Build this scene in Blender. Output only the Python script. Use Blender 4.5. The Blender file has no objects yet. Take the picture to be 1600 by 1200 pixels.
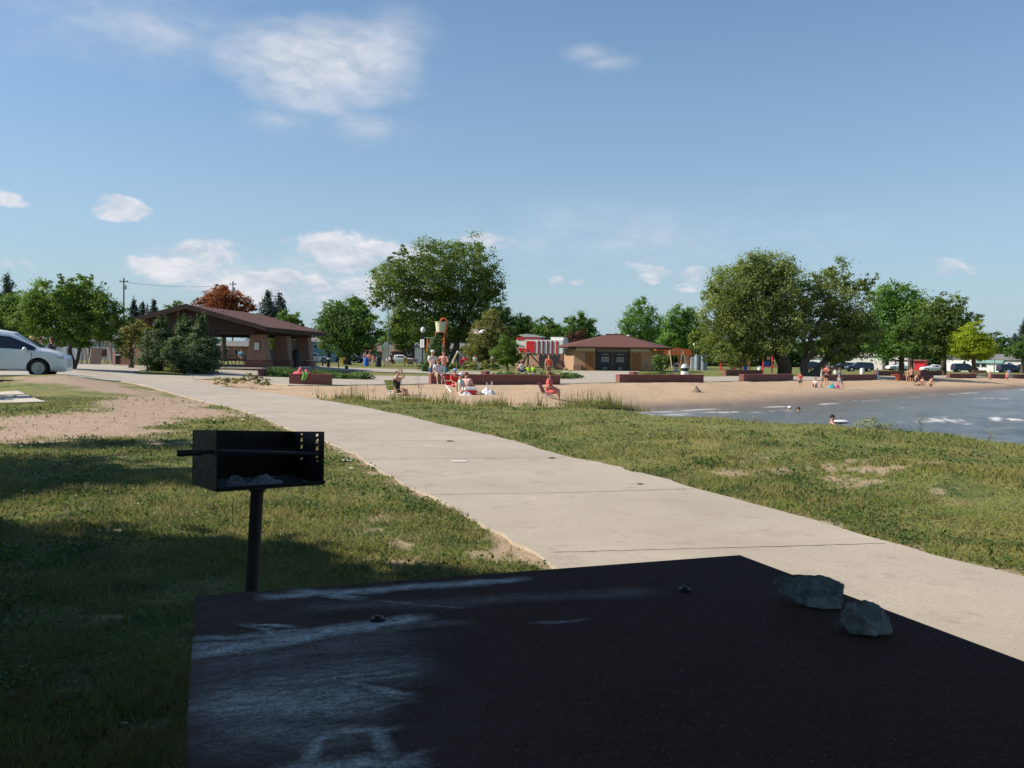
import bpy, bmesh, math, random
import numpy as np
from mathutils import Vector, Matrix, noise
from mathutils.geometry import delaunay_2d_cdt
R = math.radians
random.seed(7); rng = np.random.default_rng(7)
C = bpy.context.scene.collection
SC = bpy.context.scene

# ---------------------------------------------------------------- camera, sky, sun
FOC, HY, ROLL, H = 1340.0, 558.0, 1.0, 1.45
_p = math.atan((600-HY)/FOC); _r = R(ROLL)
FW = np.array([0, math.cos(_p), -math.sin(_p)]); U0 = np.array([0, math.sin(_p), math.cos(_p)]); R0 = np.array([1., 0, 0])
RT = R0*math.cos(_r)+U0*math.sin(_r); UP = U0*math.cos(_r)-R0*math.sin(_r)
cam = bpy.data.cameras.new('camera'); camo = bpy.data.objects.new('camera', cam); C.objects.link(camo)
m = Matrix.Identity(4)
for i in range(3):
    m[i][0] = RT[i]; m[i][1] = UP[i]; m[i][2] = -FW[i]
m[2][3] = H
camo.matrix_world = m
cam.sensor_width = 36; cam.lens = FOC/1600*36; cam.clip_end = 9000; cam.clip_start = .05
SC.camera = camo

SUN_AZ, SUN_EL = -92.0, 37.0     # degrees: azimuth measured from +Y towards +X
sdir = Vector((math.sin(R(SUN_AZ))*math.cos(R(SUN_EL)), math.cos(R(SUN_AZ))*math.cos(R(SUN_EL)), math.sin(R(SUN_EL))))
sl = bpy.data.lights.new('sun', 'SUN'); sl.energy = 5.0; sl.angle = R(.55); sl.color = (1, .91, .78)
so = bpy.data.objects.new('sun', sl); C.objects.link(so)
so.rotation_euler = sdir.to_track_quat('Z', 'Y').to_euler(); so.location = (-40, 20, 60)

W_ = bpy.data.worlds.new("World"); SC.world = W_; W_.use_nodes = True
wt = W_.node_tree; wn = wt.nodes; wl = wt.links
bg = wn['Background']; bg.inputs[1].default_value = .098
sky = wn.new('ShaderNodeTexSky'); sky.sky_type = 'NISHITA'; sky.sun_disc = False
sky.sun_elevation = R(SUN_EL); sky.sun_rotation = R(SUN_AZ); sky.air_density = 1.0; sky.dust_density = .1; sky.ozone_density = 2.2; sky.altitude = 200
def wmath(op, a, b=None, c=None, clamp=False):
    n = wn.new('ShaderNodeMath'); n.operation = op; n.use_clamp = clamp
    for i, v in enumerate((a, b, c)):
        if v is None: continue
        if isinstance(v, (int, float)): n.inputs[i].default_value = v
        else: wl.new(v, n.inputs[i])
    return n.outputs[0]
tc = wn.new('ShaderNodeTexCoord'); sep = wn.new('ShaderNodeSeparateXYZ'); wl.new(tc.outputs['Generated'], sep.inputs[0])
az = wmath('ARCTAN2', sep.outputs[0], sep.outputs[1]); el = wmath('ARCSINE', sep.outputs[2])
def azel(px, py):
    d = FW+RT*(px-800)/FOC+UP*(600-py)/FOC; d /= np.linalg.norm(d)
    return math.atan2(d[0], d[1]), math.asin(d[2])
def nz(scale, detail, rough, vec, dist=0.0):
    n = wn.new('ShaderNodeTexNoise'); n.inputs['Scale'].default_value = scale; n.inputs['Detail'].default_value = detail
    n.inputs['Roughness'].default_value = rough; n.inputs['Distortion'].default_value = dist; wl.new(vec, n.inputs['Vector']); return n.outputs['Fac']
vm = wn.new('ShaderNodeVectorMath'); vm.operation = 'MULTIPLY'; vm.inputs[1].default_value = (1, 1, 2.0); wl.new(tc.outputs['Generated'], vm.inputs[0])
vm2 = wn.new('ShaderNodeVectorMath'); vm2.operation = 'MULTIPLY'; vm2.inputs[1].default_value = (1, 1, 2.6); wl.new(tc.outputs['Generated'], vm2.inputs[0])
n_puff = nz(26, 8, .58, vm.outputs[0], .3); n_wisp = nz(9, 9, .6, vm2.outputs[0], .45)
vm3 = wn.new('ShaderNodeVectorMath'); vm3.operation = 'ADD'; vm3.inputs[1].default_value = (.006, 0, -.014); wl.new(vm.outputs[0], vm3.inputs[0])
n_shade = nz(26, 8, .58, vm3.outputs[0], .3)
def blob(px, py, rx, ry, st):
    a, e = azel(px, py)
    dx = wmath('DIVIDE', wmath('SUBTRACT', az, a), rx/FOC); dy = wmath('DIVIDE', wmath('SUBTRACT', el, e), ry/FOC)
    r2 = wmath('ADD', wmath('MULTIPLY', dx, dx), wmath('MULTIPLY', dy, dy))
    return wmath('MULTIPLY', wmath('SUBTRACT', 1.0, wmath('SQRT', r2), clamp=True), st)
def allmax(l):
    o = l[0]
    for x in l[1:]: o = wmath('MAXIMUM', o, x)
    return o
puffs = allmax([blob(*q) for q in [(8,306,42,17,1.0),(182,325,44,21,1.1),(215,333,30,14,.8),(250,418,60,26,.9),(330,400,62,28,.9),(285,412,70,26,.8),(515,384,62,32,1.2),(545,410,85,30,.9),
    (625,398,80,30,.9),(760,378,52,17,.9),(450,376,24,9,.6),(435,436,50,18,.95),(355,446,70,24,1.0),(420,452,130,34,.85),(540,455,120,36,.7),(620,470,100,30,.6),(1022,430,36,16,.9),(1082,436,40,22,1.0),
    (995,414,30,8,.5),(874,438,18,11,.8),(898,443,20,12,.9),(1482,422,44,20,.65),(5,413,42,12,.7)]])
wisps = allmax([blob(*q) for q in [(500,102,190,80,1.4),(560,140,140,50,.8),(430,120,110,45,.7),(580,190,90,45,.45),(230,45,330,95,.33),(620,60,90,60,.45),(915,82,60,20,.42),(950,98,60,18,.4),(1000,370,520,75,.33),(440,190,90,26,.35),(1200,350,350,60,.22),(450,440,300,70,.5),(290,410,140,50,.4),(540,400,160,60,.45)]])
cp = wmath('SUBTRACT', wmath('MULTIPLY', wmath('ADD', puffs, wmath('MULTIPLY', wmath('SUBTRACT', n_puff, .5), 3.3)), 1.95), .18, clamp=True)
cp = wmath('MULTIPLY', cp, wmath('MULTIPLY', puffs, 6.0, clamp=True))
cw = wmath('MULTIPLY', wmath('MULTIPLY', wmath('ADD', wmath('MULTIPLY', wisps, 1.0), wmath('MULTIPLY', wmath('SUBTRACT', n_wisp, .5), 1.4)), 1.1, clamp=True), wmath('MULTIPLY', wisps, 3.0, clamp=True))
cw = wmath('MULTIPLY', cw, .78)
cloud = wmath('MINIMUM', wmath('ADD', wmath('MULTIPLY', cp, .80), cw), .92)
mx = wn.new('ShaderNodeMix'); mx.data_type = 'RGBA'; wl.new(cloud, mx.inputs['Factor']); 
hz = wn.new('ShaderNodeHueSaturation'); wl.new(sky.outputs[0], hz.inputs['Color']); hz.inputs['Saturation'].default_value = 1.12; hz.inputs['Value'].default_value = 1.08
air = wn.new('ShaderNodeMix'); air.data_type = 'RGBA'; wl.new(wmath('POWER', 2.718, wmath('MULTIPLY', wmath('MAXIMUM', el, 0.0), -4.2)), air.inputs['Factor'])
wl.new(hz.outputs[0], air.inputs['A']); air.inputs['B'].default_value = (2.85, 3.9, 4.75, 1)
wl.new(air.outputs['Result'], mx.inputs['A'])
cc = wn.new('ShaderNodeMix'); cc.data_type = 'RGBA'; wl.new(wmath('MULTIPLY', wmath('SUBTRACT', n_shade, .34), 3.2, clamp=True), cc.inputs['Factor'])
cc.inputs['A'].default_value = (3.9, 4.5, 5.3, 1); cc.inputs['B'].default_value = (6.6, 6.5, 6.8, 1)
wl.new(cc.outputs['Result'], mx.inputs['B']); wl.new(mx.outputs['Result'], bg.inputs[0])

SC.view_settings.view_transform = 'Standard'; SC.view_settings.look = 'None'; SC.view_settings.gamma = 1; SC.view_settings.exposure = 0.42
SC.view_settings.use_curve_mapping = False
SC.cycles.max_bounces = 6; SC.cycles.transparent_max_bounces = 8; SC.cycles.diffuse_bounces = 3

# ---------------------------------------------------------------- pixel <-> world
def Wp(px, py, d):
    v = FW+RT*(px-800)/FOC+UP*(600-py)/FOC
    s = d/v[1]
    return np.array([0, 0, H])+v*s
def proj(P):
    P = np.atleast_2d(P)-np.array([0, 0, H]); z = P@FW
    return 800+FOC*(P@RT)/z, 600-FOC*(P@UP)/z
def S(d): return d/FOC

ctrl = []
def cd(px, py, d): w = Wp(px, py, d); ctrl.append((w[0], w[1], w[2]))
def cz(px, py, z):
    v = FW+RT*(px-800)/FOC+UP*(600-py)/FOC; s = (z-H)/v[2]; ctrl.append((v[0]*s, v[1]*s, z))
def cx(px, d, z): ctrl.append(((px-800)/FOC*d, d, z))
for d in (1.2, 3, 6, 10):
    for px in (-200, 300, 800, 1300, 1900): cx(px, d, 0)
for q in [(0,690,0),(450,700,0),(900,700,-.02),(0,650,0),(0,620,.12),(0,602,.3),(300,622,0),(400,640,0),(250,610,.1),(200,600,.15),(300,600,.12),
          (160,566,.35),(190,588,.17),(110,578,.38),(290,583,.22),(350,578,.3),(400,573,.45),(480,572,.45),(300,574,.45),(412,589,.1),(500,583,.15),(560,621,-.02),(620,572,.02),(740,577,.05),
          (450,602,-.02),(672,600,0),(875,600,0),(968,598,0),(1100,597,0),(1162,595.5,-.05),(1240,594,-.05),(1290,595,-.1),(1370,593,-.1),(1458,592,-.1),(1525,590,-.1),(1600,589,-.1),
          (780,584,.05),(950,579,.1),(1045,579,.1),(1100,585,.02),(1320,580,-.05),(1180,578,0),(1250,586,0),(1500,579,.1),(1600,581,.15),(1400,586,0),(1700,589,0),
          (985,642,-.75),(1040,640,-.75),(1100,637,-.75),(1180,634,-.75),(1250,630,-.75),(1330,624,-.75),(1400,619,-.75),(1500,612,-.75),(1600,606,-.75),(1720,602,-.75),(2000,601,-.75),
          (1310,608,-.45),(1250,607,-.38),(1423,600,-.4),(1450,604,-.48),(1570,596,-.25),(1100,612,-.22),(1000,612,-.2),(950,628,-.42),(1200,614,-.45)]: cz(*q)
for q in [(620,617,35),(725,615,37),(858,622,35),(560,608,38),(752,633,28),(850,634,29.5),(985,643.5,27),(690,628,28),(1130,656,24),(1300,670,21),(1450,685,18.6),(1600,703,16.5)]: cd(*q)
for q in [(30,29,.50),(100,30.6,.55),(10,31.5,.4),(60,34,.4),(-100,32,.4),(113,33.5,.38),(0,45,.4),(0,70,.4),
          (985,29.5,-.7),(1130,26.5,-.9),(1300,23.4,-.95),(1450,21,-1.0),(1600,18.8,-1.0),(985,32,-1.25),(1130,29,-1.45),(1300,26,-1.6),(1450,23,-1.7),(1600,21,-1.8),(1050,34.5,-1.0),
          (1300,34,-1.3),(1600,40,-1.6),(1450,30,-1.7),(1700,30,-2.2),(1900,13,-.05),(1900,15.5,-1.2),(1900,19,-2),(2000,30,-2.4),(2000,60,-2.3),(1250,37,-1.2),(1400,48,-1.15),(1550,62,-1.1),(1800,70,-1.2),
          (920,31,-.25),(900,35,-.35)]: cx(*q)
for px in (-400, 0, 500, 1000, 1500, 2000):
    cx(px, 300, .5); cx(px, 900, .6); cx(px, 3500, .6)
    if px < 1500: cx(px, 160, .1)
for px in (-400,-100,): cx(px, 20, .05); cx(px, 12, 0)
for q in [(2600,8,0),(2600,11,-1.3),(2600,30,-2.4),(2600,100,-2.4)]: cx(*q)
ctrl = np.array(ctrl)
def uv_(X, Y):
    th = np.arctan2(X, Y); r = np.hypot(X, Y)
    return np.stack([np.clip(th, -.9, 1.0)*3.2, np.log(np.maximum(r, 1.0))], -1)
CU = uv_(ctrl[:, 0], ctrl[:, 1])
def _phi(r): return np.sqrt(r*r+.0006)
A_ = _phi(np.linalg.norm(CU[:, None]-CU[None], axis=-1))
n_ = len(CU); Pm = np.concatenate([np.ones((n_, 1))], 1)
M_ = np.block([[A_-1e-3*np.eye(n_), Pm], [Pm.T, np.zeros((1, 1))]])
wsol = np.linalg.solve(M_, np.concatenate([ctrl[:, 2], [0]]))
_tt = np.linspace(-.9, 1.0, 700)*3.2; _ll = np.linspace(0, math.log(4200), 800)
_q = np.stack(np.meshgrid(_tt, _ll), -1).reshape(-1, 2); _T = np.empty(len(_q))
for _i in range(0, len(_q), 8000):
    _T[_i:_i+8000] = _phi(np.sqrt(((_q[_i:_i+8000, None]-CU[None])**2).sum(-1)))@wsol[:n_]+wsol[n_]
_T = _T.reshape(800, 700)
def terr(X, Y):
    X = np.asarray(X, float); Y = np.asarray(Y, float)
    th = np.arctan2(X, Y); r = np.hypot(X, Y)
    u = (np.clip(th, -.9, 1.0)+.9)/1.9*699; v = np.clip(np.log(np.maximum(r, 1.0))/math.log(4200), 0, 1)*799
    i = np.minimum(u.astype(int), 698); j = np.minimum(v.astype(int), 798); a = u-i; b = v-j
    out = (_T[j, i]*(1-a)+_T[j, i+1]*a)*(1-b)+(_T[j+1, i]*(1-a)+_T[j+1, i+1]*a)*b
    k = np.clip((np.abs(th)-1.35)/.6, 0, 1); k = k*k*(3-2*k)
    return out*(1-k)*np.clip((r-7)/4, 0, 1)
def G(px, py, dmin=1.3, dmax=3000):
    """first hit of the view ray through a photo pixel with the terrain; arrays ok"""
    px = np.atleast_1d(np.asarray(px, float)); py = np.atleast_1d(np.asarray(py, float))
    V = FW[None]+RT[None]*((px-800)/FOC)[:, None]+UP[None]*((600-py)/FOC)[:, None]
    V = V/V[:, 1:2]
    lo = np.full(len(px), dmin); hit = np.full(len(px), np.nan); prev = lo.copy()
    d = dmin
    act = np.ones(len(px), bool)
    while d < dmax and act.any():
        d2 = d*1.02+.01
        idx = np.where(act)[0]
        z = H+V[idx, 2]*d2
        t = terr(V[idx, 0]*d2, np.full(len(idx), d2))
        h = z <= t
        prev[idx[h]] = d; hit[idx[h]] = d2; act[idx[h]] = False
        d = d2
    ok = ~np.isnan(hit); a = prev.copy(); b = np.where(ok, hit, dmax)
    for _ in range(9):
        mm = (a+b)/2; z = H+V[:, 2]*mm; t = terr(V[:, 0]*mm, mm); under = z <= t
        b = np.where(under, mm, b); a = np.where(under, a, mm)
    Y = np.where(ok, b, np.nan)
    X = V[:, 0]*Y
    return X, Y, ok
def base(px, d):
    py = 580.
    for _ in range(4):
        v = FW+RT*(px-800)/FOC+UP*(600-py)/FOC; x = v[0]*d/v[1]; z = float(terr(np.array([x]), np.array([d]))[0]); py = float(proj([x, d, z])[1][0])
    return Vector((x, d, z))

# ---------------------------------------------------------------- tagging
def tag(o, label=None, cat=None, group=None, kind=None):
    if label: o['label'] = label
    if cat: o['category'] = cat
    if group: o['group'] = group
    if kind: o['kind'] = kind
    return o
def thing(name, label, cat, loc=(0, 0, 0), rz=0, group=None):
    o = bpy.data.objects.new(name, None); C.objects.link(o); o.location = loc; o.rotation_euler = (0, 0, rz); o.empty_display_size = .2
    return tag(o, label, cat, group)
def link(name, me, mt, parent=None):
    o = bpy.data.objects.new(name, me); C.objects.link(o)
    if mt is not None: me.materials.clear(); me.materials.append(mt)
    if parent is not None: o.parent = parent
    return o

# ---------------------------------------------------------------- materials
_mc = {}
def nodes_of(m):
    m.use_nodes = True; return m.node_tree.nodes, m.node_tree.links, m.node_tree.nodes['Principled BSDF']
def mat(name, col, rough=.75, var=.18, scale=6., bump=0., metal=0., spec=.3, dirt=None, bscale=None):
    if name in _mc: return _mc[name]
    m = bpy.data.materials.new(name); N, L, b = nodes_of(m)
    t = N.new('ShaderNodeTexCoord'); n = N.new('ShaderNodeTexNoise'); n.inputs['Scale'].default_value = scale; n.inputs['Detail'].default_value = 6; n.inputs['Roughness'].default_value = .65
    L.new(t.outputs['Object'], n.inputs['Vector'])
    r = N.new('ShaderNodeMapRange'); r.inputs[1].default_value = .3; r.inputs[2].default_value = .7; r.inputs[3].default_value = 1-var; r.inputs[4].default_value = 1+var
    L.new(n.outputs['Fac'], r.inputs[0])
    mm = N.new('ShaderNodeVectorMath'); mm.operation = 'SCALE'; mm.inputs[0].default_value = col[:3]; L.new(r.outputs[0], mm.inputs['Scale'])
    out = mm.outputs[0]
    if dirt:
        n2 = N.new('ShaderNodeTexNoise'); n2.inputs['Scale'].default_value = scale*.35; n2.inputs['Detail'].default_value = 8; L.new(t.outputs['Object'], n2.inputs['Vector'])
        rr = N.new('ShaderNodeMapRange'); rr.inputs[1].default_value = .5; rr.inputs[2].default_value = .68; rr.inputs[4].default_value = .6; L.new(n2.outputs['Fac'], rr.inputs[0])
        x = N.new('ShaderNodeMix'); x.data_type = 'RGBA'; L.new(rr.outputs[0], x.inputs['Factor']); L.new(out, x.inputs['A']); x.inputs['B'].default_value = (*dirt, 1); out = x.outputs['Result']
    L.new(out, b.inputs['Base Color']); b.inputs['Roughness'].default_value = rough; b.inputs['Metallic'].default_value = metal
    b.inputs['Specular IOR Level'].default_value = spec
    if bump:
        bp = N.new('ShaderNodeBump'); bp.inputs['Strength'].default_value = bump; bp.inputs['Distance'].default_value = .02
        n3 = N.new('ShaderNodeTexNoise'); n3.inputs['Scale'].default_value = bscale or scale*4; n3.inputs['Detail'].default_value = 5; L.new(t.outputs['Object'], n3.inputs['Vector'])
        L.new(n3.outputs['Fac'], bp.inputs['Height']); L.new(bp.outputs[0], b.inputs['Normal'])
    _mc[name] = m; return m
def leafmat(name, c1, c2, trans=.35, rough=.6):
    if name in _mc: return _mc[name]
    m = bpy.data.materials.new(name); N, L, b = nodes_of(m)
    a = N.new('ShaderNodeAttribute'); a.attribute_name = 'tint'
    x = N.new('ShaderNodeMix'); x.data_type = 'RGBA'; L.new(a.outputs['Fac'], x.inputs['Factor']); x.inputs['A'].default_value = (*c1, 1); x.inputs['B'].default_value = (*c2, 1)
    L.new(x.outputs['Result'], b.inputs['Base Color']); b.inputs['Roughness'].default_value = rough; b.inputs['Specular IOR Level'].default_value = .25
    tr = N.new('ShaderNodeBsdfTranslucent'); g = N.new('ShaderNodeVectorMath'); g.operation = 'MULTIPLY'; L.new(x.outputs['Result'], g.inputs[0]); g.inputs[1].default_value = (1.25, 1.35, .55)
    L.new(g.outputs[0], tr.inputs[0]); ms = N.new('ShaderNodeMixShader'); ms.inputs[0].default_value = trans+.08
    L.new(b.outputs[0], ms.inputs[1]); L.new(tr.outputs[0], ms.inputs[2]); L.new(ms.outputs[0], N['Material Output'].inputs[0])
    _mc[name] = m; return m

# ---------------------------------------------------------------- mesh builder
class MB:
    def __init__(s): s.v = []; s.f = []
    def add(s, vs, fs, M=None):
        k = len(s.v); s.v += [tuple(M@Vector(v)) if M is not None else tuple(v) for v in vs]; s.f += [tuple(i+k for i in f) for f in fs]; return s
    def box(s, c, d, rz=0, M=None):
        x, y, z = d[0]/2, d[1]/2, d[2]/2
        T = Matrix.Translation(c)@Matrix.Rotation(rz, 4, 'Z')
        if M is not None: T = M@T
        return s.add([(-x,-y,-z),(x,-y,-z),(x,y,-z),(-x,y,-z),(-x,-y,z),(x,-y,z),(x,y,z),(-x,y,z)], [(0,3,2,1),(4,5,6,7),(0,1,5,4),(1,2,6,5),(2,3,7,6),(3,0,4,7)], T)
    def frus(s, c, b, t, h, off=(0, 0)):
        """frustum: base centre c, base size b, top size t, height h"""
        x, y = b[0]/2, b[1]/2; X, Y = t[0]/2, t[1]/2; ox, oy = off
        vs = [(c[0]+i*x, c[1]+j*y, c[2]) for i, j in ((-1,-1),(1,-1),(1,1),(-1,1))]+[(c[0]+ox+i*X, c[1]+oy+j*Y, c[2]+h) for i, j in ((-1,-1),(1,-1),(1,1),(-1,1))]
        return s.add(vs, [(0,3,2,1),(4,5,6,7),(0,1,5,4),(1,2,6,5),(2,3,7,6),(3,0,4,7)])
    def tube(s, pts, rad, n=8, cap=True):
        pts = [Vector(p) for p in pts]
        if isinstance(rad, (int, float)): rad = [rad]*len(pts)
        k = len(s.v); prev = None
        for i, p in enumerate(pts):
            t = (pts[min(i+1, len(pts)-1)]-pts[max(i-1, 0)])
            t = t.normalized() if t.length > 1e-9 else Vector((0, 0, 1))
            u = prev if prev is not None else (Vector((1, 0, 0)) if abs(t.x) < .9 else Vector((0, 1, 0)))
            u = (u-t*u.dot(t)).normalized(); prev = u; w = t.cross(u)
            for j in range(n):
                a = 2*math.pi*j/n; s.v.append(tuple(p+(u*math.cos(a)+w*math.sin(a))*rad[i]))
        for i in range(len(pts)-1):
            for j in range(n):
                s.f.append((k+i*n+j, k+i*n+(j+1) % n, k+(i+1)*n+(j+1) % n, k+(i+1)*n+j))
        if cap:
            s.f.append(tuple(k+j for j in range(n))[::-1]); s.f.append(tuple(k+(len(pts)-1)*n+j for j in range(n)))
        return s
    def lathe(s, prof, n=16, c=(0, 0, 0), cap=True):
        k = len(s.v)
        for r, z in prof:
            for j in range(n):
                a = 2*math.pi*j/n; s.v.append((c[0]+r*math.cos(a), c[1]+r*math.sin(a), c[2]+z))
        for i in range(len(prof)-1):
            for j in range(n): s.f.append((k+i*n+j, k+i*n+(j+1) % n, k+(i+1)*n+(j+1) % n, k+(i+1)*n+j))
        if cap:
            s.f.append(tuple(k+j for j in range(n))[::-1]); s.f.append(tuple(k+(len(prof)-1)*n+j for j in range(n)))
        return s
    def ball(s, c, r, n=10, squash=None):
        if isinstance(r, (int, float)): r = (r, r, r)
        k = len(s.v); m_ = n//2
        for i in range(m_+1):
            ph = math.pi*i/m_
            for j in range(n):
                a = 2*math.pi*j/n; s.v.append((c[0]+r[0]*math.sin(ph)*math.cos(a), c[1]+r[1]*math.sin(ph)*math.sin(a), c[2]-r[2]*math.cos(ph)))
        for i in range(m_):
            for j in range(n): s.f.append((k+i*n+j, k+i*n+(j+1) % n, k+(i+1)*n+(j+1) % n, k+(i+1)*n+j))
        return s
    def prism(s, poly, h, M=None, z0=0.):
        """polygon in local XY extruded along local Z"""
        n = len(poly)
        vs = [(x, y, z0) for x, y in poly]+[(x, y, z0+h) for x, y in poly]
        return s.add(vs, [tuple(range(n))[::-1], tuple(range(n, 2*n))]+[(i, (i+1) % n, n+(i+1) % n, n+i) for i in range(n)], M)
    def mesh(s, name='mesh', smooth=False, bevel=0, weld=True):
        me = bpy.data.meshes.new(name); me.from_pydata(s.v, [], s.f)
        bm = bmesh.new(); bm.from_mesh(me)
        if weld: bmesh.ops.remove_doubles(bm, verts=bm.verts, dist=1e-5)
        bmesh.ops.recalc_face_normals(bm, faces=bm.faces)
        if bevel:
            ed = [e for e in bm.edges if len(e.link_faces) == 2 and e.calc_face_angle(0) > .5]
            bmesh.ops.bevel(bm, geom=ed, offset=bevel, segments=2, affect='EDGES', profile=.6)
        bm.to_mesh(me); bm.free()
        if smooth:
            for p in me.polygons: p.use_smooth = True
            try: me.set_sharp_from_angle(angle=R(40))
            except Exception: pass
        return me
    def build(s, name, mt, parent=None, smooth=False, bevel=0):
        return link(name, s.mesh(name, smooth, bevel), mt, parent)
YZ = Matrix(((0,0,1,0),(1,0,0,0),(0,1,0,0),(0,0,0,1)))   # prism XY -> YZ plane, extruded along X
XZ = Matrix(((1,0,0,0),(0,0,1,0),(0,1,0,0),(0,0,0,1)))   # prism XY -> XZ plane, extruded along Y
def fastmesh(name, V, Fq, tint=None, smooth=False):
    """numpy vertices (n,3) and faces (m,k)"""
    me = bpy.data.meshes.new(name); k = Fq.shape[1]
    me.vertices.add(len(V)); me.vertices.foreach_set('co', V.astype(np.float32).ravel())
    me.loops.add(Fq.size); me.loops.foreach_set('vertex_index', Fq.astype(np.int32).ravel())
    me.polygons.add(len(Fq)); me.polygons.foreach_set('loop_start', np.arange(0, Fq.size, k, dtype=np.int32))
    if smooth: me.polygons.foreach_set('use_smooth', np.ones(len(Fq), bool))
    me.update(calc_edges=True)
    if tint is not None:
        a = me.attributes.new('tint', 'FLOAT', 'POINT'); a.data.foreach_set('value', tint.astype(np.float32))
    return me
# ---------------------------------------------------------------- ground regions (world outlines found from what the ground shows)
def poly_w(pts):
    a = np.array(pts, float); X, Y, ok = G(a[:, 0], a[:, 1]); return np.stack([X, Y], 1)[ok]
def inpoly(X, Y, P):
    c = np.zeros(X.shape, bool); n = len(P); j = n-1
    for i in range(n):
        xi, yi = P[i]; xj, yj = P[j]
        if yi != yj:
            t = ((yi > Y) != (yj > Y)) & (X < (xj-xi)*(Y-yi)/(yj-yi)+xi); c ^= t
        j = i
    return c
def pdist(X, Y, P):
    """signed distance, positive inside"""
    d = np.full(X.shape, 1e9); n = len(P)
    for i in range(n):
        a = P[i]; b = P[(i+1) % n]; e = b-a; L2 = e@e+1e-12
        t = np.clip(((X-a[0])*e[0]+(Y-a[1])*e[1])/L2, 0, 1)
        d = np.minimum(d, np.hypot(X-a[0]-t*e[0], Y-a[1]-t*e[1]))
    return np.where(inpoly(X, Y, P), d, -d)
def fn(X, Y, s, seed=0.0):
    """cheap smooth value noise in numpy, 0..1"""
    x = X*s+seed*13.7; y = Y*s+seed*7.3; ix = np.floor(x); iy = np.floor(y); fx = x-ix; fy = y-iy
    def h(a, b):
        v = np.sin(a*127.1+b*311.7+seed)*43758.5453; return v-np.floor(v)
    fx = fx*fx*(3-2*fx); fy = fy*fy*(3-2*fy)
    return (h(ix, iy)*(1-fx)+h(ix+1, iy)*fx)*(1-fy)+(h(ix, iy+1)*(1-fx)+h(ix+1, iy+1)*fx)*fy
def fbm(X, Y, s, seed=0., o=4):
    r = 0; a = .5; t = 0
    for i in range(o): r = r+a*fn(X, Y, s*2**i, seed+i*3.1); t += a; a *= .55
    return r/t
edge_l = [(870,890),(865,887),(800,850),(720,803),(640,762),(560,715),(500,688),(448,670),(400,650),(360,638),(294,622),(250,610),(210,600),(170,593),(128,588.5)]
edge_r = [(1600,906),(1425,862),(1250,810),(1075,762),(990,739),(900,718),(794,689),(697,667),(629,650),(560,636),(520,629),(468,621),(420,614.5),(344,605),(303,594.5),(300,588.5),(200,584.5),(150,581.5),(110,578.5)]
EL = poly_w(edge_l); ER = poly_w(edge_r)
# carry the walk on past the camera's right
dl = EL[1]-EL[3]; dl /= np.linalg.norm(dl)
ext = [EL[1]+dl*t for t in (1, 2.5, 5, 9)]; er = [ER[0]+dl*t for t in (9, 5, 2.5, 1)]
PATH = np.concatenate([EL[1:][::-1], ext, er, ER])
PLAZA = poly_w([(303,594.3),(302,589),(290,583.3),(292,577),(300,576.3),(412,578),(414,589.5),(500,590),(585,587.5),(672,588.3),(765,590),(875,590),(905,586.5),(880,583),(878,580.3),(1000,580.6),(988,586),(995,590),
                (1100,589.2),(1165,588.5),(1290,589),(1400,588.4),(1500,587.2),(1600,586.3),(1640,586.2),(1640,588.8),(1600,588.9),(1525,590),(1458,591.6),(1370,593),(1290,595),(1240,594),(1162,595.3),(1100,597),(968,598),(875,600),(672,600),(585,601.5),(450,602.6),(400,596.5),(345,592)])
SIDE = poly_w([(300,573.2),(400,572.8),(480,572.3),(520,574),(600,577),(672,579.2),(770,582.2),(880,584.5),(880,586),(770,586),(672,584.5),(600,582.2),(520,578.6),(470,577.2),(420,577.4),(300,575.6)])
PARK = np.array([(-60, 32.1-1.4), (-17.5, 30.9), (-15.9, 32.), (-16.0, 39.9), (-20.6, 46.5), (-24, 62), (-60, 62)])
SLAB = poly_w([(-90,617),(28,612.5),(62,627),(72,629.5),(-90,632)])
SAND = np.concatenate([poly_w([(303,595),(330,603),(344,606),(420,616),(470,621.5),(520,624),(560,624),(620,626),(692,629),(752,634.5),(849,635),(900,637),(950,639.5),(984,641.2)]),
                       np.array([Wp(px, 650, d)[:2] for px, d in [(1000,28.2),(1130,25),(1300,22),(1450,19.6),(1600,17.5),(1900,14.2),(2600,9.5),(3500,7)]]), np.array([[200, 12], [200, 140]]),
                       poly_w([(2000,598),(1720,589.5),(1600,589),(1525,590),(1458,591.6),(1370,593),(1290,595),(1240,594),(1162,595.3),(1100,597),(968,598),(875,600),(672,600),(585,601.5),(450,602.6),(400,596.5),(345,592)])])
DIRT = [poly_w(q) for q in ([(22,590.5),(60,589),(120,590),(187,597),(205,604.5),(243,612),(262,617),(240,618.5),(135,613),(104,605),(60,599),(30,594)],
        [(-60,652),(0,648),(90,646),(150,643),(160,631),(172,621),(240,618.5),(295,622),(345,636),(392,648),(345,652),(300,656),(270,668),(215,680),(150,684),(80,689),(0,692),(-60,692)])]
PATCH = [(1165,718,58,7),(1215,736,30,6),(1335,722,60,7),(1400,731,50,6),(1338,752,34,8),(1468,768,26,5),(1160,739,40,5),(1290,711,40,5),(1480,744,30,4),(560,700,14,6),(590,735,22,8),(640,880,60,9),(760,868,30,6),(600,812,26,6),(530,690,10,4),
         (600,850,40,8),(205,830,60,6),(160,728,22,4),(250,690,60,6),(560,830,40,5),(150,960,70,22),(90,1060,90,25),(220,1130,60,25),(30,900,40,10)]
pp = np.array([p[:2] for p in PATCH], float); PX, PY, _k = G(pp[:, 0], pp[:, 1])
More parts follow.
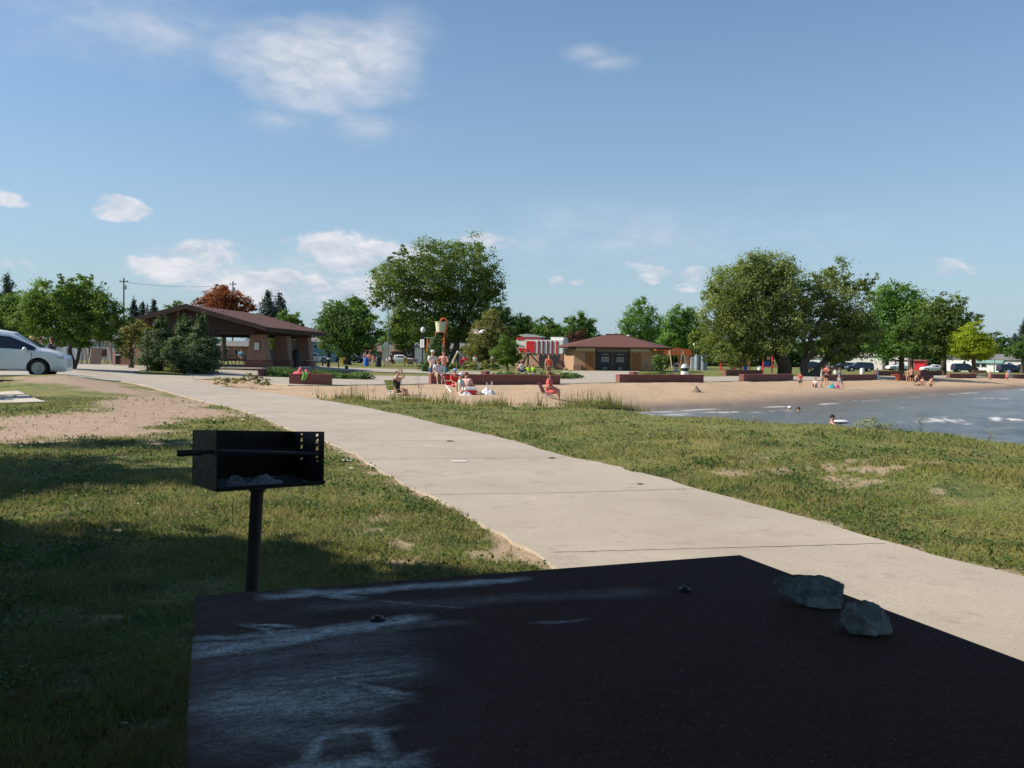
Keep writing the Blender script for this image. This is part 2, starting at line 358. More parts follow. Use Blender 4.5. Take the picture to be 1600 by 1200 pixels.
def masks(X, Y):
    e = (fbm(X, Y, .9, 1.)-.5); e2 = (fbm(X, Y, 3.2, 5.)-.5)
    r = np.hypot(X, Y); amp = np.clip(r/30, .35, 1.)
    s = pdist(X, Y, SAND); sand = np.clip(.5+(s+(e*1.3+e2*.7)*amp)/.5, 0, 1)
    dirt = np.zeros_like(X)
    for D in DIRT:
        dd = pdist(X, Y, D); dirt = np.maximum(dirt, np.clip(.5+(dd+(e*3.0+e2*1.8)*.75)/.9, 0, 1))
    for i, p in enumerate(PATCH):
        sx = p[2]*PY[i]/FOC; sy = p[3]*PY[i]**2/FOC/H
        q = 1-np.hypot((X-PX[i])/sx, (Y-PY[i])/max(sy, .15)); dirt = np.maximum(dirt, np.clip((q*.8+e*1.6+e2*2.6+(fbm(X, Y, 9., 7.)-.5)*2.2-.12)*1.5, 0, .8)*(q > -.6))
    # thin worn strip along the walk
    dp = -pdist(X, Y, PATH); dirt = np.maximum(dirt, np.clip((.17+e2*.55+e*.35-dp)*6, 0, .9)*(dp > -.3))
    return sand, dirt

th = np.concatenate([np.linspace(-math.pi, R(-38), 60, endpoint=False), np.linspace(R(-38), R(38), 460, endpoint=False), np.linspace(R(38), math.pi, 61)])
rr = np.exp(np.linspace(math.log(.35), math.log(3600), 470))
TH, RR = np.meshgrid(th, rr); GX = RR*np.sin(TH); GY = RR*np.cos(TH); GZ = terr(GX, GY)
sand_m, dirt_m = masks(GX, GY)
GZ = GZ+(fbm(GX, GY, 1.3, 9.)-.5)*.05*np.clip(RR/6, 0, 1)*(1-np.clip((RR-60)/60, 0, 1))+sand_m*(fbm(GX, GY, 1.1, 3.)-.5)*.10*(np.clip(RR/15, 0, 1))*(1-np.clip((RR-140)/60, 0, 1))
nr, nt = GX.shape; idx = np.arange(nr*nt).reshape(nr, nt)
Fq = np.stack([idx[:-1, :-1], idx[:-1, 1:], idx[1:, 1:], idx[1:, :-1]], -1).reshape(-1, 4)[:, ::-1]
V = np.stack([GX, GY, GZ], -1).reshape(-1, 3)
# close the small hole below the camera
sm = sand_m.ravel(); fs = sm[Fq].mean(1) > .5

gm = bpy.data.materials.new('ground_cover'); N, L, b = nodes_of(gm)
def nd(t, **k):
    n = N.new(t)
    for a, v in k.items(): setattr(n, a, v)
    return n
def noise_(scale, det=5, rough=.6, vec=None):
    n = nd('ShaderNodeTexNoise'); n.inputs['Scale'].default_value = scale; n.inputs['Detail'].default_value = det; n.inputs['Roughness'].default_value = rough
    L.new(vec or tco.outputs['Object'], n.inputs['Vector']); return n.outputs['Fac']
def mrange(v, a, bb, c=0., d=1.):
    n = nd('ShaderNodeMapRange'); L.new(v, n.inputs[0]); n.inputs[1].default_value = a; n.inputs[2].default_value = bb; n.inputs[3].default_value = c; n.inputs[4].default_value = d; return n.outputs[0]
def mix(f, a, bb):
    n = nd('ShaderNodeMix', data_type='RGBA')
    for k, v in (('Factor', f), ('A', a), ('B', bb)):
        if isinstance(v, (int, float)): n.inputs[k].default_value = v
        elif isinstance(v, tuple): n.inputs[k].default_value = (*v, 1)
        else: L.new(v, n.inputs[k])
    return n.outputs['Result']
def attr(nm):
    n = nd('ShaderNodeAttribute'); n.attribute_name = nm; return n.outputs['Fac']
tco = nd('ShaderNodeTexCoord')
def grasscol():
    g = mix(mrange(noise_(.55, 5), .35, .65), (.270, .275, .060), (.125, .200, .040))
    g = mix(mrange(noise_(2.3, 6), .42, .7), g, (.30, .26, .10))
    return mix(mrange(noise_(1.4, 4, .7), .54, .66), g, (.055, .115, .026))
g = grasscol()
g = mix(mrange(noise_(22, 5), .35, .7), g, (.10, .10, .04)); g = mix(mrange(noise_(60, 3), .55, .75), g, (.3, .26, .15))
d_ = mix(mrange(noise_(3.5, 8, .7), .3, .7), (.34, .235, .165), (.50, .37, .27)); d_ = mix(mrange(noise_(28, 5), .5, .75), d_, (.21, .15, .10))
s_ = mix(mrange(noise_(.35, 6), .3, .7), (.45, .315, .195), (.54, .395, .26)); s_ = mix(mrange(noise_(4.5, 8, .7), .5, .72), s_, (.38, .28, .20)); s_ = mix(mrange(noise_(1.5, 8, .75), .60, .70), s_, (.27, .195, .135)); s_ = mix(mrange(noise_(14, 5, .7), .52, .7, 0, .7), s_, (.29, .21, .145))
sx_ = nd('ShaderNodeSeparateXYZ'); L.new(tco.outputs['Object'], sx_.inputs[0])
wet = mrange(sx_.outputs[2], -.68, -.44, 1., 0.)
s_ = mix(wet, s_, (.20, .155, .13))
col = mix(attr('dirt'), g, d_); col = mix(attr('sand'), col, s_)
L.new(col, b.inputs['Base Color']); b.inputs['Roughness'].default_value = .9; b.inputs['Specular IOR Level'].default_value = .15
bp = nd('ShaderNodeBump'); bp.inputs['Strength'].default_value = .55; bp.inputs['Distance'].default_value = .05; L.new(noise_(9, 8, .7), bp.inputs['Height']); L.new(bp.outputs[0], b.inputs['Normal'])
def ground_obj(name, sel):
    f = Fq[sel]; u, inv = np.unique(f, return_inverse=True); me = fastmesh(name, V[u], inv.reshape(-1, 4), smooth=True)
    for nm, arr in (('sand', sand_m), ('dirt', dirt_m)):
        a = me.attributes.new(nm, 'FLOAT', 'POINT'); a.data.foreach_set('value', arr.ravel()[u].astype(np.float32))
    return tag(link(name, me, gm), kind='structure')
ground_obj('lawn', ~fs); ground_obj('beach_sand', fs)

def sheet(name, P, mt, off, spacing=None, drop=.08, kind='structure'):
    """sheet over the terrain with a folded-down rim"""
    P = np.asarray(P); pts = []
    n = len(P)
    for i in range(n):
        a, c = P[i], P[(i+1) % n]; L_ = np.hypot(*(c-a)); st = spacing or max(.35, .03*np.hypot(*a)); k = max(1, int(L_/st))
        for j in range(k): pts.append(a+(c-a)*j/k)
    B = np.array(pts); nb = len(B)
    Xmin, Ymin = B.min(0); Xmax, Ymax = B.max(0); inner = []
    ys = Ymin
    while ys < Ymax:
        st = max(.4, .035*abs(ys)) if not spacing else spacing
        xs = np.arange(Xmin, Xmax, st); q = np.stack([xs, np.full_like(xs, ys)], 1); ys += st
        if len(q): inner.append(q[pdist(q[:, 0], q[:, 1], B) > st*.4])
    I = np.concatenate(inner) if inner else np.zeros((0, 2))
    allp = np.concatenate([B, I])
    r = delaunay_2d_cdt([Vector(p) for p in allp], [(i, (i+1) % nb) for i in range(nb)], [list(range(nb))], 1, 1e-6)
    vo = np.array([tuple(v) for v in r[0]]); Z = terr(vo[:, 0], vo[:, 1])+off+.0004*np.hypot(vo[:, 0], vo[:, 1])
    mb = MB(); mb.v = [(x, y, z) for (x, y), z in zip(vo, Z)]; mb.f = [tuple(f) for f in r[2]]
    bm = bmesh.new(); me = bpy.data.meshes.new(name); me.from_pydata(mb.v, [], mb.f); bm.from_mesh(me)
    for f in bm.faces:
        if f.normal.z < 0: f.normal_flip()
    ed = [e for e in bm.edges if len(e.link_faces) == 1]
    ret = bmesh.ops.extrude_edge_only(bm, edges=ed)
    for v in ret['geom']:
        if isinstance(v, bmesh.types.BMVert): v.co.z -= drop
    bm.to_mesh(me); bm.free()
    return tag(link(name, me, mt), kind=kind)

# concrete with saw joints across the walk
cm = bpy.data.materials.new('walk_concrete'); N, L, b = nodes_of(cm); tco = nd('ShaderNodeTexCoord')
c = mix(mrange(noise_(.45, 8, .7), .35, .65), (.375, .325, .265), (.51, .45, .375)); c = mix(mrange(noise_(55, 4, .7), .35, .7), c, (.36, .31, .245)); c = mix(mrange(noise_(150, 2, .5), .6, .75), c, (.60, .54, .45))
c = mix(mrange(noise_(1.3, 9, .8), .54, .68), c, (.31, .265, .21)); c = mix(mrange(noise_(3.3, 9, .85), .62, .74, 0, .8), c, (.24, .205, .16)); c = mix(mrange(noise_(.9, 6, .7), .62, .74, 0, .7), c, (.57, .47, .35)); L.new(c, b.inputs['Base Color']); b.inputs['Roughness'].default_value = .9; b.inputs['Specular IOR Level'].default_value = .15
bp = nd('ShaderNodeBump'); bp.inputs['Strength'].default_value = .25; bp.inputs['Distance'].default_value = .004; L.new(noise_(120, 3), bp.inputs['Height']); L.new(bp.outputs[0], b.inputs['Normal'])
def jag(P, amp, lo=4., hi=60.):
    """break a smooth outline up where grass eats into it"""
    out = []
    for i in range(len(P)):
        a, c_ = P[i], P[(i+1) % len(P)]; L_ = np.hypot(*(c_-a)); k = max(1, int(L_/max(.16, .02*np.hypot(*a)))) if np.hypot(*a) < hi else 1
        t = (c_-a)/(L_+1e-9); nn = np.array([-t[1], t[0]])
        for j in range(k):
            q = a+(c_-a)*j/k; out.append(q+nn*(fbm(np.array([q[0]]), np.array([q[1]]), 2.5, 4.)[0]-.5)*amp)
    return np.array(out)
sheet('footpath', jag(PATH, .16), cm, .02, drop=.05)
sheet('plaza', PLAZA, cm, .012)
sheet('sidewalk', SIDE, cm, .03)
sheet('parking_lot', PARK, mat('lot_asphalt', (.42, .38, .32), .9, .2, 2), .015)
sheet('table_pad', SLAB, mat('pad_concrete', (.52, .46, .38), .9, .2, 3), .03)
# joints: thin dark grooves filled with dirt, every few metres
jm = mat('joint_dirt', (.22, .19, .15), .95, .3, 20)
jmb = MB(); 
for a, c_ in [((865,868),(1235,858)),((672,776.5),(960,771)),((565,721),(800,718)),((515,690.5),(690,691)),((440,668),(640,668)),((392,647),(560,648.5))]:
    X, Y, ok = G([a[0], c_[0]], [a[1], c_[1]]); k = 26; dv = np.array([X[1]-X[0], Y[1]-Y[0]]); dv /= np.hypot(*dv); q = np.array([X[0], Y[0]]); tt_ = np.arange(0, 14, .03); ins = pdist(q[0]+dv[0]*tt_, q[1]+dv[1]*tt_, PATH) > .04; last = tt_[np.where(ins)[0].max()] if ins.any() else 1; X[1], Y[1] = q+dv*last
    pts = []
    for j in range(k+1):
        x = X[0]+(X[1]-X[0])*j/k; y = Y[0]+(Y[1]-Y[0])*j/k+.01*math.sin(j*2.1); pts.append(Vector((x, y, float(terr(np.array([x]), np.array([y]))[0])+.0235+.0004*math.hypot(x, y))))
    for j in range(k):
        p, q = pts[j], pts[j+1]; w = .0045+.003*random.random(); n = Vector((0, w, 0))
        jmb.add([p-n, q-n, q+n, p+n], [(0, 1, 2, 3)])
tag(jmb.build('path_joints', jm), kind='structure')

# ---------------------------------------------------------------- lake
WL = -.75
wth = np.linspace(R(4), R(72), 620); wr = np.exp(np.linspace(math.log(11), math.log(190), 420))
TH2, RR2 = np.meshgrid(wth, wr); WX = RR2*np.sin(TH2); WY = RR2*np.cos(TH2); bed = terr(WX, WY); dep = WL-bed
att = np.clip(dep/.9, .06, 1)
Z = np.zeros_like(WX); crest = np.zeros_like(WX)
wrp = (fbm(WX, WY, .12, 2.)-.5)*5
for ang, lam, amp, ph in [(118, 6.5, .13, 0.), (104, 4.1, .075, 1.3), (135, 3.0, .05, 2.1), (95, 1.7, .026, .4), (150, 1.25, .018, 3.), (70, .9, .011, 1.)]:
    k = 2*math.pi/lam; u = (WX*math.cos(R(ang))+WY*math.sin(R(ang))+wrp*(lam/6.5))*k+ph
    s = np.sin(u); w = amp*(1.6*(((s+1)/2)**1.8)-.6); Z += w
    if lam > 4: crest += np.clip(s, 0, 1)**3*(amp/.13)
mod = fbm(WX, WY, .16, 6., 3)
foam = np.clip((crest*.66+(mod-.5)*1.7-.64)*3.4, 0, 1)*np.clip(fbm(WX, WY, 3.2, 8., 3)*5.0-2.2, 0, 1)
shore = np.clip(1-np.abs(dep-.10-.05*fbm(WX, WY, .5, 3.))/.03, 0, 1)*np.clip(fbm(WX, WY, .5, 11., 3)*4-1.9, 0, 1)
foam = foam*np.clip(fbm(WX, WY, .9, 14., 3)*5-2.2, 0, 1)
foam = np.maximum(foam*np.clip(dep/.25, 0, 1)*.8, shore*.75)
Z = Z*att+foam*.04+WL
keep = dep > -.25
nr, nt = WX.shape; idx = np.arange(nr*nt).reshape(nr, nt); Fw = np.stack([idx[:-1, :-1], idx[:-1, 1:], idx[1:, 1:], idx[1:, :-1]], -1).reshape(-1, 4)[:, ::-1]
Fw = Fw[keep.ravel()[Fw].any(1)]; u, inv = np.unique(Fw, return_inverse=True)
me = fastmesh('lake_water', np.stack([WX, WY, Z], -1).reshape(-1, 3)[u], inv.reshape(-1, 4), smooth=True)
for nm, arr in (('foam', foam), ('depth', dep)):
    a = me.attributes.new(nm, 'FLOAT', 'POINT'); a.data.foreach_set('value', arr.ravel()[u].astype(np.float32))
wm = bpy.data.materials.new('lake_water'); N, L, b = nodes_of(wm); tco = nd('ShaderNodeTexCoord')
c = mix(mrange(attr('depth'), .0, .6), (.19, .15, .12), (.15, .155, .14)); c = mix(mrange(attr('depth'), .8, 1.4), c, (.11, .122, .122)); c = mix(attr('foam'), c, (.8, .8, .8))
L.new(c, b.inputs['Base Color']); L.new(mrange(attr('foam'), 0, .5, .26, .9), b.inputs['Roughness']); b.inputs['IOR'].default_value = 1.33
bp = nd('ShaderNodeBump'); bp.inputs['Strength'].default_value = .9; bp.inputs['Distance'].default_value = .07; L.new(noise_(3.5, 7), bp.inputs['Height']); L.new(bp.outputs[0], b.inputs['Normal'])
tag(link('lake_water', me, wm), kind='structure')

# ---------------------------------------------------------------- grass
gb = bpy.data.materials.new('grass_blades'); N, L, b = nodes_of(gb); tco = nd('ShaderNodeTexCoord')
g = grasscol(); g = mix(mrange(attr('tint'), .0, 1., 0, .8), g, (.33, .28, .12))
ge = nd('ShaderNodeNewGeometry'); va = nd('ShaderNodeVectorMath', operation='MULTIPLY_ADD'); L.new(ge.outputs['Normal'], va.inputs[0]); va.inputs[1].default_value = (.45, .45, .45); va.inputs[2].default_value = (0, 0, .8)
vn = nd('ShaderNodeVectorMath', operation='NORMALIZE'); L.new(va.outputs[0], vn.inputs[0]); L.new(vn.outputs[0], b.inputs['Normal'])
L.new(g, b.inputs['Base Color']); b.inputs['Roughness'].default_value = .6; b.inputs['Specular IOR Level'].default_value = .2
tr = nd('ShaderNodeBsdfTranslucent'); L.new(g, tr.inputs[0]); ms = nd('ShaderNodeMixShader'); ms.inputs[0].default_value = .35; L.new(b.outputs[0], ms.inputs[1]); L.new(tr.outputs[0], ms.inputs[2]); L.new(ms.outputs[0], N['Material Output'].inputs[0])
def blades(name, n, pxr, pyr, hgt, wid, accept, mt, lean=.45, pw=1., tintp=2.5):
    px = rng.uniform(*pxr, n); py = pyr[0]+(pyr[1]-pyr[0])*rng.random(n)**pw
    X, Y, ok = G(px, py); ok &= ~np.isnan(X); X, Y = X[ok], Y[ok]
    a = accept(X, Y); k = rng.random(len(X)) < a; X, Y = X[k], Y[k]; n = len(X); r = np.hypot(X, Y)
    Zb = terr(X, Y)+(fbm(X, Y, 1.3, 9.)-.5)*.05-.004
    h = hgt(X, Y, r)*rng.uniform(.5, 1.3, n); w = wid(r); ang = rng.uniform(0, 2*math.pi, n); la = rng.uniform(0, 2*math.pi, n); ll = lean*h*rng.random(n)
    ux, uy = np.cos(ang)*w/2, np.sin(ang)*w/2
    v = np.empty((n, 3, 3)); v[:, 0] = np.stack([X-ux, Y-uy, Zb], 1); v[:, 1] = np.stack([X+ux, Y+uy, Zb], 1); v[:, 2] = np.stack([X+np.cos(la)*ll, Y+np.sin(la)*ll, Zb+h], 1)
    t = np.repeat(rng.random(n)**tintp, 3)
    me = fastmesh(name, v.reshape(-1, 3), np.arange(n*3).reshape(-1, 3), t); o = link(name, me, mt); tag(o, kind='stuff'); return o
EXC = [PATH, PLAZA, SIDE, PARK, SLAB]
def lawn_ok(X, Y):
    s, d = masks(X, Y); a = np.clip(1-s*1.6, 0, 1)*np.clip(1.02-d*1.15, .03, 1)
    for E_ in EXC: a[pdist(X, Y, E_) > .02] = 0
    a *= .45+.55*np.clip(fbm(X, Y, 1.4, 21.)*3-.8, 0, 1)
    return a
def hg(X, Y, r): return (.018+.034*np.clip(fbm(X, Y, 1.1, 21.)*2.4-.7, 0, 1))*np.clip(1.1+r/60, 1, 1.5)
o = blades('lawn_grass', 940000, (-800, 1900), (622, 1500), hg, lambda r: .0045+.0010*r, lawn_ok, gb, pw=1.6, lean=1.5)
tag(o, 'short trampled green and straw coloured grass beside the walk', 'grass')
tall = leafmat('tall_weed', (.14, .15, .055), (.36, .31, .17), .4)
def fringe(X, Y):
    s = pdist(X, Y, SAND); px, py = proj(np.stack([X, Y, terr(X, Y)], 1)); far = px > 1000; a = np.exp(-((s-.1+.45*far)/np.where(far, .8, .6))**2)*np.where(far, 1.7, 1.)
    a *= np.clip(fbm(X, Y, 1.1, 31., 3)*3.6-1.2, 0, 1)*np.where((px > 840) & (px < 970), 3., 1.)*np.clip((px-470)/60, 0, 1)
    a[pdist(X, Y, PATH) > -.3] = 0
    return a
o = blades('beach_grass', 400000, (460, 1700), (612, 706), lambda X, Y, r: .10+.26*fbm(X, Y, .5, 33.)**2+.5*rng.random(len(X))**7, lambda r: .007+.0007*r, fringe, tall, lean=.35, pw=1.)
tag(o, 'tall seedy beach grass between the lawn and the sand', 'grass')
# ---------------------------------------------------------------- trees
BARK = mat('bark_grey_brown', (.085, .066, .05), .95, .35, 9, bump=.8)
BARKL = mat('bark_pale', (.16, .135, .105), .95, .3, 9, bump=.8)
LEAF = dict(
    maple=leafmat('leaf_maple', (0.045, 0.095, 0.023), (0.170, 0.271, 0.063)),
    locust=leafmat('leaf_locust', (.050, .095, .018), (.200, .310, .060)),
    cotton=leafmat('leaf_cottonwood', (.050, .085, .025), (.235, .310, .085)),
    willow=leafmat('leaf_willow', (.072, .105, .034), (.290, .345, .105)),
    bright=leafmat('leaf_bright', (0.056, 0.124, 0.027), (0.192, 0.350, 0.068)),
    dark=leafmat('leaf_dark', (0.032, 0.068, 0.023), (0.101, 0.181, 0.054)),
    olive=leafmat('leaf_olive', (0.090, 0.101, 0.037), (0.316, 0.294, 0.101)),
    red=leafmat('leaf_red', (0.146, 0.044, 0.022), (0.421, 0.137, 0.048), .3),
    redgreen=leafmat('leaf_maroon', (0.056, 0.022, 0.022), (0.135, 0.051, 0.038), .3),
    yellow=leafmat('leaf_yellow_green', (0.220, 0.280, 0.020), (0.450, 0.520, 0.050), .5),
    spruce=leafmat('needle_spruce', (0.016, 0.031, 0.023), (0.044, 0.075, 0.055), .1),
    juniper=leafmat('needle_juniper', (.046, .078, .034), (.150, .215, .088), .15),
    hedge=leafmat('leaf_low_juniper', (0.040, 0.082, 0.023), (0.159, 0.249, 0.054), .2),
    sage=leafmat('leaf_sage', (0.160, 0.180, 0.100), (0.420, 0.440, 0.340), .3))
def leaf_cloud(lobes, size, kcov=2.6, clump=.17, shell=.5, flat=.0, up=.25, droop=0., maxn=26000, seed=0):
    """lobes: (x,y,z,rx,ry,rz). Leaf-sprays gathered in clumps spread through the lobes; returns verts, faces, tint"""
    g = np.random.default_rng(seed+11); Lb = np.array(lobes, float); P = []; T = []; Nn = []
    area = (Lb[:, 3]*Lb[:, 5]); ntot = min(int(maxn*1.7), int(1.9*kcov*math.pi*area.sum()/(size*size*.55))); w = area/area.sum()
    for l, wi in zip(Lb, w):
        n = max(30, int(ntot*wi)); K = max(7, int(n/48)); R_ = l[3:6]
        dr = g.normal(size=(K, 3)); dr /= np.linalg.norm(dr, axis=1)[:, None]; rad = shell+(1.02-shell)*g.random(K)**.6
        cc_ = dr*rad[:, None]; ct = g.random(K)
        ci = g.integers(0, K, n); cs = clump*1.15*g.uniform(.5, 1.5, K)
        p = cc_[ci]+g.normal(size=(n, 3))*cs[ci][:, None]*np.array([1, 1, .65]); 
        if droop: p[:, 2] -= droop*np.abs(g.normal(size=n))*np.clip(np.hypot(p[:, 0], p[:, 1]), 0, 1)
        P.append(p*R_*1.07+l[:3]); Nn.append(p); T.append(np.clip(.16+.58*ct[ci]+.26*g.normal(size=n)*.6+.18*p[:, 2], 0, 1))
    P = np.concatenate(P); Nn = np.concatenate(Nn); T = np.concatenate(T); n = len(P)
    nn = Nn/np.maximum(np.linalg.norm(Nn, axis=1), .01)[:, None]*.9+g.normal(size=(n, 3))*.5+np.array([0, 0, up]); nn /= np.linalg.norm(nn, axis=1)[:, None]
    a = np.cross(nn, g.normal(size=(n, 3))); a /= np.linalg.norm(a, axis=1)[:, None]; b_ = np.cross(nn, a); s = size*g.uniform(.45, 1.15, n)[:, None]
    v = np.stack([P-a*s*.62, P-b_*s*.45+a*s*.1, P+a*s*.62, P+b_*s*.45-a*s*.08], 1).reshape(-1, 3)
    return v, np.arange(4*n).reshape(-1, 4), np.repeat(T, 4)
def limb(mb, a, b_, r0, r1, wob=.06, n=5, sides=7, rnd=random):
    a = Vector(a); b_ = Vector(b_); L_ = (b_-a).length; pts = []
    for i in range(n+1):
        t = i/n; p = a.lerp(b_, t); p += Vector((rnd.uniform(-1, 1), rnd.uniform(-1, 1), rnd.uniform(-.4, .8)))*L_*wob*math.sin(math.pi*t); pts.append(p)
    mb.tube(pts, [r0+(r1-r0)*(i/n)**.8 for i in range(n+1)], sides)
def tree(label, px, d, circles, leaf, trunk_r=.35, cat='tree', name='tree', bark=None, size_px=3.3, kcov=2.6, depth=.75, group=None, trunks=None, lowfork=.25, seed=1, clump=.17, shell=.5, droop=0., zsq=1., nlimb=9, maxn=26000, gz=None):
    """circles: crown outline read as (px, py, r px[, depth shift]) -> lobes of real size at real distance"""
    rnd = random.Random(seed); g = base(px, d)
    t = thing(name, label, cat, g, 0, group); lobes = []
    R_ = max(c[2] for c in circles)*S(d)
    span = (max(c[0]+c[2] for c in circles)-min(c[0]-c[2] for c in circles))*S(d)/2
    for c in circles:
        dy = c[3] if len(c) > 3 else rnd.uniform(-1, 1)*max(0, span*depth-c[2]*S(d))
        w = Wp(c[0], c[1], d); r = c[2]*S(d)
        lobes.append((w[0]-g.x, dy, w[2]-g.z, r, r*1.05, r*zsq))
        if len(c) <= 3 and c[2]*S(d) < span*.6:
            lobes.append((w[0]-g.x+rnd.uniform(-.3, .3)*r, -dy*.8+rnd.uniform(-.3, .3)*r, w[2]-g.z-.15*r, r*.8, r*.8, r*.75*zsq))
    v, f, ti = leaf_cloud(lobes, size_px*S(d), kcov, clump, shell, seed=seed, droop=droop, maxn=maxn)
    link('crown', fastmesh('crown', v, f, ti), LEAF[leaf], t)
    mb = MB(); cz_ = np.mean([l[2] for l in lobes]); zmin = min(l[2]-l[5] for l in lobes); top = max(l[2] for l in lobes)
    fk = Vector((0, 0, max(.8, zmin+lowfork*(cz_-zmin)))) if trunks is None else None
    if trunks is None:
        mb.tube([(0, 0, -.15), (0, 0, .25), (rnd.uniform(-.1, .1), 0, fk.z*.5), fk], [trunk_r*1.35, trunk_r*1.05, trunk_r*.9, trunk_r*.8], 10); starts = [(fk, trunk_r*.62)]
        limb(mb, fk, (0, 0, top*.86), trunk_r*.75, trunk_r*.15, .05, 6, 8, rnd)
    else:
        starts = []
        for (bx, tpx, tpy, tr) in trunks:
            q = Wp(tpx, tpy, d); e = Vector((q[0]-g.x, rnd.uniform(-1, 1)*span*.25, q[2]-g.z)); s0 = Vector((bx, 0, -.1))
            limb(mb, s0, e, tr*1.1, tr*.55, .07, 6, 9, rnd); starts.append((e, tr*.55))
    ls = sorted(lobes, key=lambda l: -l[3])[:nlimb]
    for l in ls:
        s0, r0 = min(starts, key=lambda q: (q[0]-Vector(l[:3])).length); s1 = s0 if trunks or rnd.random() < .5 else s0.lerp(Vector((0, 0, top*.8)), rnd.uniform(0, .4))
        e = Vector(l[:3]); limb(mb, s1, e, r0*.75, r0*.2, .08, 5, 6, rnd)
        for k in range(3):
            e2 = e+Vector((rnd.uniform(-1, 1)*l[3], rnd.uniform(-1, 1)*l[4], rnd.uniform(-.1, 1)*l[5]))*.75; limb(mb, e.lerp(s1, .25), e2, r0*.28, r0*.07, .1, 4, 5, rnd)
    mb.build('trunk', bark or BARK, t, smooth=True)
    return t
def conifer(label, px, d, ytop, ybot, halfw, leaf='spruce', size_px=2.4, seed=1, group=None, name='spruce_tree', cat='tree', trunk=.16):
    g = base(px, d); rnd = random.Random(seed); t = thing(name, label, cat, g, 0, group); zt = Wp(px, ytop, d)[2]-g.z; zb = max(.3, Wp(px, ybot, d)[2]-g.z); hw = halfw*S(d); lobes = []
    k = 11
    for i in range(k):
        f = i/(k-1); z = zb+(zt-zb)*f*.97; r = hw*1.25*(1-f)**.7+.08*hw; m_ = max(4, int(11*(1-f))+3)
        for j in range(m_):
            a = rnd.uniform(0, 6.28); rr_ = r*rnd.uniform(.3, .75); lobes.append((rr_*math.cos(a), rr_*math.sin(a), z-.12*r, r*.5+.1*hw, r*.5+.1*hw, (zt-zb)*.07+r*.12))
    lobes.append((0, 0, zt-.3*hw, hw*.2, hw*.2, hw*.6))
    v, f, ti = leaf_cloud(lobes, size_px*S(d), 2.6, .35, .1, seed=seed, up=.5, maxn=12000); link('crown', fastmesh('crown', v, f, ti), LEAF[leaf], t)
    MB().tube([(0, 0, -.1), (0, 0, zt*.92)], [trunk, trunk*.15], 8).build('trunk', BARK, t, smooth=True); return t
# big trees -------------------------------------------------
tree('tall spreading cottonwood behind the bucket tower, widest crown left of the small building', 690, 118,
     [(620,432,26),(600,428,20),(612,455,28),(600,470,16),(645,420,30),(668,400,26),(700,396,24),(735,398,26),(760,412,22),(765,440,24),(770,465,18),(745,450,32),(715,430,34),(680,440,36),(650,462,32),(690,475,36),(730,482,34),(762,490,20),(640,490,26),(660,505,30),(700,508,30),(735,512,26),(755,515,20),(628,505,18),(622,410,12),(640,400,10),(592,450,12)],
     'cotton', .55, seed=3, size_px=3.0, kcov=1.75, trunks=[(-1.2,655,505,.5),(.2,692,470,.6),(.9,735,480,.5)], lowfork=.2, nlimb=14, clump=.15, maxn=44000, name='cottonwood_tree')
tree('large willow on the left of the pair above the beach wall', 1232, 88,
     [(1185,428,36),(1150,440,34),(1125,452,26),(1212,420,32),(1172,412,22),(1230,415,14),(1150,475,40),(1118,490,28),(1190,465,44),(1225,455,30),(1140,515,34),(1110,530,24),(1175,510,42),(1215,500,36),(1160,545,26),(1125,552,18),(1195,540,24),(1240,480,26),(1236,520,20)],
     'willow', .7, seed=5, size_px=3.1, kcov=2.0, trunks=[(-.4,1222,520,.62),(-.6,1200,480,.5)], nlimb=12, droop=.12, clump=.15, maxn=44000, name='willow_tree')
tree('willow leaning right beside the larger willow, pale bare limb showing', 1252, 90,
     [(1300,425,20),(1285,432,14),(1318,440,18),(1345,452,14),(1350,436,9),(1340,444,10),(1262,450,24),(1290,468,30),(1322,475,32),(1345,500,28),(1310,510,32),(1275,500,28),(1340,535,26),(1300,545,22),(1360,520,20),(1320,552,18),(1265,530,18),(1280,552,12)],
     'willow', .5, seed=8, size_px=3.1, kcov=1.8, trunks=[(.2,1288,470,.34),(.9,1330,520,.4),(.5,1262,500,.3)], bark=BARKL, nlimb=10, droop=.12, clump=.15, maxn=40000, name='willow_tree')
tree('bright green tree just right of the willows', 1408, 128, [(1395,462,24),(1380,475,24),(1420,472,24),(1440,485,18),(1385,505,32),(1420,505,34),(1400,535,30),(1435,530,22),(1375,535,24),(1455,470,8)], 'bright', .4, seed=11, nlimb=8)
tree('dark green tree leaning right behind the yellow green tree', 1474, 122, [(1470,480,20),(1490,482,18),(1450,490,20),(1505,495,15),(1470,508,28),(1497,512,18),(1455,525,22),(1485,530,18),(1515,500,9),(1470,545,16),(1447,545,14)], 'cotton', .42, seed=12, nlimb=8)
tree('tree with a twin trunk and thin crown left of the dark leaning tree', 1423, 116, [(1430,505,20),(1445,520,16),(1412,520,18),(1426,540,18),(1405,545,12),(1440,550,10)], 'maple', .38, seed=13, nlimb=5)
tree('yellow green maple with a neat rounded crown', 1520, 114, [(1516,513,12),(1511,525,16),(1528,527,15),(1503,539,16),(1520,541,19),(1537,541,15),(1497,549,11),(1514,551,13),(1530,552,14),(1544,548,11)], 'yellow', .3, seed=14, size_px=2.2, kcov=3.2, zsq=.9, name='maple_tree')
tree('short dark green tree at the far right edge', 1597, 158, [(1590,545,14),(1603,540,16),(1612,548,16),(1582,550,8)], 'maple', .3, seed=15, nlimb=4)
tree('hazy dark tree right of the yellow green maple', 1562, 260, [(1552,528,12),(1565,534,12),(1556,545,12),(1572,545,10),(1583,552,8)], 'dark', .35, seed=16, nlimb=3)
conifer('dark spruce at the right edge, the shorter of two', 1583, 255, 524, 566, 11, seed=17, group='conifers at the right edge')
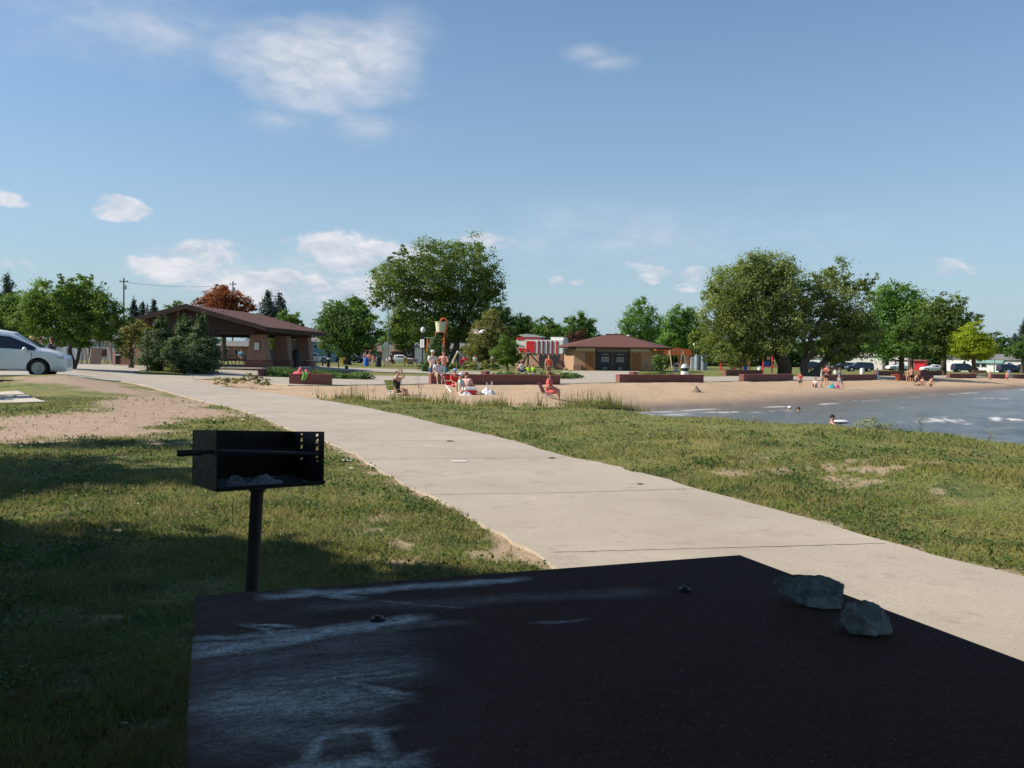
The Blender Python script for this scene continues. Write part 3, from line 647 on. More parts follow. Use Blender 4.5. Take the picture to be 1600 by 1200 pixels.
conifer('dark spruce at the right edge, the taller of two', 1599, 240, 503, 566, 17, seed=18, group='conifers at the right edge')
tree('pale feathery tree rising behind the small building on the right', 1000, 150, [(1003,478,12),(990,492,15),(1012,490,14),(980,506,14),(1000,510,22),(1022,508,16),(985,525,16),(1010,527,18),(1005,468,6)], 'bright', .3, seed=20, size_px=2.4, kcov=1.9, clump=.2, nlimb=6)
tree('dense green tree between the pale feathery tree and the willows', 1068, 140, [(1060,490,14),(1075,494,14),(1048,505,16),(1085,508,16),(1066,518,22),(1045,530,16),(1090,530,16),(1070,542,18),(1100,520,12)], 'bright', .35, seed=21, size_px=2.6, nlimb=6)
tree('round dark green tree rising behind the left of the small building', 906, 170, [(905,498,12),(893,506,12),(918,506,13),(906,516,18),(888,522,12),(926,522,12),(906,532,18)], 'maple', .35, seed=22, size_px=2.4, nlimb=5)
tree('low maroon leaved tree against the small building', 902, 132, [(893,530,10),(905,524,10),(912,533,10),(886,537,8),(900,540,10)], 'redgreen', .2, seed=23, size_px=2.3, nlimb=4)
tree('layered pine behind the striped snack stand', 853, 165, [(855,500,8),(848,510,12),(862,512,11),(838,520,10),(856,524,16),(870,523,9),(842,532,12)], 'maple', .3, seed=24, size_px=2.3, kcov=1.9, nlimb=4)
tree('dark tree left of the layered pine', 815, 172, [(815,498,12),(806,508,13),(824,508,11),(815,518,16),(798,520,10),(827,522,8)], 'dark', .3, seed=25, size_px=2.4, nlimb=4)
tree('dark tree at the right foot of the tall cottonwood', 782, 150, [(785,488,14),(772,495,16),(792,500,12),(778,512,18),(762,520,14),(790,520,12)], 'dark', .3, seed=26, size_px=2.5, nlimb=4)
tree('olive brown tree in front of the tall cottonwood', 760, 100, [(768,490,9),(762,502,13),(774,508,13),(754,514,15),(768,524,20),(784,522,15),(748,534,18),(735,545,14),(770,545,20),(790,540,15),(738,556,12),(756,560,12)], 'olive', .22, seed=27, size_px=2.4, kcov=2.6, nlimb=8)
tree('small green maple beside the striped snack stand', 793, 88, [(790,532,9),(782,542,10),(800,542,10),(776,554,10),(792,554,14),(808,554,9),(784,564,8),(803,563,9)], 'locust', .12, seed=28, size_px=2.1, kcov=3, nlimb=5, name='maple_tree')
tree('broad round tree left of the flagpole', 543, 108, [(545,480,16),(525,482,16),(562,486,16),(510,495,14),(580,500,13),(535,500,26),(560,508,24),(512,515,18),(588,520,10),(540,525,24),(566,530,20),(515,535,16),(555,470,8),(538,546,14),(580,540,12)], 'maple', .45, seed=29, size_px=2.8, nlimb=9)
tree('small loose tree top showing above the broad round tree', 553, 150, [(550,473,10),(562,470,8),(556,482,10)], 'cotton', .25, seed=30, size_px=2.2, nlimb=3)
tree('mid green tree filling the gap behind the flagpole', 632, 160, [(625,500,16),(640,506,16),(612,515,14),(650,515,16),(628,525,20),(605,530,10),(645,532,16)], 'maple', .35, seed=31, size_px=2.6, nlimb=5)
tree('yellowing green tree behind the back eave of the pavilion', 450, 118, [(450,494,9),(462,498,9),(440,497,8),(455,504,11),(468,506,7),(446,512,10),(450,530,14),(425,535,16),(440,545,16),(465,535,10)], 'locust', .2, seed=32, size_px=2.2, nlimb=4)
conifer('taller of two blue spruces above the pavilion roof', 418, 140, 456, 540, 22, seed=33, group='spruces above the pavilion')
conifer('shorter of two blue spruces above the pavilion roof', 436, 145, 461, 540, 20, seed=34, group='spruces above the pavilion')
tree('red leaved maple rising behind the pavilion ridge', 350, 112, [(345,455,12),(330,463,13),(360,463,14),(320,473,13),(375,473,13),(345,472,20),(388,482,9),(358,482,16),(365,495,20),(335,495,20)], 'red', .35, seed=35, size_px=2.5, kcov=3, nlimb=6, name='maple_tree')
tree('honey locust with a low spreading crown right of the white minivan', 113, 46, [(130,446,13),(108,450,18),(85,455,17),(62,463,17),(55,480,22),(80,478,28),(110,475,30),(140,470,26),(158,480,24),(172,492,18),(120,500,30),(85,505,26),(50,503,20),(150,508,24),(60,525,14),(90,525,20),(130,525,20),(165,520,14),(185,500,8),(187,535,9),(133,432,5),(108,433,5),(150,440,5)],
     'locust', .2, seed=36, size_px=3.2, kcov=2.8, depth=.6, trunks=[(0,108,530,.15),(0.05,125,528,.11)], nlimb=12, clump=.16, maxn=30000, name='locust_tree')
tree('green tree at the left edge behind the minivan roof', 20, 60, [(25,470,16),(8,478,20),(40,485,20),(-10,490,24),(20,500,26),(45,505,18),(0,520,22),(30,525,18),(-30,500,24),(48,525,14)], 'locust', .25, seed=37, size_px=3.0, depth=.5, nlimb=7, maxn=20000)
conifer('pine top poking up above the trees at the left edge', 10, 110, 432, 540, 24, seed=38, name='pine_tree', size_px=2.8)
conifer('left of the dark pines beside the utility pole', 208, 130, 470, 555, 16, seed=39, group='dark pines left of the pavilion', name='pine_tree')
conifer('right of the dark pines beside the utility pole', 240, 132, 471, 555, 18, seed=40, group='dark pines left of the pavilion', name='pine_tree')
conifer('middle of the dark pines beside the utility pole', 222, 136, 474, 555, 17, seed=44, group='dark pines left of the pavilion', name='pine_tree')
tree('loose olive tree between the pavilion eave and the tall pole', 205, 52, [(215,512,12),(200,520,14),(190,540,10),(215,532,12),(225,520,10),(202,550,10)], 'olive', .15, seed=41, size_px=2.6, nlimb=4)
tree('tree top just showing above the left roof slope of the pavilion', 276, 128, [(276,478,8),(266,484,8),(285,484,8),(276,492,12),(276,510,14)], 'maple', .2, seed=42, size_px=2.3, nlimb=3)
# far belt of woods closing the horizon (one mass nobody could count)
def belt(label, spans, leaf, seed, name='distant_woods'):
    lobes = []; rnd = random.Random(seed)
    for (x0, x1, ytop, d) in spans:
        px = x0
        while px < x1:
            yt = ytop+rnd.uniform(-4, 5); g = base(px, d); zt = Wp(px, yt, d)[2]; h = max(2, zt-g.z)
            dd = d+rnd.uniform(-6, 10)
            for k in range(2):
                lobes.append((g.x*dd/d+rnd.uniform(-2, 2), dd, g.z+h*(.3+.35*k), h*.6, h*.6, h*.42))
            px += rnd.uniform(9, 16)
    v, f, ti = leaf_cloud(lobes, 4.6*S(spans[0][3]), 2.4, .18, .5, seed=seed, maxn=90000); o = link(name, fastmesh(name, v, f, ti), LEAF[leaf]); return tag(o, label, 'woods', kind='stuff')
belt('far dark belt of trees behind the houses and the beach park', [(-60,110,520,210),(110,215,542,230),(215,500,535,230),(480,640,520,200),(640,890,512,195),(885,1000,540,230),(985,1100,520,200),(1100,1320,534,215),(1320,1500,516,215),(1480,1560,540,300),(1560,1660,548,300)], 'dark', 51)
# shrubs ------------------------------------------------------
def shrub(label, px, d, circles, leaf, name='shrub', group=None, size_px=2.6, seed=1, kcov=3.2, depth=.6, up=.3, stem=.05):
    rnd = random.Random(seed); g = base(px, d); t = thing(name, label, 'shrub', g, 0, group); lobes = []
    for c in circles:
        w = Wp(c[0], c[1], d); r = c[2]*S(d); lobes.append((w[0]-g.x, rnd.uniform(-depth, depth)*r, w[2]-g.z, r, r, r*(c[3] if len(c) > 3 else 1)))
    v, f, ti = leaf_cloud(lobes, size_px*S(d), kcov, .2, .35, seed=seed, up=up, maxn=16000); v[:, 2] = np.maximum(v[:, 2], .01)
    link('foliage', fastmesh('foliage', v, f, ti), LEAF[leaf], t); mb = MB()
    for l in lobes[:6]: limb(mb, (0, 0, -.05), l[:3], stem, stem*.3, .05, 4, 5, rnd)
    mb.build('stem', BARK, t); return t
def juniper(label, px, d, xc, ytop, ybot, hw, seed):
    rnd = random.Random(seed); g = base(px, d); t = thing('juniper_shrub', label, 'shrub', g, 0, 'upright junipers in a row before the pavilion'); lobes = []
    for i in range(60):
        f = rnd.random(); prof = math.sin(math.pi*min(1, (f*.80+.30)))**.75 if f < .85 else .42
        prof = float(np.interp(f, [0, .15, .35, .6, .8, 1], [.55, .9, 1, .72, .38, .08]))
        y = ybot+(ytop-ybot)*f; r = hw*prof; a = rnd.uniform(0, 6.28); rr_ = r*.62
        hw_ = hw*1.12; w = Wp(xc, y, d); lobes.append((w[0]-g.x+1.12*rr_*S(d)*math.cos(a), rr_*S(d)*math.sin(a), w[2]-g.z+.1, r*.45*S(d)+.08, r*.45*S(d)+.08, (ybot-ytop)*.10*S(d)))
    for k in range(7):      # spiky leaders
        w = Wp(xc+rnd.uniform(-.4, .4)*hw, ytop+rnd.uniform(-4, 12), d); lobes.append((w[0]-g.x, rnd.uniform(-.3, .3), w[2]-g.z, .10, .10, .45))
    v, f, ti = leaf_cloud(lobes, 2.3*S(d), 3.0, .25, .3, seed=seed, up=.9, maxn=20000); v[:, 2] = np.maximum(v[:, 2], .02)
    link('foliage', fastmesh('foliage', v, f, ti), LEAF['juniper'], t); mb = MB()
    for k in range(5): limb(mb, (0, 0, -.05), (rnd.uniform(-.6, .6), rnd.uniform(-.5, .5), 1.6), .07, .03, .05, 4, 5, rnd)
    mb.build('stem', BARK, t)
juniper('left and broadest of three upright junipers before the pavilion', 248, 50, 250, 502, 579, 30, 61)
juniper('middle of three upright junipers before the pavilion', 288, 48.5, 288, 505, 581, 26, 62)
juniper('rightmost of three upright junipers before the pavilion', 317, 48, 316, 503, 583, 27, 63)
def hedge(label, pts, d, leaf='hedge', seed=1, hpx=9, group='low juniper beds behind the beach walls'):
    """pts: (px0, px1) bed span at distance d"""
    rnd = random.Random(seed); g = base((pts[0]+pts[1])/2, d); t = thing('juniper_bed', label, 'hedge', g, 0, group); lobes = []; px = pts[0]
    while px < pts[1]:
        q = base(px, d+rnd.uniform(-1.2, 1.2)); r = hpx*S(d)*rnd.uniform(.6, .9); lobes.append((q.x-g.x, q.y-g.y, q.z-g.z+r*.45, r*1.5, r*1.4, r*.8)); px += hpx*.55
    v, f, ti = leaf_cloud(lobes, 2.2*S(d), 3., .22, .3, seed=seed, up=.6, maxn=12000); v[:, 2] = np.maximum(v[:, 2], .02)
    link('foliage', fastmesh('foliage', v, f, ti), LEAF[leaf], t); mb = MB()
    for l in lobes[::3]: limb(mb, (0, 0, .02), (l[0], l[1], l[2]*.8), .05, .02, .02, 5, 5, rnd)
    mb.build('stem', BARK, t)
hedge('low spreading juniper bed behind the wall with the towel', (424, 578), 49.5, seed=71, hpx=12)
hedge('low juniper bed behind the long wall near the woman in orange', (776, 905), 58, seed=72, hpx=9)
hedge('low juniper bed in front of the small building', (998, 1078), 66, seed=73, hpx=8)
for i, (px, d, cs, lf, lb) in enumerate([
    (733, 92, [(728,572,7),(738,571,8),(733,575,7)], 'olive', 'yellowish garden shrub behind the beach wall left of the trunk'), (752, 90, [(745,573,7),(756,572,8)], 'olive', 'rounded olive shrub beside the yellowish shrub'),
    (768, 92, [(766,573,7),(774,572,6)], 'hedge', 'small dark green shrub at the foot of the olive tree'), (705, 92, [(700,573,6),(710,572,6)], 'hedge', 'dark green shrub beside the cream swing frame'), (664, 92, [(660,573,6),(668,574,5)], 'redgreen', 'small maroon shrub at the foot of the globe lamp'),
    (820, 78, [(815,577,5),(826,577,5)], 'hedge', 'low shrub in front of the seated family'), (1032, 92, [(1028,562,9),(1036,566,9),(1030,572,8)], 'hedge', 'dark round shrub at the right corner of the small building'),
    (215, 62, [(212,545,13),(200,552,10),(222,552,11)], 'redgreen', 'bushy reddish planting behind the white planter')]):
    shrub(lb, px, d, cs, lf, seed=80+i)
conifer('small dark pine standing before the bucket tower', 682, 70, 523, 574, 14, leaf='dark', seed=91, name='pine_tree', trunk=.08)
tree('leafy green tree behind the stone pillar', 873, 140, [(872,548,8),(862,556,8),(880,556,8)], 'maple', .15, seed=92, size_px=2.2, nlimb=2)
# the shade tree that throws the dark shadow over table and lawn (left of the view)
def shade_tree():
    g = Vector((-11.2, 8.0, 0)); t = thing('shade_tree', 'large dense shade tree left of the grill that darkens the lawn', 'tree', g); lobes = []; rnd = random.Random(5)
    hx, hy = sdir.x/sdir.z, sdir.y/sdir.z
    spots = []   # ground points that lie in its shadow, with spread and height of the leaves
    for (gx, gy, r, z) in [(-2.6,5.0,1.0,5.2),(-1.5,4.9,.85,5.0),(-.2,4.0,1.0,5.0),(.9,2.6,1.2,5.2),(-3.5,5.6,1.1,5.6),(-2.2,3.6,1.2,5.6),(-1.0,2.6,1.3,6.2),(.4,1.0,1.4,6.0),(1.5,1.0,1.0,5.4),(-3.2,2.6,1.5,7.0),(-5,4.4,1.4,6.6),(-1.5,.8,1.5,7.4),(-.2,-1.2,1.6,8),
                           (-4.8,9.9,.75,6.6),(-3.9,9.9,.6,6.2),(-5.8,10.2,1.0,7.2),(-6.2,8.6,.9,7.0),(-5.2,8.9,.8,6.4),(-7.4,9.6,1.3,7.8),(-7.6,7.6,1.3,8),(-6.6,6.2,1.1,7.4),(-8.4,5,1.5,8.6),(1.7,-.8,1.3,6.4),(2.4,1.5,.8,5.6),(3.0,.4,1.0,6),(1.5,2.7,.75,5.5),(2.2,2.2,.6,5.5),(.2,3.1,1.0,5.6),(1.9,3.2,.45,5.4),(-2.1,6.1,.65,5.4),(-1.3,5.8,.6,5.2),(-.6,5.35,.5,5.0),(-3.1,6.1,.75,5.8),(-4.3,6.0,.8,6.2),(-5.4,6.0,.9,6.6),(-3,-1,1.8,9),(-5.5,1.5,1.8,8.6),(-8,2,2,9.4),
                           (-4.8,13.3,.4,7.0),(-6,13.2,.8,7.4),(.9,1.9,1.0,5.8),(-1.2,1.6,1.3,6.6),(2.2,.2,1.0,5.8),(-4.4,3.4,1.3,7.2),(-3.6,4.3,1.1,6.2),(-2.9,9.4,.32,6.0)]:
        lobes.append((gx+hx*z-g.x, gy+hy*z-g.y, z, r, r, r*.75))
    for yy in (-5, -3, -1, 1, 3, 5): lobes.append((-16.5-g.x, yy-g.y, 2.6, 1.7, 1.5, 1.5)); lobes.append((-17-g.x, yy-g.y, 4.8, 1.7, 1.5, 1.4))  # low lobes added out of view to block skylight from the left
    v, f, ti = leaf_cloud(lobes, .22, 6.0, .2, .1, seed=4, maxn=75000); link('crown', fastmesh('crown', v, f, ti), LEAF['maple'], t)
    mb = MB(); mb.tube([(0, 0, -.2), (0, 0, .4), (.1, 0, 1.8), (0, 0, 3.2)], [.5, .36, .32, .3], 12)
    for l in lobes: limb(mb, (0, 0, rnd.uniform(2.4, 3.6)), l[:3], .13, .03, .07, 5, 6, rnd)
    mb.build('trunk', BARK, t, smooth=True)
shade_tree()
def shade_tree_back():  # second canopy, out of view, added to cut skylight on table and lawn
    g = Vector((-4.5, -5.5, 0)); t = thing('shade_tree', 'large dense shade tree, unseen, added behind the viewer to darken the table', 'tree', g); lobes = []; rnd = random.Random(6)
    for x in np.arange(-10, 7.5, 1.9):
        for y in np.arange(-13, 4.6, 1.9):
            z = rnd.uniform(5.4, 7.4)+.25*max(0, -y-3)
            sx, sy = x+1.33*z, y+.05*z
            if (y > 1.5 and x > 3.5) or (sy > .9 and sx > -1.2 and sx-2.2 < .62*(sy+2)): continue
            if y < -10.5: lobes.append((x-g.x, y-g.y-.5, 3.2, 1.6, 1.3, 1.9))  # low rear lobes added to close off the sky behind
            lobes.append((x+rnd.uniform(-.4, .4)-g.x, y+rnd.uniform(-.4, .2)-g.y, z, 1.5, 1.5, 1.05))
    v, f, ti = leaf_cloud(lobes, .34, 3.4, .22, .15, seed=9, maxn=40000); link('crown', fastmesh('crown', v, f, ti), LEAF['maple'], t)
    mb = MB(); mb.tube([(0, 0, -.2), (0, 0, .4), (.1, 0, 1.8), (0, 0, 3.2)], [.5, .36, .32, .3], 12)
    for l in lobes[::3]: limb(mb, (0, 0, rnd.uniform(2.4, 3.6)), l[:3], .13, .03, .07, 5, 6, rnd)
    mb.build('trunk', BARK, t, smooth=True)
shade_tree_back()
# ---------------------------------------------------------------- built structures
BRICK = mat('wall_red_paint', (.215, .085, .068), .8, .16, 3, bump=.2, dirt=(.20, .07, .055))
SHING = mat('shingle_maroon', (.135, .062, .050), .92, .28, 7, bump=.5)
DKWOOD = mat('wood_dark_brown', (.052, .032, .024), .8, .25, 4)
STUCCO = mat('stucco_tan_pink', (.29, .175, .125), .9, .14, 5, bump=.3)
BLOCK = mat('block_brown', (.42, .265, .17), .9, .16, 4, bump=.3)
WHITE = mat('paint_white', (.78, .78, .76), .5, .06, 4)
CREAM = mat('paint_cream', (.72, .62, .42), .5, .08, 4)
BLACK = mat('paint_black', (.018, .018, .02), .45, .2, 6)
GREYM = mat('metal_grey', (.32, .33, .34), .4, .12, 6, metal=.6)
GLASS = mat('glass_dark', (.02, .026, .032), .08, .1, 2, spec=.8)
ORANGE = mat('plastic_orange', (.75, .16, .045), .4, .08, 4)
REDP = mat('paint_red', (.62, .03, .035), .5, .08, 4)
BLUEP = mat('plastic_blue', (.035, .12, .45), .45, .08, 4)
GREENT = mat('plastic_teal_green', (.16, .42, .27), .4, .08, 4)
YELLOWP = mat('plastic_yellow', (.80, .55, .08), .4, .08, 4)
WOODL = mat('wood_light', (.55, .40, .25), .7, .2, 6)
WOODM = mat('wood_brown', (.20, .12, .075), .8, .25, 6)
GREYROOF = mat('shingle_grey', (.19, .18, .175), .9, .2, 6)
CLEARP = mat('paper_white', (.62, .60, .54), .7, .12, 7)
def ang_to_cam(g): return math.atan2(-g.x, g.y)*1.0   # yaw that turns local -Y towards the viewer
# beach walls
def wall(label, px0, px1, d0, d1, h=.5, w=.42, group='red walls along the beach', name='beach_wall'):
    a = base(px0, d0); b_ = base(px1, d1); c = (a+b_)/2; yaw = math.atan2(b_.y-a.y, b_.x-a.x); L_ = (b_-a).length
    zt = max(a.z, b_.z)+h
    t = thing(name, label, 'wall', (c.x, c.y, min(a.z, b_.z)), yaw, group); hh = zt-min(a.z, b_.z)
    MB().box((0, w/2, hh/2-.15), (L_-.04, w-.04, hh+.3-.03)).build('wall_body', BRICK, t)
    MB().box((0, w/2, hh-.012), (L_, w, .05)).build('coping', mat('coping_red', (.27, .11, .088), .8, .12, 3), t, bevel=.012)
    return t
wl_ = [('short red wall nearest the path with a pink towel thrown over it', 451, 519, 40.3, 40.6), ('long red wall behind the group with the red cooler', 673, 876, 44, 47), ('red wall with a domed white bin behind it, in front of the small building', 968, 1100, 52.5, 56.5),
       ('red wall at the foot of the willow trunk', 1162, 1240, 64.2, 71), ('red wall behind the people right of the willow', 1290, 1371, 73, 83), ('red wall behind the shirtless man', 1404, 1459, 85, 89), ('red wall in front of the yellow green maple', 1484, 1526, 98, 102.5),
       ('red wall between the two right hand bathers', 1548, 1574, 106, 109), ('red wall at the far right edge', 1588, 1640, 112, 118)]
for q in wl_: wall(*q)
for q in [('pinkish wall end at the left of the low juniper bed', 413, 418, 48.2, 48.6), ('pinkish wall end showing over the long red wall', 759, 766, 57, 57.5), ('pinkish wall end before the small building doors', 990, 996, 64, 64.5),
          ('second row red wall left of the willow trunk', 1134, 1192, 82, 86), ('second row red wall right of the willow trunk', 1271, 1300, 90, 93), ('second row dark red wall left of the shirtless man', 1370, 1412, 104, 108), ('second row red wall right of the shirtless man', 1438, 1472, 114, 119)]:
    wall(*q, h=.55 if q[1] > 1000 else .42, group='second row of walls behind the promenade')
# pavilion ----------------------------------------------------
def pavilion():
    e1 = np.array([-15.6, 54.5]); ax = np.array([.09, .996]); ax /= np.linalg.norm(ax); pr = np.array([-ax[1], ax[0]]); M = 12.2; hw = 5.35
    g0 = e1+pr*hw; z0 = .45; t = thing('picnic_pavilion', 'open picnic pavilion with low maroon gable roof on tapered stone pillars', 'pavilion', (g0[0], g0[1], z0), math.atan2(ax[1], ax[0])-math.pi/2)
    # local: x right, y back; ridge along y from 0..M at x=0
    zr, ze = 4.02, 2.62
    def slab(sgn):
        m_ = MB(); th_ = .1
        x0, x1 = 0, sgn*hw; vs = [(x0, 0, zr), (x1, 0, ze), (x1, M, ze), (x0, M, zr)]
        m_.add([(x, y, z) for x, y, z in vs]+[(x, y, z-th_) for x, y, z in vs], [(0,1,2,3),(7,6,5,4),(0,4,5,1),(1,5,6,2),(2,6,7,3),(3,7,4,0)]); return m_
    r = MB(); sl_ = slab(1); r.add(sl_.v, sl_.f); sl_ = slab(-1); r.add(sl_.v, sl_.f); rf = r.build('roof', SHING, t)
    f = MB()
    for y in (-.05, M+.05):
        f = MB()
        for s in (-1, 1):
            f.add([(0, y-.04, zr+.03), (0, y-.04, zr-.3), (s*(hw+.03), y-.04, ze-.25), (s*(hw+.03), y-.04, ze+.03), (0, y+.04, zr+.03), (0, y+.04, zr-.3), (s*(hw+.03), y+.04, ze-.25), (s*(hw+.03), y+.04, ze+.03)],
                  [(0,1,2,3),(7,6,5,4),(0,4,5,1),(1,5,6,2),(2,6,7,3),(3,7,4,0)])
        f.build('rake_board', DKWOOD, rf)
    for s in (-1, 1): MB().box((s*(hw+.04), M/2, ze-.14), (.06, M-.1, .3)).build('eave_board', DKWOOD, rf)
    for k in range(3): MB().box((1.2+1.3*k, 2.6+3*k, zr-(1.2+1.3*k)*.262+.03), (.25, .2, .05), 0).build('roof_vent', mat('vent_pale', (.35, .3, .27), .6), rf)
    for y in (.5, M-.5): MB().prism([(-hw+.3, ze-.20), (hw-.3, ze-.20), (0, zr-.14)], .08, XZ, y).build('gable_board', DKWOOD, t)
    bm_ = MB()
    for s in (-1, 1): bm_.box((s*(hw-1.15), M/2, ze-.22), (.3, M-.6, .36))
    bm_.box((0, .75, ze-.3), (2*hw-2, .3, .36)); bm_.box((0, M-.75, ze-.3), (2*hw-2, .3, .36)); bm_.box((0, M/2, ze-.3), (2*hw-2, .3, .36)); bm_.build('beam', DKWOOD, t)
    MB().box((0, M/2, .0), (2*hw-.8, M-.4, .1)).build('floor_slab', mat('pad_concrete', (.52, .46, .38)), t)
    k = 0
    for s in (1, -1):
        for y in (1.6, 5.9, 10.4):
            h = ze-.42; p = MB(); p.frus((s*(hw-1.15), y, .5), (1.35, 1.0), (.85, .85), h-.5); po = p.build('pillar', STUCCO, t, bevel=.02)
            MB().box((s*(hw-1.15), y, .22), (1.5, 1.15, .5)).build('plinth', mat('stucco_red_brown', (.22, .10, .075), .9, .14, 5), po)
            if s == 1 and k == 0:
                n = MB().box((s*(hw-1.15)+.06, y-.52, 1.42), (.42, .05, .58)).build('notice_board', mat('board_frame', (.12, .09, .07), .6), po)
                MB().box((s*(hw-1.15)+.06, y-.55, 1.42), (.33, .02, .48)).build('paper', CLEARP, n)
            k += 1
    return t, g0, ax, pr
pav, g0, ax, pr = pavilion()
def picnic_table(label, loc, rz, group=None, top=WOODM, fr=GREYM, L_=1.8, scale=1.):
    t = thing('picnic_table', label, 'picnic table', loc, rz, group)
    m_ = MB()
    for k in range(5): m_.box((0, -.3+.15*k, .74), (L_, .14, .04))
    m_.build('tabletop', top, t)
    for s in (-1, 1):
        b_ = MB(); b_.box((0, s*.68-.07, .44), (L_, .13, .04)); b_.box((0, s*.68+.07, .44), (L_, .13, .04)); b_.build('bench', top, t)
        MB().tube([(s*L_*.36, -.78, .40), (s*L_*.36, .78, .40)], .03, 6).build('cross_bar', fr, t)
        for q in (-1, 1): MB().tube([(s*L_*.36, q*.1, .71), (s*L_*.36, q*.16, .45), (s*L_*.36, q*.5, .02)], .03, 6).build('leg', fr, t)
    t.scale = (scale,)*3; return t
def pl(x, y): q = g0-pr*x+ax*y; return Vector((q[0], q[1], .50))
yaw = math.atan2(ax[1], ax[0])-math.pi/2
for i, (x, y, lb) in enumerate([(-2.5,2.4,'nearest row, left'),(0,2.2,'nearest row, centre'),(2.2,2.6,'nearest row, by the pillar with the notice'),(-2.4,5.8,'middle row, left'),(.4,5.6,'middle row, centre'),(2.6,6.,'middle row, right'),(-1.8,9.4,'back row, left'),(1.2,9.4,'back row, right')]):
    picnic_table('dark picnic table under the pavilion roof, '+lb, pl(x, y), yaw, 'picnic tables under the pavilion')
def bin_(label, px, d, h=1.05, r=.3, m_=BLACK, group=None, name='litter_bin', z=None):
    g = base(px, d); 
    if z is not None: g.z = z
    t = thing(name, label, 'bin', g, 0, group)
    MB().lathe([(r*.9, 0), (r, .03), (r*1.02, h*.72), (r*.98, h*.74)], 14).build('drum', m_, t, smooth=True)
    MB().lathe([(r*1.06, h*.74), (r*1.06, h*.80), (r*.8, h*.93), (r*.35, h)], 14).build('lid', m_, t, smooth=True); return t
bin_('black bin standing beside the pavilion pillar with the notice', 418, 57.5, 1.2, .33, group='bins at the pavilion', z=.5); bin_('black bin between the two right pavilion pillars', 462, 61, 1.2, .33, group='bins at the pavilion', z=.5)
bin_('black litter bin on the grass left of the adult in black', 591, 92, 1.1, .32)
bin_('dark barrel shaped bin by the wooden swing', 184, 60, 1.05, .33, mat('barrel_dark', (.05, .042, .04), .7))
bin_('blue barrel among the children by the water arch', 572, 96, .95, .3, BLUEP, name='blue_barrel')
g = base(458, 66); t = thing('privacy_screen', 'tall white door panel seen between the pavilion pillars', 'panel', (g.x, g.y, g.z)); MB().box((0, 0, 1.05), (1.1, .12, 2.0)).build('panel', WHITE, t, bevel=.02); MB().box((0, -.07, 1.0), (.05, .02, 1.9)).build('panel_seam', GREYM, t)
# small building ----------------------------------------------
def kiosk():
    d = 98.; g = base(957, d); rz = R(-9)
    t = thing('toilet_block', 'low brown block building with a maroon hipped roof and dark double doors', 'building', g, rz)
    fp = [(-4.45, 0), (4.45, 0), (5.75, 1.9), (5.75, 8.2), (-5.75, 8.2), (-5.75, 1.9)]; h = 2.62
    MB().prism(fp, h, None, -.2).build('wall', BLOCK, t)
    cx_, cy_ = 0, 4.1; ev = [(-5.0, -1.2), (5.0, -1.2), (6.75, 1.2), (6.75, 9.2), (-6.75, 9.2), (-6.75, 1.2)]; n = 6
    vs = [(x, y, 2.60) for x, y in ev]+[(x, y, 2.72) for x, y in ev]+[(-1.0, 4.1, 4.22), (1.0, 4.1, 4.22)]
    fs_ = [tuple(range(6))[::-1]]+[(i, (i+1) % 6, 6+(i+1) % 6, 6+i) for i in range(6)]+[(6, 7, 13, 12), (7, 8, 13), (8, 9, 13), (9, 10, 12, 13), (10, 11, 12), (11, 6, 12)]
    rf = MB().add(vs, fs_).build('roof', SHING, t)
    MB().box((0, 4.1, 4.27), (2.1, .3, .1)).build('ridge_cap', SHING, rf)
    MB().lathe([(.12, 0), (.12, .45), (.2, .46), (.2, .6)], 8, (1.6, 6, 3.7)).build('vent_pipe', WHITE, rf)
    # centre doors
    dk = mat('door_charcoal', (.030, .032, .042), .45, .15, 3)
    MB().box((0, -.03, 2.33), (3.75, .12, .40)).build('lintel_panel', mat('panel_grey', (.19, .18, .17), .6), t)
    for s in (-1, 1):
        do = MB().box((s*.9, -.035, 1.05), (1.72, .10, 2.10)).build('door', dk, t)
        gr = MB()
        for k in range(5): gr.box((s*.86-.36+.18*k, -.10, 1.27), (.05, .02, .62))
        for k in range(4): gr.box((s*.86, -.095, 1.05+.15*k), (.86, .02, .04))
        gr.build('white_emblem', mat('sign_white_dull', (.45, .45, .44), .6, .1, 30), do)
        wd = MB()
        for k in range(7): wd.box((s*.86-.33+.11*k, -.10, 1.86+.012*math.sin(k*2.2)), (.075, .02, .07+.03*(k % 2)))
        wd.build('white_lettering', mat('sign_white_dull', (.45, .45, .44)), do)
        fr_ = MB(); fr_.box((s*.86, -.1, .34), (.34, .02, .03)); fr_.box((s*.86, -.1, .18), (.34, .02, .03)); fr_.box((s*.86-.17, -.1, .26), (.03, .02, .19)); fr_.box((s*.86+.17, -.1, .26), (.03, .02, .19)); fr_.build('white_frame_mark', WHITE, do)
        MB().box((s*3.05, -.03, 2.38), (2.25, .1, .32)).build('transom_panel', mat('panel_cream_grey', (.55, .52, .45), .6), t)
        MB().box((s*(2.65), -.03, 1.02), (1.0, .09, 2.03)).build('side_door', mat('door_rust_brown', (.30, .125, .05), .6, .14, 3), t)
        MB().box((s*1.88, -.06, 1.15), (.16, .14, 2.6)).build('door_post', DKWOOD, t)
        MB().box((s*2.65+.02, -.09, 1.3), (.14, .02, .16)).build('door_sign', BLACK, t)
        MB().box((s*4.0, -.25, .30), (.9, .45, .6)).build('planter_ledge', STUCCO, t)
    MB().prism([(-6.9, 0), (-5.85, 0), (-5.85, 1.9), (-6.05, 1.9), (-6.7, .45), (-6.9, .4)], .5, XZ, 2.0).build('buttress', STUCCO, t)
kiosk()
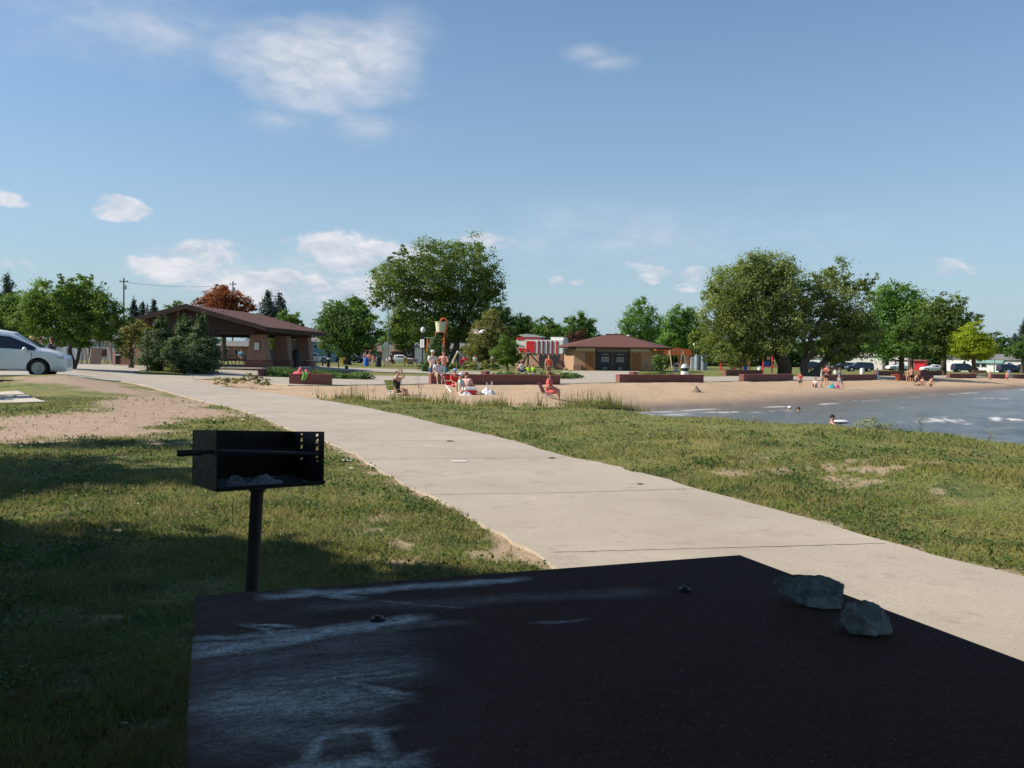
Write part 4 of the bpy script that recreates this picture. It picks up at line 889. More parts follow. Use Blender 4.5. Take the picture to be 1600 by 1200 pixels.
# striped snack stand
def stand():
    d = 128.; g = base(842, d); t = thing('snack_stand', 'red and white striped snack stand with a tan base beside the small building', 'building', g, R(-16))
    k = S(d)*1.03; X = lambda px: (px-842)*k; Zz = lambda py: Wp(842, py, d)[2]-g.z
    MB().box((0, 2, Zz(552)/2-.1), (X(878)-X(806), 4, Zz(552)+.2)).build('lower_wall', mat('stand_tan', (.50, .31, .21), .8, .12, 3), t)
    MB().box((X(860), -.06, Zz(564)), (X(878)-X(842), .1, 1.8)).build('dark_opening', mat('stand_dark', (.035, .036, .042), .8), t)  # flat near-black sheet set on the lower front wall
    up = MB().box((0, 2, (Zz(531)+Zz(552.3))/2), (X(878)-X(806)+.1, 4.1, Zz(531)-Zz(552.3))).build('upper_wall', WHITE, t)
    MB().box(((X(822)+X(835))/2, -.12, (Zz(533)+Zz(551.5))/2), (X(835)-X(822), .05, Zz(533)-Zz(551.5))).build('red_panel', REDP, up)
    for j in range(5): MB().box((X(841.2+7.0*j), -.12, (Zz(532.3)+Zz(553))/2), (2.6*k, .05, Zz(532.3)-Zz(553))).build('stripe', mat('stripe_maroon', (.20, .035, .045), .6) if j < 4 else REDP, up)
    MB().prism([(X(808), Zz(544)), (X(820), Zz(544)), (X(819.5), Zz(551)), (X(812), Zz(551))], .05, XZ, -.12).build('red_corner', REDP, up)
    l = MB()
    for j in range(6): l.box((X(809.5+1.4*j), -.13, Zz(540)), (.1, .03, .12+.05*(j % 2)))
    l.build('lettering', mat('lettering_grey', (.30, .30, .30), .6), up)
    r = MB().prism([(X(806), Zz(523.5)), (X(818), Zz(521.5)), (X(843), Zz(525.5)), (X(840), Zz(527.5)), (X(815), Zz(527))], 3, XZ, 1.0).build('roof', mat('roof_pale_metal', (.42, .47, .44), .5), t)
    MB().box((X(826), 2, Zz(529)), (X(842)-X(812), 2.6, Zz(526.5)-Zz(531.5))).build('upper_box', mat('stripe_maroon', (.20, .035, .045)), t)
    MB().box((X(868), 2, Zz(528.5)), (X(878)-X(858), 2.6, .45)).build('air_vent_box', WHITE, t)
    MB().box((X(811), -.1, Zz(529)), (1.0, .1, .3)).build('red_roof_sign', REDP, t)
stand()
# generic houses far behind
def house(label, px0, px1, d, yeave, yridge, wallm, roofm, yb=None, wins=(), door=None, group=None, gable=False, depth=7.):
    c = (px0+px1)/2; g = base(c, d); k = S(d); w = (px1-px0)*k; he = Wp(c, yeave, d)[2]-g.z; hr = Wp(c, yridge, d)[2]-g.z
    t = thing('house', label, 'house', g, math.atan2(-g.x, g.y)-R(6), group)
    MB().box((0, depth/2, he/2-.2), (w, depth, he+.4)).build('wall', wallm, t)
    if gable:
        rf = MB().prism([(-w/2-.3, he-.05), (w/2+.3, he-.05), (0, hr)], depth+.6, XZ, -.3).build('roof', roofm, t)
        MB().prism([(-w/2+.05, he+.02), (w/2-.05, he+.02), (0, hr-.25)], .04, XZ, -.36).build('gable_face', wallm, rf)
    else:
        rf = MB().prism([(-.4, he), (depth+.4, he), (depth/2, hr)], w+.6, YZ, -w/2-.3).build('roof', roofm, t)
    for (a, b_, y0, y1) in wins:
        z0, z1 = Wp(c, y1, d)[2]-g.z, Wp(c, y0, d)[2]-g.z; x = ((a+b_)/2-c)*k
        wi = MB().box((x, -.03, (z0+z1)/2), ((b_-a)*k, .06, z1-z0)).build('window', WHITE, t); MB().box((x, -.075, (z0+z1)/2), ((b_-a)*k*.82, .03, (z1-z0)*.8)).build('pane', GLASS, wi)
    if door:
        a, b_, y0 = door; z1 = Wp(c, y0, d)[2]-g.z; MB().box((((a+b_)/2-c)*k, -.03, z1/2), ((b_-a)*k, .07, z1)).build('door', DKWOOD, t)
    return t
BLUEH = mat('siding_blue', (.20, .32, .46), .7, .06, 3); CRH = mat('siding_cream', (.68, .66, .60), .7, .06, 3); TANR = mat('roof_tan_brown', (.20, .125, .095), .9, .2, 5)
house('pale blue house right of the pavilion', 484, 522, 135, 534, 527, BLUEH, GREYROOF, wins=[(491, 495, 538, 545), (500, 505, 538, 545)], door=(512, 516, 545))
house('low house with a tan roof and white gable behind the flagpole', 563, 612, 165, 549, 534, mat('siding_brown_grey', (.17, .14, .12), .8), TANR, wins=[(568, 576, 551, 556)])
house('white gabled porch house right of the flagpole', 617, 645, 160, 549, 533, mat('siding_dark', (.07, .065, .06), .8), TANR, wins=[(636, 642, 548, 555)])
house('small white gable end beside the flagpole', 597, 607, 150, 545, 534, CRH, WHITE, gable=True, depth=3)
house('white house behind the globe lamp', 648, 672, 150, 543, 535, WHITE, GREYROOF, wins=[(664, 667, 546, 552)])
house('grey house half hidden behind the cream swing frame', 690, 740, 165, 545, 535, mat('siding_grey', (.34, .36, .36), .8), GREYROOF, wins=[(700, 706, 548, 555), (720, 727, 548, 555)])
house('long cream building under the willow branches', 1322, 1376, 195, 555.5, 551, CRH, mat('roof_cream', (.5, .47, .4), .8), wins=[(1345, 1347, 561, 563), (1360, 1362, 562, 564)])
house('white building glimpsed between the willow trunks', 1255, 1290, 190, 558, 554, WHITE, GREYROOF)
house('white gabled house left of the red shed', 1390, 1420, 200, 562, 553, WHITE, GREYROOF, wins=[(1398, 1401, 563, 567)], gable=True)
house('bright red shed behind the parked cars', 1421, 1443, 190, 564, 561.5, REDP, mat('roof_rust', (.22, .09, .07), .8), wins=[(1429, 1431, 567, 570)])
house('white cottage with a grey roof left of the yellow green maple', 1476, 1519, 185, 559, 551, WHITE, GREYROOF, wins=[(1503, 1507, 564, 570)])
house('white mobile home with a mint awning behind the yellow green maple', 1520, 1560, 178, 567, 562.5, WHITE, mat('awning_mint', (.25, .42, .34), .7), wins=[(1526, 1532, 568, 574), (1533, 1541, 568, 574)])
house('grey roofed house at the right edge behind the light pole', 1548, 1612, 186, 562.5, 553, CRH, GREYROOF, wins=[(1560, 1566, 566, 573), (1574, 1580, 566, 573)])
house('long grey roofed house far left behind the white fence', 70, 190, 140, 533, 523, mat('siding_grey_white', (.42, .43, .44), .8), GREYROOF, wins=[(92, 100, 537, 544), (130, 138, 537, 544)])
# red house glimpsed through the pavilion
house('brown brick house glimpsed through the pavilion', 345, 392, 120, 541, 532, mat('brick_pinkish', (.34, .17, .13), .85), GREYROOF, wins=[(352, 358, 545, 555), (366, 371, 545, 555)])
house('long white garage seen through the left pavilion pillars', 392, 470, 128, 549, 545, mat('siding_cream', (.68, .66, .60)), GREYROOF, wins=[(440, 446, 552, 557)])
# white fence far left
g = base(120, 100); t = thing('white_fence', 'long low white vinyl fence far left behind the locust trunk', 'fence', g); k = S(100)
MB().box((0, 0, .75), (145*k, .05, 1.5)).build('panel', mat('vinyl_white', (.62, .62, .66), .5, .05, 3), t)
pm = MB()
for j in range(9): MB().box(((-70+17.5*j)*k, -.05, .8), (.14, .14, 1.65)).build('post', WHITE, t)
# orange roofed play shelter
g = base(1052, 128); t = thing('play_shelter', 'play shelter with an orange roof behind the tan swing set', 'play structure', g); k = S(128)
MB().prism([(-28*k, 2.15), (30*k, 2.05), (27*k, 2.9), (8*k, 3.2), (-6*k, 3.0), (-27*k, 3.15)], 2.4, XZ, 0).build('roof', ORANGE, t)
for x in (-25, -8, 9, 25): MB().tube([(x*k, .3, -.1), (x*k, .3, 2.2)], .09, 8).build('post', ORANGE if x > 8 else WOODM, t)
MB().box((20*k, .2, 1.3), (8*k, .2, 1.7)).build('side_panel', mat('plastic_salmon', (.65, .30, .2), .5), t)
s_ = MB()
for j in range(4): s_.box(((28+2.6*j)*k, 0, .95), (1.6*k, .1, 1.9))
s_.box((32*k, .1, 1.0), (11*k, .08, 1.7)); s_.build('white_slat_panel', WHITE, t)
# tan swing set
def swing(label, px, d, h, halfw, m_, seats=2, name='swing_set', r=.07, spread=.5, group=None, rz=0, sm=BLACK):
    g = base(px, d); t = thing(name, label, 'swing set', g, rz, group); w = halfw*S(d)
    MB().tube([(-w, 0, h), (w, 0, h)], r*.8, 8).build('top_bar', m_, t)
    for s in (-1, 1):
        for q in (-1, 1): MB().tube([(s*w, 0, h), (s*(w+.15), q*h*spread, 0)], r, 8).build('leg', m_, t)
    for j in range(seats):
        x = -w+(2*w)*(j+.5)/seats; se = MB().box((x, 0, .5), (.45, .16, .04)).build('seat', sm, t)
        for q in (-1, 1): MB().tube([(x+q*.2, 0, .5), (x+q*.15, 0, h)], .012, 5).build('chain', GREYM, t)
    return t
swing('tan metal swing set beside the small building', 1056, 118, 2.65, 12, mat('tube_tan', (.42, .34, .20), .5), 2, spread=.42, rz=.35, r=.075)
def aframe(label, px, d, h, lean, m_, name='tripod_swing', seatm=REDP, group=None):
    """single-post tripod swing: steep leg pair and one long sloping leg"""
    g = base(px, d); t = thing(name, label, 'swing', g, 0, group)
    MB().tube([(-.05, 0, h), (-1.0*lean, -.25, 0)], .07, 6).build('leg', m_, t); MB().tube([(-.05, .1, h), (-.80*lean, .5, 0)], .07, 6).build('leg', m_, t)
    MB().tube([(.08, 0, h), (2.05*lean, .1, 0)], .085, 6).build('long_leg', m_, t); MB().tube([(0, .25, 0), (0, .25, h+.35)], .09, 8).build('post', BLACK, t)
    MB().lathe([(.12, -.1), (.15, .0), (.1, .12)], 8, (0, 0, h)).build('cap', WHITE, t)
    if seatm: MB().lathe([(.1, 0), (.36, .15), (.38, .55), (.2, .8)], 10, (.75*lean, .1, .45)).build('bucket_seat', seatm, t)
aframe('cream tripod swing with a red seat behind the beach wall', 715, 96, 1.85, 1.0, CREAM)
aframe('wooden tripod swing before the striped snack stand', 825, 100, 1.9, .95, mat('wood_red_brown', (.30, .17, .11), .7), seatm=None)
g = base(598, 104); t = thing('seesaw_arm', 'cream lever arm and yellow play piece beside the water arch', 'play structure', g); k = S(104)
MB().tube([(-.45, 0, 1.15), (.25, 0, .25)], .09, 6).build('arm', CREAM, t); MB().tube([(.25, 0, 0), (.25, 0, .3)], .05, 6).build('post', BLACK, t)
g = base(534, 96); t = thing('climber', 'small yellow climbing piece left of the water arch', 'play structure', g)
MB().tube([(-.3, 0, 0), (-.15, 0, .65), (.3, 0, .8)], .07, 6).tube([(-.1, .2, 0), (.15, .1, .7)], .07, 6).build('climbing_bars', YELLOWP, t); MB().box((.05, .05, .82), (.6, .3, .05)).build('platform', YELLOWP, t)
# water arch, bucket tower
g = base(589, 108); t = thing('water_arch', 'green hooked water spray arch on the splash area', 'play structure', g); P = [(0, 0, 0)]
for j in range(13):
    a = math.pi-math.pi*j/12*1.15; P.append((.28+.42*math.cos(a)-.28+.28, 0, 2.25+.42*math.sin(a)*1.1))
P = [(.15, 0, 0), (-.02, 0, .9), (-.14, 0, 1.7)]+[(.3+.42*math.cos(math.pi-math.pi*j/12*1.15), 0, 2.2+.5*math.sin(math.pi-math.pi*j/12*1.15)) for j in range(13)]
MB().tube(P, .075, 8).build('arch_tube', GREENT, t, smooth=True); MB().tube([(-.1, 0, 1.4), (-.35, 0, 1.75), (-.32, 0, 1.95)], .05, 8).build('side_nozzle', GREENT, t); MB().lathe([(.14, 0), (.16, .1), (.1, .12)], 10).build('foot', GREENT, t)
g = base(683, 106); t = thing('bucket_tower', 'orange splash tower with a cream tipping bucket on top', 'play structure', g); k = S(106); zf = lambda py: Wp(683, py, 106)[2]-g.z
X = lambda px: (px-683)*k
bk = MB().lathe([(0.52, 0), (.56, .02), (.70, zf(503)-zf(518)), (.74, zf(503)-zf(518)+.02), (.74, zf(503)-zf(518)+.1), (.64, zf(503)-zf(518)+.1), (.5, .1)], 18, (X(688), 0, zf(519))).build('bucket', mat('plastic_cream', (.72, .68, .48), .45, .06, 3), t, smooth=True)
MB().tube([(X(687), -.1, zf(504)), (X(687.5), -.1, zf(500)), (X(690), -.1, zf(497.5)), (X(693.5), -.1, zf(497.2)), (X(697), -.1, zf(500)), (X(698), -.1, zf(506)), (X(697), -.1, zf(514)), (X(695), -.1, zf(518))], .09, 8).build('hook_arm', ORANGE, t, smooth=True)
for x in (667.5, 693.5, 680.): MB().tube([(X(x), .3 if x == 680. else 0, -.1), (X(x), .3 if x == 680. else 0, zf(528 if x < 670 else 518))], .09, 8).build('post', ORANGE, t)
MB().tube([(X(662), 0, zf(528)), (X(679), 0, zf(528))], .05, 6).build('green_bar', GREENT, t); MB().tube([(X(682), 0, zf(519)), (X(697), 0, zf(519)), (X(697), 0, zf(522))], .08, 6).build('cradle', ORANGE, t)
for a, b_ in [((686, 534), (694, 528)), ((680, 540), (694, 534)), ((676, 528), (668, 536))]: MB().tube([(X(a[0]), 0, zf(a[1])), (X(b_[0]), 0, zf(b_[1]))], .06, 6).build('brace', ORANGE, t)
MB().box((X(674), 0, zf(536)), (.5, .1, 1.1)).build('panel', WOODL, t)
g = base(636, 110); t = thing('splash_play_set', 'yellow and salmon splash play panel left of the sign', 'play structure', g); k = S(110)
MB().lathe([(.08, 0), (.08, .6)], 8, (-.3, 0, 0)).build('post', YELLOWP, t)
yp = MB(); yp.prism([(.32*math.cos(a), .32*math.sin(a)) for a in [math.pi*2*j/14 for j in range(14)]], .1, Matrix.Translation((-.2, 0, .85))@XZ); yp.build('yellow_ring', YELLOWP, t); MB().lathe([(.12, 0), (.12, .12)], 8, (-.2, -.02, .8)).build('ring_hub', ORANGE, t)
MB().box((.75, 0, .8), (1.2, .1, .35)).build('salmon_panel', mat('plastic_salmon', (.65, .30, .2)), t)
for x in (.25, .7, 1.25): MB().tube([(x, 0, 0), (x, 0, .7)], .06, 6).build('post', mat('plastic_salmon', (.65, .30, .2)), t)
# poles
def pole(name, label, cat, px, d, ytop, r, m_, extra=None, z=None):
    g = base(px, d); t = thing(name, label, cat, g); h = Wp(px, ytop, d)[2]-g.z
    MB().tube([(0, 0, -.1), (0, 0, h*.5), (0, 0, h)], [r, r*.85, r*.6], 10).build('pole', m_, t, smooth=True)
    if extra: extra(t, h)
    return t
pole('flagpole', 'bare grey flagpole left of the tall cottonwood', 'pole', 606, 112, 478, .08, GREYM, lambda t, h: MB().ball((0, 0, h+.06), .09, 8).build('finial', GREYM, t, True))
def lampx(t, h):
    MB().lathe([(.20, 0), (.13, .2), (.07, .9)], 12).build('base_collar', BLACK, t, True)
    MB().lathe([(.06, h), (.16, h+.05), (.17, h+.1)], 12).build('fitter', BLACK, t, True)
    MB().lathe([(.15, h+.1), (.26, h+.3), (.25, h+.45), (.13, h+.64), (.04, h+.72)], 14).build('globe', mat('globe_white', (.7, .72, .7), .25), t, True)
pole('street_lamp', 'black park lamp with an acorn globe by the splash area', 'lamp', 660, 92, 521, .06, BLACK, lampx)
pole('street_lamp', 'dark utility lamp far left of the willows above the swing', 'lamp', 1084, 130, 540, .07, WOODM, lambda t, h: MB().lathe([(.12, h), (.2, h+.1), (.12, h+.35)], 10).build('lamp_head', GREYM, t, True))
def lightx(t, h):
    MB().tube([(0, 0, h-.1), (-.9, 0, h-.35)], .04, 6).build('arm', GREYM, t); MB().box((-1.05, 0, h-.4), (.6, .25, .16)).build('lamp_head', mat('lamp_head_pale', (.6, .6, .58)), t, bevel=.03)
pole('light_pole', 'tall light pole at the right of the yellow green maple', 'lamp', 1553, 140, 522, .1, GREYM, lightx)
def upx(t, h):
    MB().box((0, 0, h-.55), (1.3, .10, .12)).build('crossarm', WOODM, t)
    for x in (-.55, .1, .55): MB().lathe([(.05, 0), (.07, .1), (.03, .2)], 8, (x, 0, h-.48)).build('insulator', GREYM, t)
    MB().lathe([(.16, 0), (.16, .6)], 10, (.25, 0, h-1.7)).build('transformer', GREYM, t)
P1 = pole('utility_pole', 'grey utility pole with crossarm right of the locust tree', 'pole', 193, 125, 434, .16, mat('pole_wood_grey', (.21, .18, .15), .9), upx)
P2 = pole('utility_pole', 'utility pole top poking out of the red maple', 'pole', 363, 150, 439, .16, mat('pole_wood_grey', (.21, .18, .15)), upx)
z1 = Wp(193, 437, 125)[2]; z2 = Wp(363, 442, 150)[2]; a = Vector((P1.location.x, 125, z1)); b_ = Vector((P2.location.x, 150, z2))
for off, lb in ((-.5, 'left overhead wire between the two utility poles'), (.5, 'right overhead wire between the two utility poles')):
    pts = [a.lerp(b_, t_/12)+Vector((off, 0, -.5*4*(t_/12)*(1-t_/12)-.35)) for t_ in range(13)]; tag(MB().tube(pts, .012, 5).build('overhead_wire', BLACK), lb, 'wire', 'overhead wires')
pole('thin_pole', 'tall thin bare pole standing before the left juniper', 'pole', 230, 47, 474, .045, mat('pole_green_brown', (.10, .085, .05), .8), lambda t, h: MB().lathe([(.07, 0), (.07, .12), (.05, .14)], 8).build('base_collar', GREYM, t))
# stone pillar, white sign, lamp signs
g = base(224, 58); t = thing('stone_marker', 'pale stone marker with a rounded top behind the thin pole', 'marker', g); h = Wp(224, 511, 58)[2]-g.z
MB().prism([(-.36, 0), (.36, 0), (.36, h-.25), (.2, h), (-.05, h), (-.36, h-.3)], .35, XZ, 0).build('slab', mat('stone_pale', (.42, .34, .28), .9, .15, 6), t, bevel=.03); MB().box((0, -.03, h*.72), (.46, .05, h*.34)).build('plaque', mat('plaque_dark', (.16, .12, .10), .6), t)
g = base(659, 85); t = thing('notice_sign', 'white rectangular notice sign on a black post in front of the globe lamp', 'sign', g, R(-24)); zc = Wp(659, 536.5, 85)[2]-g.z; k = S(85)
MB().tube([(0, .06, -.1), (0, .06, zc+.3)], .045, 8).build('post', BLACK, t); bd = MB().box((0, 0, zc), (7*k, .04, 12.5*k)).build('board', WHITE, t)
l_ = MB()
for j in range(7): l_.box((0, -.026, zc+4.2*k-j*1.35*k), (4.6*k-(j % 3)*.04, .008, .035))
l_.build('text_lines', mat('lettering_grey', (.30, .30, .30)), bd)
# bike racks, bollards
for i, (px, d) in enumerate([(499, 74), (509, 75)]):
    g = base(px, d); t = thing('bike_rack', ['left black hoop bike rack right of the pavilion', 'right black hoop bike rack with a pale seat, right of the pavilion'][i], 'bike rack', g, 0, 'hoop bike racks')
    MB().tube([(-.25, 0, 0), (-.25, 0, .75), (-.15, 0, .9), (.15, 0, .9), (.25, 0, .75), (.25, 0, 0)], .035, 7).build('hoop', BLACK, t, True); MB().box((0, 0, .015), (.62, .12, .02)).build('foot_plate', BLACK, t)
for px, d, h, lb in [(513, 68, .75, 'dark post with a pale cap right of the bike racks'), (541.5, 66, .35, 'short dark bollard on the plaza by the sidewalk'), (529, 67, .9, 'thin dark post left of the short bollard')]:
    g = base(px, d); t = thing('bollard', lb, 'bollard', g); r = .13 if h != .9 else .04; MB().lathe([(r, -.05), (r, h-.08)], 10).build('post', BLACK, t, True); MB().lathe([(r, h-.08), (r*1.1, h-.05), (r*.6, h)], 10).build('cap', mat('cap_pale', (.5, .48, .42)), t, True)
def domebin(label, px, d, h, r):
    g = base(px, d); t = thing('domed_bin', label, 'bin', g, 0, 'white domed bins on the lawn')
    MB().lathe([(r*.9, 0), (r, .05), (r, h*.55)], 16).build('drum', WHITE, t, True); MB().lathe([(r*1.02, h*.55), (r*1.02, h*.74)], 16).build('dark_band', BLACK, t, True); MB().lathe([(r*1.05, h*.74), (r*.95, h*.86), (r*.5, h*.98), (.02, h)], 16).build('dome', mat('dome_grey', (.5, .52, .5), .4), t, True)
domebin('white domed bin with a black band right behind the beach wall', 1069.5, 60, 1.15, .27); domebin('white domed bin on the lawn near the tan swing set', 1056.5, 98, 1.1, .24)
for px, d, lb in [(1187, 100, 'round white litter drum left of the willow trunk'), (1347, 105, 'white litter drum on the lawn right of the willows'), (1576, 125, 'small white litter drum at the right edge'), (1306, 110, 'white litter drum near the parked cars behind the willow')]:
    g = base(px, d); t = thing('white_drum', lb, 'bin', g); MB().lathe([(.25, 0), (.27, .05), (.27, .72)], 14).build('drum', WHITE, t, True); MB().lathe([(.28, .72), (.24, .82), (.05, .86)], 14).build('lid', mat('lid_pale_blue', (.45, .52, .62)), t, True)
# grey cylinders + playground structures
for i, (px, w, lb) in enumerate([(1089, 8.5, 'narrower of two grey mottled cylinders beyond the lawn'), (1098.5, 12, 'wider of two grey mottled cylinders beyond the lawn')]):
    g = base(px, 122); t = thing('grey_cylinder', lb, 'tank', g, 0, 'grey cylinders'); r = w/2*S(122)
    MB().lathe([(r, 0), (r, 1.9), (r*.97, 2.1)], 18).build('shell', mat('mottled_grey', (.25, .29, .33), .5, .5, 9), t, True); MB().lathe([(r*1.03, 2.1), (r*1.03, 2.2), (r*.3, 2.28)], 18).build('lid', GREYM, t, True)
def playset(label, px0, px1, d, posts, panels, rails):
    c = (px0+px1)/2; g = base(c, d); t = thing('playground_set', label, 'play structure', g, 0); k = S(d); X = lambda px: (px-c)*k
    for px, h, m_ in posts: MB().tube([(X(px), 0, -.1), (X(px), 0, h)], .09, 7).build('post', m_, t)
    for a, b_, z0, z1, m_ in panels: MB().box((X((a+b_)/2), .12, (z0+z1)/2), ((b_-a)*k, .08, z1-z0)).build('panel', m_, t)
    for a, b_, z, m_ in rails: MB().tube([(X(a), -.05, z), (X(b_), -.05, z)], .05, 6).build('rail', m_, t)
YB = mat('plastic_pale_yellow', (.70, .62, .32), .5)
playset('red and blue playground set left of the willow trunk', 1122, 1173, 118, [(1126, 1.7, REDP), (1147, 1.9, REDP), (1159, 2.0, REDP), (1171, 1.9, REDP)],
        [(1145, 1149, .2, 1.8, REDP), (1150, 1157, 1.1, 1.9, BLUEP), (1162, 1168, .1, .8, BLUEP), (1160, 1163, .9, 1.8, YB), (1166, 1170, .9, 1.9, YB)], [(1126, 1146, 1.6, mat('plastic_salmon', (.65, .30, .2))), (1126, 1146, .95, mat('plastic_salmon', (.65, .30, .2)))])
playset('red, blue and yellow playground set just left of the willow trunk', 1190, 1222, 108, [(1192, 2.2, REDP), (1206, 2.3, REDP), (1220, 1.8, REDP)],
        [(1194, 1203, .75, 1.5, BLUEP), (1199, 1203, 1.7, 2.6, mat('plastic_salmon', (.65, .30, .2))), (1205, 1208, 1.5, 2.6, REDP), (1209, 1214, .8, 2.5, YB), (1215, 1218, .5, 1.6, YB)], [(1192, 1220, .75, REDP), (1206, 1220, 1.6, YB)])
# tables/benches on lawn
def bench(label, px, d, rz=0, m_=WOODM, group='park benches'):
    g = base(px, d); t = thing('park_bench', label, 'bench', g, rz, group)
    MB().box((0, 0, .45), (1.6, .4, .05)).build('seat', m_, t); MB().box((0, .24, .72), (1.6, .05, .35)).build('backrest', m_, t)
    for s in (-1, 1): MB().tube([(s*.6, -.15, 0), (s*.6, -.1, .44), (s*.6, .26, .85)], .035, 6).build('leg', BLACK, t)
for px, d, lb in [(1533, 112, 'low brown bench between two red walls on the right'), (1150, 108, 'brown bench under the left side of the willow'), (1260, 105, 'dark bench right behind the willow trunk'), (1305, 108, 'brown bench behind the beach people right of the willow')]: bench(lb, px, d)
picnic_table('weathered picnic table on a concrete pad at the left edge', base(-60, 22.6)+Vector((0, 0, .03)), .15, None, WOODM, GREYM, 1.9)
# wooden swing, sandwich sign, planter at left
g = base(152, 62); t = thing('porch_swing_frame', 'pale wooden A frame swing with a round sign on top', 'swing', g, .25); h = 1.95
for s in (-1, 1):
    for q in (-1, 1): MB().box((0, 0, 0), (.11, .11, 2.05), 0, Matrix.Translation((s*.85, q*.42, h/2))@Matrix.Rotation(q*.42, 4, 'X')).build('leg', mat('wood_pinkish', (.62, .42, .32), .7), t)
MB().box((0, 0, h), (2.0, .13, .15)).build('top_bar', mat('wood_pinkish', (.62, .42, .32)), t)
rs = MB(); rs.prism([(.22*math.cos(a), .22*math.sin(a)) for a in [math.pi*2*j/18 for j in range(18)]], .05, Matrix.Translation((-.1, -.12, h+.02))@XZ); so_ = rs.build('round_sign', WHITE, t)
rs = MB(); rs.prism([(.11*math.cos(a), .11*math.sin(a)) for a in [math.pi*2*j/14 for j in range(14)]], .03, Matrix.Translation((-.1, -.145, h+.02))@XZ); rs.build('sign_emblem', mat('emblem_grey', (.2, .2, .2)), so_)
MB().box((0, 0, .55), (1.2, .45, .06)).build('seat', WOODM, t); MB().box((0, .22, .85), (1.2, .05, .5)).build('backrest', WOODM, t)
for s in (-1, 1): MB().tube([(s*.55, 0, .55), (s*.55, 0, h)], .012, 5).build('chain', BLACK, t)
g = base(150, 58.5); t = thing('sandwich_board', 'dark sloping board leaning before the wooden swing', 'sign', g, 0)
MB().box((0, 0, 0), (.75, .06, 1.15), 0, Matrix.Translation((0, 0, .62))@Matrix.Rotation(-.28, 4, 'X')).build('front_board', mat('board_brown', (.10, .07, .055), .7), t); MB().box((0, 0, 0), (.06, .05, 1.15), 0, Matrix.Translation((-.42, .05, .58))@Matrix.Rotation(-.28, 4, 'X')).build('side_rail', mat('wood_pinkish', (.62, .42, .32)), t)
g = base(155, 66); t = thing('white_bird_feeder', 'white lantern shaped box on a post above the wooden swing', 'sign', g); zc = Wp(155, 522, 66)[2]-g.z
MB().tube([(0, 0, 0), (0, 0, zc-.2)], .04, 6).build('post', BLACK, t); MB().lathe([(.10, zc-.22), (.17, zc-.15), (.16, zc+.1), (.2, zc+.12), (.03, zc+.25)], 10).build('box', WHITE, t)
g = base(178, 70); t = thing('wood_arbor', 'pinkish wooden arbor joining the swing on its right', 'arbor', g); mw = mat('wood_pinkish', (.62, .42, .32))
for s in (-1, 1): MB().box((s*.75, 0, .85), (.1, .1, 1.75)).build('post', mw, t)
MB().box((0, 0, 1.72), (1.9, .14, .12)).build('top_beam', mw, t); MB().box((0, .2, 1.84), (1.9, .5, .05)).build('roof_slat', mat('roof_rust', (.22, .09, .07)), t)
g = base(212, 58); t = thing('planter_box', 'brown planter box with a white rail beside the thin pole', 'planter', g)
MB().box((0, 0, .28), (1.9, .6, .5)).build('box', mat('planter_brown', (.16, .08, .06), .8), t); MB().box((-.2, -.35, .72), (2.3, .06, .09)).build('rail', WHITE, t); MB().box((-1.3, -.35, .45), (.12, .1, 1.1)).build('rail_post', mw, t); MB().box((.9, -.35, .36), (.08, .05, .7)).build('rail_post', mw, t)
# ---------------------------------------------------------------- people
def skin(nodes, edges, root=0, sub=1):
    me = bpy.data.meshes.new('tmp'); me.from_pydata([n[0] for n in nodes], edges, []); o = bpy.data.objects.new('tmp', me); C.objects.link(o)
    md = o.modifiers.new('s', 'SKIN'); md.use_smooth_shade = True
    for i, n in enumerate(nodes):
        r = n[1]; me.skin_vertices[0].data[i].radius = (r, r) if isinstance(r, (int, float)) else r
    me.skin_vertices[0].data[root].use_root = True
    if sub: o.modifiers.new('u', 'SUBSURF').levels = sub
    dg = bpy.context.evaluated_depsgraph_get(); r = bpy.data.meshes.new_from_object(o.evaluated_get(dg)); bpy.data.objects.remove(o); bpy.data.meshes.remove(me)
    for p in r.polygons: p.use_smooth = True
    return r
ST = dict(pel=(0,0,.53), bel=(0,0,.62), che=(0,0,.74), nec=(0,0,.83), hd=(0,-.01,.93), hip=(.05,0,.50), kne=(.055,-.015,.28), ank=(.06,0,.045), toe=(.065,-.085,.018), sho=(.105,0,.80), elb=(.145,.01,.63), wri=(.15,-.04,.49))
